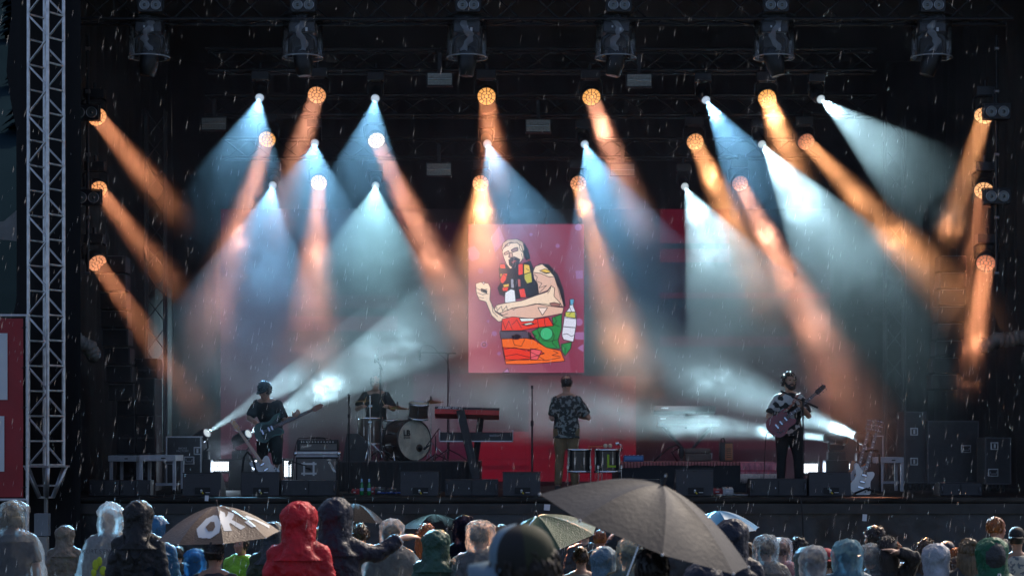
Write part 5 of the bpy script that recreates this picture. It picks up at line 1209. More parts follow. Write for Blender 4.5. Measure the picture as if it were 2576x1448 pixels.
def add_hand(m, w, d, nrm, k=1.0, curl=.9, side=1, spread=.0):
    """w wrist, d direction of the hand, nrm the palm normal (fingers curl to it), side: thumb side"""
    w = Vector(w); d = Vector(d).normalized(); nrm = Vector(nrm); nrm = (nrm-d*nrm.dot(d)).normalized(); x = d.cross(nrm)*side
    A = Matrix((x, nrm, d)).transposed()
    m.ball(w+d*.045*k, (.041*k,.019*k,.055*k), 12, 9, rot=A)
    for i, L in enumerate((.072,.082,.076,.06)):
        off = (1.5-i)*.0205*k; p = w+d*.082*k+x*off; dr = (d+x*(1.5-i)*.06*(1+spread)).normalized(); pts = [p-d*.02*k, p]; q = p.copy()
        for j, f in enumerate((.45,.32,.23)):
            a = curl*(.35+.45*j); v = dr*math.cos(a)+nrm*math.sin(a); q = q+v*L*f*k; pts.append(q.copy())
        m.path(pts, [.0095*k,.0095*k,.0088*k,.008*k,.0068*k], 8); m.ball(q, .0068*k, 8, 6)
    p = w+d*.02*k+x*.03*k; q = p+(x*.75+d*.55+nrm*.25).normalized()*.04*k; r_ = q+(x*.25+d*.75+nrm*(.35+.3*curl)).normalized()*.034*k
    m.path([w+d*.015*k, p, q, r_], [.013*k,.0135*k,.011*k,.0085*k], 8); m.ball(r_, .0085*k, 8, 6)
BASE = dict(pelvis=(0,0,.95), waist=(0,0,1.09), chest=(0,0,1.28), neck=(0,-.015,1.455), head=(0,.012,1.632),
            shR=(.168,0,1.372), shL=(-.168,0,1.372), elR=(.235,-.03,1.12), elL=(-.235,-.03,1.12), wrR=(.245,.06,.88), wrL=(-.245,.06,.88),
            hipR=(.092,0,.91), hipL=(-.092,0,.91), knR=(.10,.02,.50), knL=(-.10,.02,.50), anR=(.105,-.015,.09), anL=(-.105,-.015,.09))
TORSO = [('pelvis',-.09,.150,.105),('pelvis',.0,.168,.118),('waist',.0,.150,.105),('chest',-.04,.165,.118),('chest',.06,.172,.115),('neck',-.075,.155,.102),('neck',-.035,.118,.088),('neck',.005,.070,.066),('neck',.04,.056,.058)]
def torso_rings(J, inf=0.0, wide=1.0, hem=None):
    rings = []; sp = [J['pelvis'],J['waist'],J['chest'],J['neck']]
    for nm, dz, a, b in TORSO:
        up = {'pelvis':sp[1]-sp[0],'waist':sp[2]-sp[0],'chest':sp[3]-sp[1],'neck':sp[3]-sp[2]}[nm].normalized()
        sx = (J['shR']-J['shL']); hx = (J['hipR']-J['hipL']); ax = (hx if nm in ('pelvis','waist') else sx); ax = (ax-up*ax.dot(up)).normalized(); ay = up.cross(ax)
        rings.append(ering(J[nm]+up*dz, ax, ay, a*wide+inf, b*wide+inf, 18))
    return rings
def arm_path(m, J, s, inf=0.0, end=1.0):
    sh, el, wr = J['sh'+s], J['el'+s], J['wr'+s]; ck = J['chest']+Vector((0,0,.07)); e = el.lerp(wr, end)
    nk = J['neck']; sg = (sh-nk); m.path([nk+sg*.12+Vector((0,0,-.035)), nk+sg*.45+Vector((0,0,.006)), sh+Vector((0,0,.004)), sh.lerp(el,.25)], [.07+inf,.066+inf,.056+inf,.05+inf], 14)
    m.path([sh.lerp(ck,.45), sh, sh.lerp(el,.5), el, el.lerp(wr,.4*min(1,end)), e], [.06+inf,.058+inf,.05+inf,.044+inf,.041+inf,(.028 if end > .9 else .038)+inf], 14)
    m.ball(sh, .059+inf, 12, 9); m.ball(el, .043+inf, 10, 8)
def leg_path(m, J, s, inf=0.0, end=1.0):
    h, k, a = J['hip'+s], J['kn'+s], J['an'+s]; e = k.lerp(a,end)
    m.path([h+Vector((0,0,.05)), h.lerp(k,.3), k, k.lerp(a,.35*end), e], [.10+inf,.088+inf,.056+inf,.055+inf,(.04 if end > .9 else .055)+inf], 14); m.ball(k,.056+inf,10,8)
def film_mat(key, tint, opac, col, rough=.36):
    m = bpy.data.materials.new(key); m.use_nodes = True; nt = m.node_tree; nt.nodes.clear(); N = nt.nodes.new; L = nt.links.new
    tr = N('ShaderNodeBsdfTransparent'); tr.inputs[0].default_value = (*tint,1)
    d = N('ShaderNodeBsdfDiffuse'); d.inputs[0].default_value = (*col,1); tl = N('ShaderNodeBsdfTranslucent'); tl.inputs[0].default_value = (*col,1)
    g = N('ShaderNodeBsdfGlossy'); g.inputs['Roughness'].default_value = rough; g.inputs[0].default_value = (.4,.4,.4,1)
    tc = N('ShaderNodeTexCoord'); nz = N('ShaderNodeTexNoise'); nz.inputs['Scale'].default_value = 14; nz.inputs['Detail'].default_value = 5; nz.inputs['Distortion'].default_value = .8; L(tc.outputs['Object'], nz.inputs['Vector'])
    bp = N('ShaderNodeBump'); bp.inputs['Strength'].default_value = .9; bp.inputs['Distance'].default_value = .02; L(nz.outputs[0], bp.inputs['Height'])
    for x in (d, tl, g): L(bp.outputs[0], x.inputs['Normal'])
    m1 = N('ShaderNodeMixShader'); m1.inputs[0].default_value = .5; L(d.outputs[0], m1.inputs[1]); L(tl.outputs[0], m1.inputs[2])
    mr = N('ShaderNodeMapRange'); mr.inputs[1].default_value = .35; mr.inputs[2].default_value = .65; mr.inputs[3].default_value = opac*.85; mr.inputs[4].default_value = min(1,opac*1.2); L(nz.outputs[0], mr.inputs[0])
    m2 = N('ShaderNodeMixShader'); L(mr.outputs[0], m2.inputs[0]); L(tr.outputs[0], m2.inputs[1]); L(m1.outputs[0], m2.inputs[2])
    fr = N('ShaderNodeLayerWeight'); fr.inputs[0].default_value = .04; L(bp.outputs[0], fr.inputs['Normal'])
    m3 = N('ShaderNodeMixShader'); L(fr.outputs['Fresnel'], m3.inputs[0]); L(m2.outputs[0], m3.inputs[1]); L(g.outputs[0], m3.inputs[2])
    o = N('ShaderNodeOutputMaterial'); L(m3.outputs[0], o.inputs[0]); return m
HOODP = [(-.262,.205,.130,-.03),(-.222,.160,.126,-.03),(-.175,.130,.124,-.022),(-.10,.126,.136,-.004),(-.03,.130,.146,.005),(.03,.137,.152,.008),(.08,.132,.148,.004),(.118,.108,.124,-.004),(.145,.066,.080,-.010),(.155,.018,.022,-.014)]
def add_hood(t, c, Rm, k, m_, peak=0.0, seed=0, big=1.0, face=True, crease=.045, tex=None, name='hood', neckc=None):
    n = 28; m = MB(); rings = []
    for z,w,d,cy_ in HOODP:
        pts = []
        for i in range(n):
            a = 2*PI*i/n; f = 1+.05*mnoise.noise(Vector((math.cos(a)*1.5+seed,math.sin(a)*1.5,z*9+seed)))
            v = Vector((w*big*f*math.cos(a), (cy_+d*big*f*math.sin(a)), z*(1+.0)+(peak*max(0,(z-.08)/.08)*(1 if z > .08 else 0))))
            if z < -.15 and neckc is not None: pts.append((c+Rm @ (k*v)).lerp(neckc+Vector((v.x,v.y,0))*k+Vector((0,0,(z+.16)*k)), min(1,(-.15-z)/.05)))
            else: pts.append(c+Rm @ (k*v))
        rings.append(pts)
    m.loft(rings, cap=False)
    o = m.build(name, m_, t)
    if face:
        bm = bmesh.new(); bm.from_mesh(o.data); Ri = Rm.inverted(); kill = []
        for f in bm.faces:
            q = (Ri @ (f.calc_center_median()-c))/k
            if q.y > .075*big and -.15 < q.z < .085: kill.append(f)
        bmesh.ops.delete(bm, geom=kill, context='FACES'); bm.to_mesh(o.data); bm.free()
    sb = o.modifiers.new('smooth','SUBSURF'); sb.levels = 2; sb.render_levels = 2
    if crease:
        d = o.modifiers.new('creases','DISPLACE'); d.texture = tex or crease_tex; d.strength = crease; d.mid_level = .5; d.texture_coords = 'LOCAL'
    return o
def add_hair(t, c, Rm, k, style, m_, seed=0):
    r = random.Random(seed); curl = style in ('curly','longcurly'); n, mm_ = 26, 16; m = MB(); vs = []
    amp = {'short':.006,'curly':.016,'long':.006,'longcurly':.014,'bob':.008,'buzz':.003,'bun':.006,'braid':.006}[style]
    big = {'short':1.0,'curly':1.10,'long':1.03,'longcurly':1.12,'bob':1.12,'buzz':.965,'bun':1.0,'braid':1.02}[style]
    ctr = Vector((0,-.016,.012)); rad = Vector((.086,.106,.114))*big
    m.ball((0,0,0), (1,1,1), n, mm_); pts = []
    for v in m.v:
        v = Vector(v); f = 1+(amp/.09)*(mnoise.noise(v*(7 if curl else 4)+Vector((seed,0,0)))*1.6)
        pts.append(Vector((v.x*rad.x*f, v.y*rad.y*f, v.z*rad.z*f))+ctr)
    low = {'short':-.055,'curly':-.06,'buzz':-.05,'bun':-.06}.get(style,-.12)
    keep = []
    for f in m.f:
        q = sum((pts[i] for i in f), Vector())/len(f)
        face = q.y > .045+.3*max(0,q.z-.02) and q.z < .058
        if q.z > low+.3*max(0,q.y) and not face: keep.append(f)
    mh = MB(); mh.add([c+Rm @ (k*p) for p in pts], keep, 0, True)
    # locks
    nl = {'short':150,'curly':230,'long':170,'longcurly':210,'bob':190,'buzz':60,'bun':150,'braid':160}[style]
    for _ in range(nl):
        a = r.uniform(0,2*PI); ph = math.acos(r.uniform(-.5,1)); v = Vector((math.sin(ph)*math.cos(a), math.sin(ph)*math.sin(a), math.cos(ph)))
        p = Vector((v.x*rad.x,v.y*rad.y,v.z*rad.z))*.99+ctr
        if (p.y > .05 and p.z < .055) or p.z < low: continue
        L = r.uniform(.02,.045)*(1.3 if not curl else .9)
        dn = Vector((0,-.25,-1)); dn = (dn-v*dn.dot(v)); dn = dn.normalized() if dn.length > .05 else Vector((r.uniform(-1,1),-1,0)).normalized()
        if curl: dn = (dn+Vector((r.uniform(-1,1),r.uniform(-1,1),r.uniform(-1,1)))*.9).normalized()
        q1 = p+dn*L*.5+v*(.009 if curl else .004); q2 = p+dn*L+v*(.004 if curl else .0)
        if curl: q2 = q2+Vector((r.uniform(-1,1),r.uniform(-1,1),r.uniform(-1,1)))*.01
        mh.path([c+Rm @ (k*x) for x in (p,q1,q2)], [.0055*k,.0045*k,.0012*k], 4)
    if style in ('long','longcurly','braid','bob'):
        drop = {'long':.34,'longcurly':.32,'braid':.30,'bob':.11}[style]
        for i in range(90):
            a = r.uniform(PI*.93,PI*2.07); x = .088*math.cos(a)*big; y = -.012+.1*math.sin(a)*big; L = drop*r.uniform(.8,1.08); pts_ = []
            for j in range(6):
                f = j/5; wv = (.012 if style == 'longcurly' else .004)*math.sin(f*9+i)
                pts_.append(c+Rm @ (k*Vector((x*(1.02+.12*math.sin(f*2.4))+wv, y*(1.0+.06*f)+wv*.6-.012*f, -.01))) + Vector((0,0,-L*k*f)))
            mh.path(pts_, [.012*k,.012*k,.011*k,.010*k,.008*k,.003*k], 5)
    if style in ('bun','braid'): mh.ball(c+Rm @ (k*Vector((.02,-.09,.085))), (.038*k,.034*k,.034*k), 12, 8)
    return mh.build('hair', m_, t)
def add_cap(t, c, Rm, k, m_, brim_m=None, back_m=None, dirn=1, tall=1.0, name='cap', droop=.012, blen=.078):
    m = MB(); n = 26; rings = []
    for z, w, d in ((.03,.087,.108),(.055,.088,.109),(.085,.084,.104),(.115,.068,.085),(.135,.04,.05),(.142,.008,.01)):
        rings.append([c+Rm @ (k*Vector((w*math.cos(2*PI*i/n), -.008+d*math.sin(2*PI*i/n), .03+(z-.03)*tall))) for i in range(n)])
    m.loft(rings, cap=False); nf = len(m.f)
    if back_m is not None: m.mi = [1 if .5 < ((i % n)+.5)/n*2*PI < 2.6 else (2 if 3.6 < ((i % n)+.5)/n*2*PI < 5.8 else 0) for i in range(nf)]
    cp = m.build(name, [m_, brim_m, back_m] if back_m is not None else m_, t); s = cp.modifiers.new('smooth','SUBSURF'); s.levels = 1; s.render_levels = 2
    b = MB(); n2 = 14
    for e in (0, 1):
        for i in range(n2+1):
            a = PI*(.12+.76*i/n2); r0 = (.087,.104); q = Vector((r0[0]*math.cos(a)*dirn, -.008+r0[1]*math.sin(a)*dirn, .034-.0))
            if e: q = Vector((q.x*1.0, q.y+dirn*blen*math.sin(a), .022-droop*abs(math.cos(a))))
            b.v.append(c+Rm @ (k*q))
    b.f = [(i,i+1,n2+2+i,n2+1+i) for i in range(n2)]; b.mi = [0]*n2; b.sm = [True]*n2
    br = b.build('brim', brim_m or m_, cp); so = br.modifiers.new('thick','SOLIDIFY'); so.thickness = .004; return cp
def person(label, px, pytop, Y, yaw=0.0, hy=0.0, hp=0.0, hr=0.0, skin=None, top=None, under=None, legs=None, hair=('short',None), hood=None, hat=None, poncho=None, sleeve=1.0, shorts=False,
           wide=1.0, pose=None, ground=None, extra=0.0, vox=.016, group='people in the crowd', hands=None, seed=0, peak=0.0, hoodbig=1.0, jaw=1.0, shirt_crease=.018, eyes=True, height=None, hem=-.16, beard=None, hands_k=1.0, hood_crease=.045, poncho_back=None, neckline=True):
    skin = skin or skin_a; base = G(PX(px,Y),Y) if ground is None else ground
    ztop = PZ(pytop,Y)
    add = .05 if (hood or (poncho and poncho.get('hood',True))) else .03 if hat else .012
    H = height or (ztop-base); s = (H-add)/1.75
    t = thing('person', label, 'person', (PX(px,Y), Y, base), yaw, group); t.scale = (s,s,s)
    Mi = (Matrix.Translation((PX(px,Y),Y,base)) @ Matrix.Rotation(yaw,4,'Z') @ Matrix.Scale(s,4)).inverted()
    def loc(a, b, y): return Mi @ W(a,b,y)
    J = {k: Vector(v) for k, v in BASE.items()}
    if pose:
        for k, v in pose(loc).items() if callable(pose) else pose.items(): J[k] = Vector(v)
    Rm = Euler((hp, hr, hy)).to_matrix(); hc = J['head']
    m = MB(); m.loft(torso_rings(J, 0, wide)); add_head(m, hc, Rm, 1.0, jaw)
    m.path([J['neck']-Vector((0,0,.04)), J['neck'].lerp(hc,.35), hc+Rm @ Vector((0,-.02,-.05))], [.062,.054,.058], 14)
    for q in 'RL':
        arm_path(m, J, q); leg_path(m, J, q)
        fd = (J['wr'+q]-J['el'+q]).normalized(); hs = (hands or {}).get(q, {})
        add_hand(m, J['wr'+q], hs.get('d', fd), hs.get('n', Vector((-.9 if q == 'R' else .9,.3,0))), hs.get('k',1.0)*hands_k, hs.get('curl',.6), hs.get('side', 1 if q == 'R' else -1))
        f = J['an'+q]; m.path([f+Vector((0,-.03,-.03)), f+Vector((0,.07,-.05)), f+Vector((0,.15,-.065))],[.042,.042,.028],10)
    body = remesh(m.build('body', skin, t), vox, 2)
    if eyes:
        for sx in (-1,1): MB().ball(hc+Rm @ Vector((sx*.031,.0865,.006)), (.013,.009,.008), 10, 7, rot=Rm).build('eye', eye_m, t)
        MB().ball(hc+Rm @ Vector((0,.098,-.066)), (.024,.008,.007), 10, 7, rot=Rm).build('mouth', lip_m, t)
    # lower clothes
    lm = legs or trousers_dk; m = MB()
    tr = torso_rings(J, .012, wide)[:3]; m.loft(tr)
    for q in 'RL': leg_path(m, J, q, .022 if shorts else .014, .12 if shorts else .97)
    remesh(m.build('shorts' if shorts else 'trousers', lm, t), .02, 2, .012)
    for q in 'RL':
        f = J['an'+q]; MB().path([f+Vector((0,-.05,-.05)), f+Vector((0,0,-.02)), f+Vector((0,.07,-.045)), f+Vector((0,.17,-.062))],[.038,.052,.05,.034],12).build('shoe', shoe_m, t)
    # top
    tm = top or trousers_dk; m = MB(); rg = torso_rings(J, .024 if sleeve > .6 else .016, wide*1.02)
    hemc = [p+Vector((0,0,hem)) + (p-J['pelvis'])*.06 for p in rg[1]]
    m.loft([hemc]+rg[:-1] if neckline else [hemc]+rg)
    for q in 'RL': arm_path(m, J, q, .024 if sleeve > .6 else .02, .96 if sleeve > .6 else .0)if sleeve > .6 else (m.path([J['neck']+(J['sh'+q]-J['neck'])*.2+Vector((0,0,-.05)), J['neck']+(J['sh'+q]-J['neck'])*.5+Vector((0,0,-.018)), J['sh'+q]+Vector((0,0,.002))], [.068,.070,.07], 14), m.path([J['sh'+q].lerp(J['chest']+Vector((0,0,.07)),.45), J['sh'+q], J['sh'+q].lerp(J['el'+q],.45), J['sh'+q].lerp(J['el'+q],.86)], [.076,.077,.076,.080], 14))
    remesh(m.build('jacket' if sleeve > .6 else 'shirt', tm, t),   .017, 7, shirt_crease*(2.4 if sleeve > .6 else 1.3), crease_tex)
    if hood: add_hood(t, hc, Rm, 1.0, hood, peak, seed, hoodbig, crease=hood_crease, neckc=J['neck'])
    if hair and hair[1] and not hood: add_hair(t, hc, Rm, 1.0, hair[0], hair[1], seed)
    if hat: add_cap(t, hc, Rm, 1.0, **hat)
    if beard:
        m = MB(); m.path([hc+Rm @ Vector(p) for p in ((-.066,.01,-.02),(-.062,.045,-.07),(-.03,.082,-.108),(0,.09,-.118),(.03,.082,-.108),(.062,.045,-.07),(.066,.01,-.02))], [.016,.024,.03,.034,.03,.024,.016], 8)
        m.path([hc+Rm @ Vector(p) for p in ((-.034,.085,-.06),(0,.102,-.05),(.034,.085,-.06))], .011, 8); remesh(m.build('beard', beard, t), .010, 1, .012, crease_fine)
    if poncho:
        m = MB(); n = 48; rings = []; pm_ = poncho['m']; rr = random.Random(seed); ph = [rr.uniform(0,6.3) for _ in range(4)]
        for z, w, d, fo in ((1.50,.085,.085,0),(1.475,.12,.10,.02),(1.44,.20,.125,.02),(1.38,.262,.16,.03),(1.25,.30,.19,.06),(1.05,.335,.225,.09),(.85,.36,.25,.12),(.62,.385,.275,.15)):
            pts = []
            for i in range(n):
                a = 2*PI*i/n; f = 1+fo*(.5*math.sin(5*a+ph[0]+z*2)+.35*math.sin(9*a+ph[1]-z*3)+.3*mnoise.noise(Vector((math.cos(a)*2.2,math.sin(a)*2.2,z*2+seed))))
                pts.append(Vector((w*wide*f*math.cos(a), d*wide*f*math.sin(a)-.01, z)))
            rings.append(pts)
        m.loft(rings, cap=False); o = m.build('rain_poncho', pm_, t); sb = o.modifiers.new('smooth','SUBSURF'); sb.levels = 1; sb.render_levels = 2
        d = o.modifiers.new('creases','DISPLACE'); d.texture = crease_tex; d.strength = .045; d.mid_level = .5; d.texture_coords = 'LOCAL'
        if poncho.get('hood',True): add_hood(t, hc, Rm, 1.0, pm_, poncho.get('peak',peak), seed, poncho.get('big',1.0), crease=.05, tex=crease_fine, name='poncho_hood', neckc=J['neck']+Vector((0,0,.02)))
    return t, J, loc, s
# ------------------------------------------------------------------ the band
leafshirt = mat('black_shirt_white_leaves', (.012,.012,.013), .75, col2=(.50,.50,.48), vs=8.5, thr=.505, det=1.0)
flowershirt = mat('dark_flowered_shirt', (.018,.026,.026), .75, col2=(.22,.26,.25), vs=19, thr=.535, det=4.0)
khaki = mat('khaki_trousers', (.22,.15,.075), .8, 0, .2, 8, bump=.2, bs=20); black_cotton = mat('black_cotton', (.012,.013,.014), .85, 0, .3, 9, bump=.15, bs=40)
hair_dk = mat('dark_brown_hair', (.018,.012,.009), .45, 0, .4, 30); hair_bk = mat('black_hair', (.010,.008,.008), .4, 0, .4, 30)
# guitarist, facing the crowd
def pg(loc):
    Y = 31.3
    return dict(elR=loc(1934,1047,Y-.05), wrR=loc(1949,1058,Y-.26), elL=loc(2034,1046,Y-.08), wrL=loc(2018,1024,Y-.24), knR=(.11,.0,.5), knL=(-.13,.0,.5), anR=(.12,-.02,.09), anL=(-.15,-.02,.09))
t, J, loc, s = person('bearded guitarist with glasses in a black shirt with white leaf print', 1985, 936, 31.3, yaw=PI, hy=R(20), hp=R(6), hr=R(-4), skin=skin_a, top=leafshirt, legs=black_cotton, hair=('curly',hair_bk), sleeve=.4, pose=pg, ground=DECK, vox=.010, group='musicians on the stage', beard=hair_bk, hem=-.1,
    hands={'R':dict(d=(-.45,.3,-.25), n=(-.2,-1,-.2), curl=.8, side=-1),'L':dict(d=(.15,.35,.75), n=(.5,-.7,-.1), curl=1.4, side=1)}, seed=2)
Rm = Euler((R(6),R(-4),R(20))).to_matrix(); hc = J['head']; m = MB()
for sx in (-1,1): m.path([hc+Rm @ Vector((sx*.033+.024*math.cos(2*PI*i/14), .106, .004+.02*math.sin(2*PI*i/14))) for i in range(15)], .0022, 5); m.path([hc+Rm @ Vector(p) for p in ((sx*.057,.104,.006),(sx*.078,.06,.006),(sx*.082,-.01,.0))], .0022, 5)
m.path([hc+Rm @ Vector(p) for p in ((-.009,.107,.008),(0,.11,.011),(.009,.107,.008))], .0022, 5); m.build('glasses', mat('thin_gold_frame',(.4,.3,.15),.3,.9), t)
gp = W(1966,1062,31.0); guitar('dark red semi hollow guitar held by the bearded guitarist', gp, W(2056,986,31.02)-gp, (.08,-1,.16), 'semi', red_gloss, None, mat('red_neck',(.10,.02,.015),.3), rosewood, .96, .60, headm=rubber)
st = thing('guitar_strap', 'patterned strap over the shoulder of the bearded guitarist', 'strap', W(1995,1010,31.1)); o_ = W(1995,1010,31.1)
pts = [W(1975,1035,30.98)-o_, W(1992,1018,31.02)-o_, W(2000,1005,31.04)-o_, W(2006,992,31.10)-o_, W(2010,988,31.3)-o_, W(1995,992,31.46)-o_]
m = MB()
for i, p in enumerate(pts): m.v += [tuple(p+Vector((-.03,0,-.006))), tuple(p+Vector((.03,0,.006)))]
m.f = [(i*2,i*2+1,i*2+3,i*2+2) for i in range(len(pts)-1)]; m.mi = [0]*5; m.sm = [True]*5; o = m.build('strap_band', mat('red_woven_strap',(.30,.10,.07),.7,col2=(.5,.42,.36),vs=30,thr=.55), st); q = o.modifiers.new('thick','SOLIDIFY'); q.thickness = .004
gcx = thing('guitar_cable', 'thin cable hanging from the red guitar to the deck', 'cable', W(1936,1090,31.05)); wire(gcx,[(0,0,0),(-.03,0,.02),(-.06,-.01,-.1),(-.08,0,-.5),(-.1,-.02,-.9)],.006)
# bassist, bent over his instrument
def pb(loc):
    Y = 32.4
    return dict(pelvis=(0,-.06,.93), waist=(.0,-.03,1.07), chest=(0,.05,1.24), neck=(.0,.12,1.40), head=(0,.2,1.555), shR=(.175,.1,1.36), shL=(-.175,.09,1.35),
                elR=loc(627,1052,Y-.12), wrR=loc(662,1075,Y-.36), elL=loc(716,1058,Y-.2), wrL=loc(739,1049,Y-.38), knR=(.1,.08,.5), knL=(-.12,.0,.5), anR=(.11,-.05,.09), anL=(-.16,-.12,.09))
t, J, loc, s = person('bass player in black with cap and shorts bent over his bass', 679, 963, 32.4, yaw=PI-R(18), hy=R(-14), hp=R(-26), skin=skin_a, top=black_cotton, legs=black_cotton, hair=('curly',hair_dk), hat=dict(m_=black_cotton), sleeve=.4, shorts=True, pose=pb, ground=DECK, vox=.010, group='musicians on the stage', height=1.86, seed=5, wide=1.05,
    hands={'R':dict(d=(-.5,.25,-.35), n=(-.1,-1,-.1), curl=.7, side=-1),'L':dict(d=(-.5,.1,.5), n=(.3,-.8,.2), curl=1.3, side=1)})
bp_ = W(677,1080,31.98); guitar('dark green bass guitar held by the bass player', bp_, W(770,1025,31.75)-bp_, (.05,-1,.22), 'bass', green_gloss, mat('dark_green_guard',(.012,.03,.02),.25), mat('red_brown_neck',(.22,.08,.04),.35), rosewood, 1.02, .60, tuners=4, head=.17, name='bass_guitar', inlay=False)
# singer with his back to the crowd
def ps(loc): return dict(elR=loc(1480,1050,33.1), wrR=loc(1452,1046,33.4), elL=loc(1389,1052,33.1), wrL=loc(1415,1046,33.4), anR=(.13,-.015,.09), anL=(-.13,-.015,.09))
person('singer with his back turned in a dark flowered shirt and khaki trousers', 1425, 943, 33.1, yaw=0, hy=R(6), hp=R(-4), skin=skin_a, top=flowershirt, legs=khaki, hair=('buzz',hair_dk), sleeve=.4, pose=ps, ground=DECK, vox=.011, group='musicians on the stage', wide=1.1, hem=-.14, seed=7)
# drummer sitting behind the kit
def pd(loc): return dict(pelvis=(0,0,.62), waist=(0,.02,.77), chest=(0,.06,.96), neck=(0,.08,1.13), head=(0,.12,1.30), shR=(.178,.08,1.08), shL=(-.178,.08,1.08), elR=(.30,.16,.86), wrR=(.20,.40,.90), elL=(-.30,.16,.86), wrL=(-.22,.40,.90),
    hipR=(.1,.03,.58), hipL=(-.1,.03,.58), knR=(.2,.42,.52), knL=(-.2,.42,.52), anR=(.22,.5,.09), anL=(-.22,.5,.09))
t, J, loc, s = person('drummer in dark clothes sitting behind the drums in the smoke', 946, 963, 35.2, yaw=PI, skin=skin_a, top=black_cotton, legs=black_cotton, hair=('short',hair_dk), sleeve=.4, pose=pd, ground=RZ, vox=.011, group='musicians on the stage', height=1.82, seed=9, hem=-.06,
    hands={'R':dict(d=(-.2,.9,.2), n=(0,-.3,-1), curl=1.5),'L':dict(d=(.2,.9,.2), n=(0,-.3,-1), curl=1.5)})
for sx, lab in ((1,'drumstick raised in the drummer right hand'),(-1,'drumstick raised in the drummer left hand')):
    w_ = t.location+Vector((-sx*.21*s, -.46*s, .90*s)); tag(MB().tube(w_+Vector((sx*.02,.08,-.03)), w_+Vector((sx*.10,-.22,.16)), .008, .005, 8).build('drumstick', maple), lab, 'drumstick')
# ------------------------------------------------------------------ the crowd
def wet(key, col, **k): 
    d = dict(rough=.5, var=.3, vs=7, bump=.65, bs=15, spec=.4, bd=.045); d.update(k); return mat(key, col, **d)
navy = wet('navy_rain_jacket',(.010,.014,.030)); black_j = wet('black_rain_jacket',(.010,.010,.012)); red_j = wet('red_rain_jacket',(.52,.006,.016)); beige_j = wet('beige_rain_jacket',(.17,.13,.10)); blue_j = wet('blue_rain_jacket',(.015,.09,.20)); olive_j = wet('olive_rain_jacket',(.075,.075,.035)); lime_j = wet('lime_rain_jacket',(.20,.42,.02))
green_j = wet('green_rain_jacket',(.03,.085,.06)); emer_j = wet('emerald_rain_jacket',(.005,.10,.045)); ltblue_j = wet('pale_blue_jacket',(.10,.18,.24)); greyw_j = wet('pale_grey_hooded_jacket',(.34,.36,.40)); dkgrey_j = wet('dark_grey_jacket',(.04,.042,.045)); teal_j = wet('grey_green_hood',(.09,.12,.11)); dkolive = wet('dark_olive_jacket',(.025,.03,.012)); pink_s = wet('pink_sweater',(.35,.13,.17),rough=.8)
tee_dk = mat('dark_tee',(.03,.03,.035),.85,0,.2,10,bump=.2,bs=30); tee_be = mat('beige_tee',(.30,.26,.22),.85,0,.15,8,bump=.2,bs=30); pat_sh = mat('pale_patterned_shirt',(.42,.40,.33),.8,col2=(.12,.14,.16),vs=16,thr=.56)
clear = film_mat('clear_poncho_film',(.93,.95,.97),.33,(.46,.47,.47)); white_f = film_mat('milky_poncho_film',(.9,.92,.94),.62,(.52,.53,.54)); grey_f = film_mat('grey_poncho_film',(.88,.9,.9),.6,(.36,.36,.36)); blue_f = film_mat('pale_blue_poncho_film',(.75,.88,.95),.60,(.22,.40,.50)); dblue_f = film_mat('blue_poncho_film',(.5,.7,.9),.65,(.04,.16,.34)); gg_f = film_mat('grey_green_poncho_film',(.8,.86,.84),.5,(.34,.40,.38)); pinkc = film_mat('rosy_clear_film',(.95,.9,.92),.2,(.62,.55,.58)); shiny = film_mat('shiny_black_film',(.2,.2,.25),.9,(.015,.016,.03),.12)
blond = mat('grey_blond_hair',(.20,.15,.085),.4,0,.35,25); brown = mat('brown_hair',(.06,.030,.014),.4,0,.4,25); ginger = mat('ginger_hair',(.28,.085,.02),.4,0,.35,25,backlit=.15); orange_h = mat('copper_hair',(.34,.09,.015),.4,0,.35,25,backlit=.2); dblond = mat('dark_blond_hair',(.14,.09,.045),.4,0,.35,25); grey_h = mat('grey_hair',(.10,.095,.09),.4,0,.3,25)
rust_cap = mat('rust_brown_cap',(.12,.035,.015),.8,0,.2,12); blk_cap = mat('black_cap_cloth',(.012,.012,.013),.75,0,.2,15); tanhat = mat('tan_hat_cloth',(.30,.20,.13),.8,0,.15,12); redcap = mat('red_cap_cloth',(.35,.015,.03),.7); blucap = mat('grey_blue_cap_cloth',(.15,.24,.31),.75,0,.1,12)
P = person
# (left to right)
P('grey-blond woman under a clear hooded poncho at the left edge', 34,1253,19.4, hy=R(-12), hair=('bob',blond), top=tee_dk, sleeve=.4, poncho=dict(m=clear,big=1.12), seed=11, wide=1.02, vox=.014)
P('person in a beige hooded jacket with a shoulder strap beside the tower foot', 163,1316,23.4, hy=R(-25), top=beige_j, hood=beige_j, seed=12)
t,J,loc,s = P('person in a milky white poncho with pointed hood and yellow print', 277,1264,20.4, hy=R(-15), top=tee_be, poncho=dict(m=white_f,peak=.03,big=1.05), seed=13, wide=1.05)
text_mesh('poncho_lettering', 'KURT S\'ENFACH', .062, mat('grey_print',(.10,.10,.11),.7), t, (-.02,-.232,1.30), (R(82),0,0), .001)
ym = mat('yellow_green_print',(.42,.48,.02),.6); m = MB()
for (x,z,w,h) in ((-.10,1.16,.035,.06),(-.06,1.20,.03,.05),(-.12,1.08,.03,.04),(-.02,1.10,.04,.05),(-.10,.98,.05,.06),(-.03,.98,.045,.05)): m.ball((x,-.262,z),(w,.012,h),12,8)
m.build('yellow_print', ym, t, kind='stuff')
t,J,loc,s = P('person in a black hooded jacket with a drawstring bag left of the brown umbrella', 347,1254,17.8, hy=R(-8), top=black_j, hood=black_j, seed=14, wide=1.05)
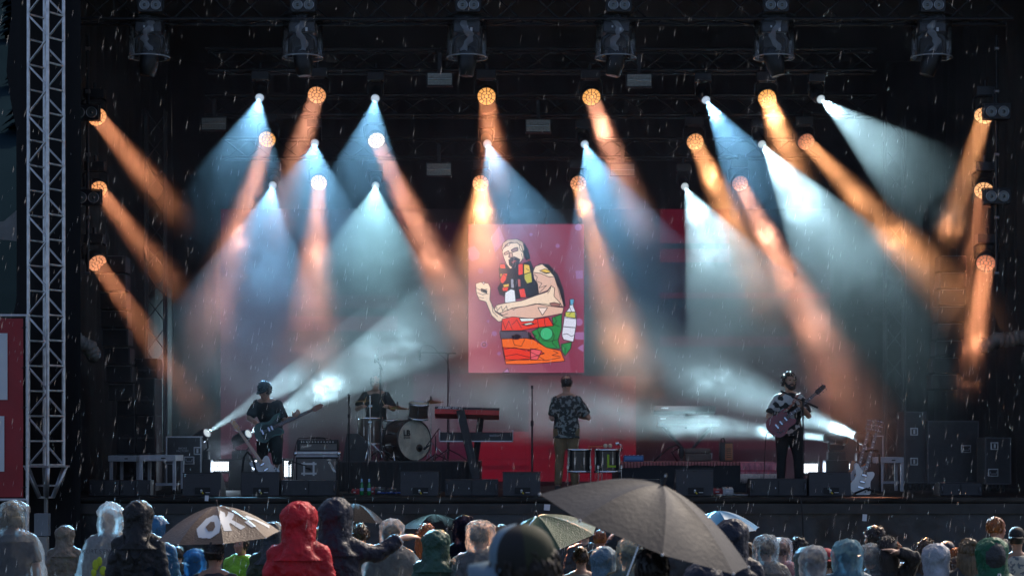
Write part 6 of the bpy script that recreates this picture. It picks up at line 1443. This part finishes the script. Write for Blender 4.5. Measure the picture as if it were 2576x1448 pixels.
for sx in (-1,1): MB().path([(sx*.12,.12,1.42),(sx*.13,-.02,1.50),(sx*.11,-.14,1.42),(0.0,-.165,1.2)],.007,6).build('bag_cord', rubber, t)
P('person in a blue hooded jacket half hidden left of the brown umbrella', 392,1296,21, hy=R(-60), top=blue_j, hood=blue_j, seed=15, peak=.02)
P('dark dressed person with a pale strap seen under the brown umbrella', 448,1372,22.5, top=black_j, hair=('short',hair_dk), seed=16)
P('person in a blue poncho under the left part of the brown umbrella', 490,1372,17.6, hy=R(10), top=blue_j, poncho=dict(m=dblue_f), seed=17)
t,J,loc,s = P('man with black cap and dark shirt holding the brown umbrella', 540,1352,15.6, hy=R(-20), skin=skin_b, top=tee_dk, sleeve=.4, hat=dict(m_=blk_cap,dirn=-1), hair=('short',hair_bk), seed=18, pose=dict(elR=(.26,.12,1.18), wrR=(.12,.30,1.30)), hands={'R':dict(d=(-.3,.1,1),n=(-.6,.8,0),curl=1.5)})
for sx in (-1,1): MB().path([(sx*.11,.10,1.40),(sx*.12,-.0,1.475),(sx*.10,-.125,1.38),(0.02*sx,-.14,1.1)],.006,6).build('bag_cord', rubber, t)
UM1 = t
P('smiling person in a lime jacket facing the camera under the brown umbrella', 607,1340,20.5, yaw=PI-.4, top=lime_j, hair=('short',hair_dk), seed=19, skin=skin_r, hood=None)
P('person in a dark olive hooded jacket right of the brown umbrella', 686,1307,18.6, top=dkolive, hood=dkgrey_j, seed=20, wide=1.1)
P('tall person in a bright red hooded jacket', 752,1256,14.7, hy=R(-24), top=red_j, hood=red_j, seed=21, wide=1.04, vox=.014)
P('person in an olive hooded jacket behind the pointing person', 800,1326,18.6, hy=R(-20), top=olive_j, hood=olive_j, seed=22, peak=.02)
def pp(loc): return dict(elR=loc(950,1392,15.25), wrR=loc(1008,1354,15.3))
t,J,loc,s = P('person in a navy hooded jacket pointing to the right with stretched arm', 843,1247,15.2, hy=R(-4), top=navy, hood=navy, seed=23, wide=1.08, pose=pp, hands={'R':dict(d=(.75,.5,.15),n=(0,.3,-1),curl=.5,k=1.15)}, vox=.012)
MB().lathe([(.036,-.006),(.040,-.006),(.040,.006),(.036,.006)],18,MX(J['wr'+'R'].lerp(J['elR'],.04),frame(J['wrR']-J['elR'])),closed=True).build('wristband', label_white, t)
P('curly brown haired person under the dark umbrella', 908,1318,22.4, hair=('curly',brown), top=dkgrey_j, seed=24)
P('person in a grey see-through poncho under the pointing hand', 985,1299,19.6, top=tee_dk, hair=('short',dblond), poncho=dict(m=grey_f), seed=25, wide=1.1)
P('copper haired woman with a rust cap right of the pointing hand', 1074,1314,20.2, hy=R(-15), hair=('longcurly',orange_h), hat=dict(m_=rust_cap), top=black_j, seed=26)
P('short person in a grey-green hooded raincoat', 1097,1350,18.4, top=green_j, hood=green_j, seed=27, hoodbig=1.12, peak=.0, height=1.55)
P('person with a shiny black plastic hood before the stage skirt', 1168,1293,21.2, hy=R(-20), top=navy, poncho=dict(m=shiny,peak=.01), seed=28)
P('person with glasses in a wide clear poncho behind the cap wearer', 1208,1302,18.4, hy=R(-35), hair=('short',grey_h), top=dkgrey_j, poncho=dict(m=clear,big=1.1), seed=29, wide=1.15)
P('person in a tan sun hat beside the green umbrella', 1262,1312,25, hat=dict(m_=tanhat,tall=.8), hair=('short',dblond), top=tee_dk, seed=30)
t,J,loc,s = P('blurred man in the foreground with a dark cap and grey-blue brim turned left', 1318,1318,5.9, yaw=R(40), hy=R(24), hr=R(-12), skin=skin_b, hat=dict(m_=blk_cap,brim_m=blucap,back_m=mat('olive_cap_cloth',(.035,.04,.02),.8),tall=1.12,droop=.07,blen=.085), hair=('short',hair_dk), top=dkolive, seed=31, vox=.012)
P('person in a beige shirt under the green umbrella', 1462,1372,18.6, top=tee_be, sleeve=.4, hair=('short',brown), seed=32, pose=dict(elR=(.27,.1,1.2), wrR=(.10,.26,1.3)), hands={'R':dict(d=(-.3,.1,1),n=(-.6,.8,0),curl=1.5)})
UM2 = bpy.context.scene.objects[-1]
P('person with a hair bun near the stage skirt', 1471,1316,26.2, hair=('bun',dblond), top=dkgrey_j, seed=33)
P('man with cropped reddish hair between green and grey umbrella', 1510,1329,23.6, hair=('buzz',ginger), skin=skin_r, top=dkgrey_j, seed=34)
P('person in a pale blue creased jacket under the green umbrella corner', 1519,1368,17.0, top=ltblue_j, hood=ltblue_j, seed=35, hood_crease=.05)
P('person in a shiny black hood left of the grey umbrella holder', 1553,1340,21.6, top=black_j, hood=black_j, seed=36, peak=.03)
P('person in a grey-green see-through poncho beside the grey umbrella holder', 1583,1349,16.8, top=olive_j, hair=('short',brown), poncho=dict(m=gg_f,peak=.02), seed=37)
t,J,loc,s = P('dark haired person holding the big grey umbrella', 1640,1372,9.3, hair=('short',hair_bk), top=black_j, seed=38, vox=.014, pose=dict(elR=(.25,.14,1.18), wrR=(.16,.32,1.32)), hands={'R':dict(d=(-.1,.1,1),n=(-.6,.8,0),curl=1.5)})
UM3 = t
P('person in a navy hooded jacket behind the right tip of the grey umbrella', 1842,1300,15.0, hy=R(-12), top=navy, hood=navy, seed=39, wide=1.12)
P('person in a dark navy jacket below the grey umbrella', 1770,1405,11.0, top=navy, hood=navy, seed=40, wide=1.15)
P('brown haired woman in profile right of the grey umbrella', 1884,1361,20.4, hy=R(-70), hair=('long',brown), top=green_j, seed=41)
P('dark haired man in a clear creased poncho', 1927,1338,19.2, hair=('short',hair_bk), top=dkgrey_j, poncho=dict(m=clear,big=1.06), seed=42)
P('person in a rosy clear poncho over a pink sweater', 1966,1346,21.2, hair=('short',brown), top=pink_s, poncho=dict(m=pinkc), seed=43)
P('curly black haired man in profile looking left', 2006,1352,21.6, hy=R(68), hair=('curly',hair_bk), skin=skin_b, top=mat('dark_green_patterned',(.012,.016,.015),.8,col2=(.05,.16,.12),vs=26,thr=.58), seed=44)
P('person under a rounded grey-green hood', 2030,1394,18.0, top=teal_j, hood=teal_j, seed=45, height=1.5)
P('person in a milky poncho low beside the olive jacket', 2046,1404,16.4, hair=('short',brown), top=tee_be, poncho=dict(m=white_f), seed=46, height=1.52)
P('person in a dark olive jacket with a red cap', 2078,1374,17.0, hat=dict(m_=redcap,dirn=-1), hair=('short',brown), top=dkolive, seed=47)
P('person in a pale blue hooded poncho', 2132,1349,16.4, hair=('short',brown), top=ltblue_j, poncho=dict(m=blue_f,big=1.08), seed=48)
P('curly haired man in profile standing above the others at the right', 2200,1323,20.2, hy=R(55), hair=('curly',hair_dk), skin=skin_b, top=olive_j, seed=49)
P('grey haired person in a clear hood right of the blue poncho', 2192,1382,17.2, hair=('short',grey_h), top=dkgrey_j, poncho=dict(m=clear), seed=50, height=1.55)
P('copper haired person with a pale hood behind the raised hand', 2250,1359,21.4, hair=('short',ginger), top=greyw_j, seed=51)
def ph(loc): return dict(elR=loc(2300,1402,17.1), wrR=loc(2258,1386,17.05))
P('long dark haired woman with one hand on her head', 2232,1388,17.2, hair=('long',hair_dk), top=black_j, seed=52, pose=ph, hands={'R':dict(d=(-.9,.05,.15),n=(0,0,-1),curl=.25,k=1.05)}, vox=.012, height=1.6)
t,J,loc,s = P('woman with long brown curls and a hair clip', 2330,1364,19.2, hair=('longcurly',brown), top=dkgrey_j, seed=53, height=1.58)
MB().ball(J['head']+Vector((.01,-.125,.05)),(.03,.01,.016),12,6).build('hair_clip', alu_dark, t)
P('person in a pale grey hooded jacket', 2356,1385,16.8, top=greyw_j, hood=greyw_j, seed=54, height=1.56)
P('person with a navy knitted cap', 2383,1361,20.4, hat=dict(m_=navy,tall=1.05), hair=('short',brown), top=black_j, seed=55, height=1.58)
P('copper haired person beside the red drink', 2408,1391,18.6, hair=('short',orange_h), top=dkgrey_j, seed=56, height=1.52)
P('brown curly haired person behind the braided woman', 2432,1364,21, hair=('curly',brown), top=dkgrey_j, seed=57, height=1.58)
P('woman with braided dark blond hair and a bun', 2437,1372,16.8, hair=('braid',dblond), top=dkgrey_j, seed=58, height=1.6)
t,J,loc,s = P('person in an emerald green jacket with a dark hood panel at the right', 2497,1346,15.2, top=emer_j, hood=emer_j, seed=59, wide=1.05)
m = MB(); n = 12; hc = J['head']
for j in range(7):
    for i in range(n+1):
        a = PI*1.5+(i/n-.5)*1.35; z = .135-.26*j/6; w = math.sqrt(max(.02,1-(z/.17)**2)); m.v.append((.135*math.cos(a)*w, hc.y+.162*math.sin(a)*w, hc.z+z))
for j in range(6):
    for i in range(n): m.f.append((j*(n+1)+i,j*(n+1)+i+1,(j+1)*(n+1)+i+1,(j+1)*(n+1)+i)); m.mi.append(0); m.sm.append(True)
m.build('dark_hood_panel', dkgrey_j, t); MB().path([(.02,-.165,1.50),(.05,-.18,1.40),(.02,-.19,1.34),(-.02,-.185,1.40),(.01,-.165,1.50)],.005,6).build('pull_cord', label_white, t)
P('ginger man in profile looking right near the stage skirt', 2508,1298,24.6, hy=R(-72), hair=('short',ginger), skin=skin_r, top=dkgrey_j, seed=60)
P('man with a black cap and pale patterned shirt at the right edge', 2558,1322,22.4, hy=R(-18), hair=('buzz',hair_bk), hat=dict(m_=blk_cap,dirn=-1), top=pat_sh, sleeve=.4, skin=skin_b, seed=61)
# drink held up beside the braided woman
c = W(2405,1436,16.9); t = thing('drink_cup', 'clear plastic cup with a red drink', 'cup', c+Vector((0,0,-.07))); MB().lathe([(.03,0),(.034,.06),(.04,.13),(.041,.132),(.033,.06),(.029,.002)],24).build('cup_wall', hood_clear, t); MB().lathe([(0,.004),(.0285,.004),(.033,.075),(0,.075)],24).build('red_drink', mat('red_drink_liquid',(.45,.02,.02),.1), t)
P('person holding up the red drink', 2408,1450,17.0, hair=('short',brown), top=dkgrey_j, seed=62, height=1.45, pose=dict(elL=(-.28,.12,1.14), wrL=(-.04,.24,1.30)), hands={'L':dict(d=(.2,.1,1),n=(.6,.8,0),curl=1.2)})
# ------------------------------------------------------------------ umbrellas
def umbrella(label, apex, axis, Rr, hgt, m_, spin=0.0, shaft=.8, name='umbrella', panel_mats=None, ns=8):
    """apex: top of the canopy, axis: from canopy down the shaft"""
    t = thing(name, label, 'umbrella', apex, 0, 'umbrellas over the crowd'); A = frame(-Vector(axis)) @ Matrix.Rotation(spin,3,'Z'); t.rotation_euler = A.to_euler()
    nr, na = 9, 8; pm = MB(); da = 2*PI/ns
    def surf(sv, u):
        r = Rr*sv; e = abs(2*u-1); sag = 1-.085*sv*(1-e*e)*1.0; z = -hgt*(sv**1.75) - .02*Rr*(1-e*e)*math.sin(sv*PI)*1.6
        a = da*u; return Vector((r*sag*math.cos(a), r*sag*math.sin(a), z))
    for i in range(nr+1):
        for j in range(na+1): pm.v.append(surf(max(.02,i/nr), j/na))
    for i in range(nr):
        for j in range(na): pm.f.append((i*(na+1)+j,i*(na+1)+j+1,(i+1)*(na+1)+j+1,(i+1)*(na+1)+j)); pm.mi.append(0); pm.sm.append(True)
    me = pm.mesh('canopy_panel'); me.materials.append(m_)
    for f in me.polygons: f.use_smooth = True
    for k in range(ns):
        me_k = me
        if panel_mats and k in panel_mats: me_k = me.copy(); me_k.materials.clear(); me_k.materials.append(panel_mats[k])
        put('canopy_panel', me_k, t, rot=(0,0,da*k))
        rb = MB().path([surf(max(.02,i/8),0)*.995+Vector((0,0,-.006)) for i in range(9)], .0028, 5).build('rib', chrome, t, rot=(0,0,da*k))
        MB().tube((.008,0,-shaft*.42), surf(.5,0)*.99+Vector((0,0,-.008)), .0022, None, 5).build('strut', chrome, rb)
        MB().ball(surf(1,0), .007, 8, 5).build('rib_tip', label_white, rb)
    MB().tube((0,0,.05),(0,0,-shaft),.006,None,8).build('shaft', chrome, t); MB().tube((0,0,0),(0,0,.055),.009,.005,10).build('ferrule', rubber, t); MB().tube((0,0,-shaft),(0,0,-shaft-.12),.015,.012,10).build('handle', rubber, t)
    return t, surf, da
brown_u = mat('brown_umbrella_cloth',(.16,.11,.075),.42,0,.15,5,bump=.3,bs=60,backlit=.12); grey_u = mat('grey_umbrella_cloth',(.036,.036,.039),.65,0,.1,4,bump=.15,bs=40,backlit=.1); green_u = mat('green_umbrella_cloth',(.032,.080,.034),.5,0,.15,5,bump=.5,bs=70,backlit=.1); dark_u = mat('dark_umbrella_cloth',(.018,.017,.019),.85,0,.2,5,bump=.3,bs=50,spec=.1); dark_u2 = mat('charcoal_umbrella_cloth',(.014,.013,.014),.9,0,.2,5,bump=.3,bs=50,spec=.15); blue_u = mat('bright_blue_umbrella_cloth',(.04,.24,.46),.4,0,.1,5,backlit=.25)
t, surf, da = umbrella('brown umbrella with large white letters', W(546,1272,15.95), (.05,.10,-1), .475, .235, brown_u, R(12), .62)
um_white = mat('white_umbrella_print',(.62,.66,.68),.4)
def decal(t, pts_su, m_, nm):
    """polygon in canopy coordinates (angle in degrees, radial fraction), split into cells lying on the cloth"""
    m = MB(); a0 = min(p[0] for p in pts_su); a1 = max(p[0] for p in pts_su); s0 = min(p[1] for p in pts_su); s1 = max(p[1] for p in pts_su); n = 56
    def inside(x, y):
        c = False; k = len(pts_su)
        for i in range(k):
            (xa,ya),(xb,yb) = pts_su[i], pts_su[(i+1)%k]
            if (ya > y) != (yb > y) and x < (xb-xa)*(y-ya)/(yb-ya)+xa: c = not c
        return c
    def pt(a, sv):
        q = a % 360; k = int(q//45); u = (q-45*k)/45; return Matrix.Rotation(R(45*k),3,'Z') @ surf(sv,u) + Vector((0,0,.004))
    for i in range(n):
        for j in range(n):
            x = a0+(a1-a0)*(i+.5)/n; y = s0+(s1-s0)*(j+.5)/n
            if inside(x,y):
                dx = (a1-a0)/n/2; dy = (s1-s0)/n/2; m.add([pt(x-dx,y-dy),pt(x+dx,y-dy),pt(x+dx,y+dy),pt(x-dx,y+dy)],[(0,1,2,3)])
    if m.f: m.build(nm, m_, t)
# letters around the near side of the canopy (angle -90 faces the camera)
SP = -12
def lt(pts): return [(a+SP, sv) for a, sv in pts]
decal(t, lt([(-150,.88),(-158,.70),(-152,.45),(-138,.36),(-128,.40),(-122,.60),(-126,.80),(-136,.90)]), um_white, 'letter_ring')
decal(t, lt([(-140,.76),(-146,.66),(-140,.54),(-133,.56),(-131,.68),(-134,.76)]), brown_u, 'letter_gap'); bpy.context.scene.objects[-1].location.z += .003
decal(t, lt([(-120,.78),(-124,.45),(-116,.24),(-104,.30),(-110,.45),(-90,.30),(-84,.40),(-100,.52),(-88,.74),(-97,.78),(-106,.60),(-110,.62),(-110,.78)]), um_white, 'letter_k')
decal(t, lt([(-82,.78),(-84,.64),(-74,.64),(-73,.78)]), um_white, 'letter_dot'); decal(t, lt([(-66,.52),(-50,.50),(-38,.86),(-46,.90),(-54,.64),(-66,.60)]), um_white, 'letter_stroke')
umbrella('large blurred grey umbrella in the foreground', W(1623,1333,9.3)+Vector((.346,-.12,.938))*.22, (-.346,.12,-.938), .515, .225, grey_u, R(8), .72)
umbrella('wet green umbrella with shining top', W(1352,1297,18.4), (.26,.16,-1), .52, .24, green_u, R(15), .62)
umbrella('dark umbrella behind the pointing person', W(893,1265,21.6), (-.1,.0,-1), .34, .18, dark_u, R(5), .6); umbrella('charcoal umbrella near the stage skirt behind the copper haired woman', W(1094,1292,26.6), (0,-.06,-1), .48, .20, dark_u2, R(20), .6); umbrella('bright blue umbrella behind the navy hooded person', W(1806,1284,22.0), (.08,.05,-1), .44, .22, blue_u, R(10), .6)
# ------------------------------------------------------------------ stage smoke and rain
def smoke_mat(name, dens, front):
    m=bpy.data.materials.new(name); m.use_nodes=True; nt=m.node_tree; nt.nodes.clear()
    N=nt.nodes.new; L=nt.links.new
    pv=N('ShaderNodeVolumePrincipled'); pv.inputs['Color'].default_value=(.92,.94,.95,1); pv.inputs['Anisotropy'].default_value=.1
    o2=N('ShaderNodeOutputMaterial'); L(pv.outputs[0],o2.inputs['Volume'])
    geo=N('ShaderNodeNewGeometry')
    nz=N('ShaderNodeTexNoise'); nz.inputs['Scale'].default_value=.85; nz.inputs['Detail'].default_value=3; nz.inputs['Roughness'].default_value=.6; nz.inputs['Distortion'].default_value=.3
    L(geo.outputs['Position'],nz.inputs['Vector'])
    mr=N('ShaderNodeMapRange'); mr.inputs[1].default_value=.38; mr.inputs[2].default_value=.72; mr.inputs[3].default_value=dens*.35; mr.inputs[4].default_value=dens*2.6
    L(nz.outputs[0],mr.inputs[0])
    sp=N('ShaderNodeSeparateXYZ'); L(geo.outputs['Position'],sp.inputs[0])
    rm=N('ShaderNodeMapRange'); rm.interpolation_type='SMOOTHSTEP'; rm.inputs[1].default_value=front[0]; rm.inputs[2].default_value=front[1]
    L(sp.outputs['Y'],rm.inputs[0])
    mu=N('ShaderNodeMath'); mu.operation='MULTIPLY'; L(mr.outputs[0],mu.inputs[0]); L(rm.outputs[0],mu.inputs[1])
    L(mu.outputs[0],pv.inputs['Density'])
    return m
SMOKE_LO, SMOKE_HI = (-6.9,30.15,DECK+.02), (8.4,41.5,9.9)
me = MB().bx(SMOKE_LO[0],SMOKE_HI[0],SMOKE_LO[1],SMOKE_HI[1],SMOKE_LO[2],SMOKE_HI[2]).build('stage_smoke', smoke_mat('drifting_stage_smoke', .022, (30.15,32.4)), kind='stuff')
tag(me, 'thin drifting stage smoke filling the covered stage', 'smoke')

def puff_mat(name, dens):
    m=bpy.data.materials.new(name); m.use_nodes=True; nt=m.node_tree; nt.nodes.clear(); N=nt.nodes.new; L=nt.links.new
    pv=N('ShaderNodeVolumePrincipled'); pv.inputs['Color'].default_value=(.94,.95,.96,1); pv.inputs['Anisotropy'].default_value=.1
    o2=N('ShaderNodeOutputMaterial'); L(pv.outputs[0],o2.inputs['Volume'])
    tc=N('ShaderNodeTexCoord'); ln=N('ShaderNodeVectorMath'); ln.operation='LENGTH'; L(tc.outputs['Object'],ln.inputs[0])
    fo=N('ShaderNodeMapRange'); fo.interpolation_type='SMOOTHSTEP'; fo.inputs[1].default_value=1.0; fo.inputs[2].default_value=.15; fo.inputs[3].default_value=0; fo.inputs[4].default_value=1; L(ln.outputs['Value'],fo.inputs[0])
    oi=N('ShaderNodeObjectInfo'); ad=N('ShaderNodeVectorMath'); ad.operation='ADD'; L(tc.outputs['Object'],ad.inputs[0]); L(oi.outputs['Location'],ad.inputs[1])
    nz=N('ShaderNodeTexNoise'); nz.inputs['Scale'].default_value=3.2; nz.inputs['Detail'].default_value=3; nz.inputs['Distortion'].default_value=.5; L(ad.outputs[0],nz.inputs['Vector'])
    mr=N('ShaderNodeMapRange'); mr.inputs[1].default_value=.42; mr.inputs[2].default_value=.66; mr.inputs[3].default_value=0; mr.inputs[4].default_value=dens; L(nz.outputs[0],mr.inputs[0])
    mu=N('ShaderNodeMath'); mu.operation='MULTIPLY'; L(fo.outputs[0],mu.inputs[0]); L(mr.outputs[0],mu.inputs[1]); L(mu.outputs[0],pv.inputs['Density'])
    return m
PUFF = {'thin': puff_mat('thin_smoke_puff', .12), 'mid': puff_mat('smoke_puff', .28), 'thick': puff_mat('thick_smoke_puff', .9)}
puff_me = {}
def puff(c, r, k, rot=None):
    if k not in puff_me:
        puff_me[k] = MB().ball((0,0,0),1,16,10).mesh('smoke_puff'); puff_me[k].materials.append(PUFF[k])
    o = put('smoke_puff', puff_me[k], kind='stuff'); o.location = c; o.scale = r
    if rot is not None: o.rotation_euler = rot
    return o
def along(a, f): return W(a[0],a[1],a[2]).lerp(W(a[3],a[4],a[5]), f)
for i, f, r, k in [(2,.12,(.3,.4,.35),'mid'),(3,.12,(.35,.4,.35),'mid'),(7,.2,(.4,.5,.5),'thin'),(7,.42,(.5,.6,.5),'thin'),(6,.28,(.2,.3,.4),'thin'),(10,.22,(.3,.4,.4),'mid'),(10,.48,(.6,.6,.7),'mid'),(5,.7,(.6,.6,.5),'thin'),(8,.6,(.8,.7,.9),'thin'),(9,.7,(.7,.6,.8),'thin')]:
    puff(along(BEAMS[i], f), r, k)
for i, f, r, k in [(12,.45,(.35,.5,.6),'mid'),(13,.17,(.3,.4,.45),'mid'),(9,.3,(.35,.4,.5),'mid'),(14,.32,(.45,.5,.5),'mid'),(14,.8,(.7,.6,.6),'thin'),(6,.3,(.3,.4,.4),'mid'),(5,.3,(.35,.4,.5),'mid'),(8,.8,(.7,.6,.6),'thin'),(13,.95,(.55,.5,.6),'thin'),(11,.5,(.5,.5,.7),'thin'),(7,.6,(.5,.5,.7),'thin'),(17,.75,(.4,.4,.6),'thin'),(15,.9,(.45,.4,.5),'thin'),(10,.7,(.7,.6,.6),'thin')]:
    puff(along(WASHES[i], f), r, k)
for i, f, r, k in [(1,.40,(.42,.5,.34),'mid'),(1,.46,(.25,.3,.2),'mid'),(1,.14,(.3,.4,.22),'mid'),(2,.06,(.26,.3,.18),'thick'),(3,.2,(.3,.3,.2),'mid'),(2,.5,(.9,.9,.5),'thin'),(3,.5,(1.0,.9,.4),'thin'),(0,.6,(.6,.6,.5),'thin'),(1,.75,(.9,.7,.6),'thin')]:
    puff(along(FL[i], f), r, k)
puff(W(570,1125,34.3), (.55,.35,.22), 'thick'); puff(W(640,1160,34.2), (.5,.4,.22), 'mid'); puff(W(2135,1118,34.2), (.25,.25,.22), 'mid')
# rain in front of the stage
rr = random.Random(99); m = MB()
fall = Vector((-.17,-.02,-1)).normalized()
for _ in range(4300):
    Y = 9+20.6*rr.random()**.6
    px = rr.uniform(-120,2700); py = rr.uniform(-60,1500)
    c = W(px,py,Y)
    if c.z < G(c.x,Y)+.4 or (Y < 13 and rr.random() < .6) or (py < 480 and rr.random() < .5): continue
    L = rr.uniform(.035,.10); w = rr.uniform(.0006,.0019)*(1 if Y > 14 else .7)
    a = Vector((1,0,0))*w; b = Vector((0,1,0))*w
    p, q = c-fall*L/2, c+fall*L/2; mid = c+fall*L*.18
    m.add([p, mid+a, mid-a*.5+b*.87, mid-a*.5-b*.87, q], [(0,1,2),(0,2,3),(0,3,1),(4,2,1),(4,3,2),(4,1,3)], 0, True)
rainm = bpy.data.materials.new('falling_raindrop'); rainm.use_nodes = True; nt = rainm.node_tree; nt.nodes.clear()
d = nt.nodes.new('ShaderNodeBsdfDiffuse'); d.inputs[0].default_value = (.5,.5,.5,1); tl = nt.nodes.new('ShaderNodeBsdfTranslucent'); tl.inputs[0].default_value = (.95,.95,.95,1)
mx = nt.nodes.new('ShaderNodeMixShader'); mx.inputs[0].default_value = .6; oo = nt.nodes.new('ShaderNodeOutputMaterial')
nt.links.new(d.outputs[0], mx.inputs[1]); nt.links.new(tl.outputs[0], mx.inputs[2]); nt.links.new(mx.outputs[0], oo.inputs[0])
tag(m.build('rain', rainm, kind='stuff'), 'falling rain in front of the stage', 'rain')

for (a,b,Y,r) in [(2180,760,34.0,(1.3,1.0,1.1)),(1980,880,35.0,(1.3,1.0,.9)),(2050,560,34.5,(1.0,.8,.9)),(1600,980,35.5,(1.2,1.0,.7))]: puff(W(a,b,Y), r, 'thin')
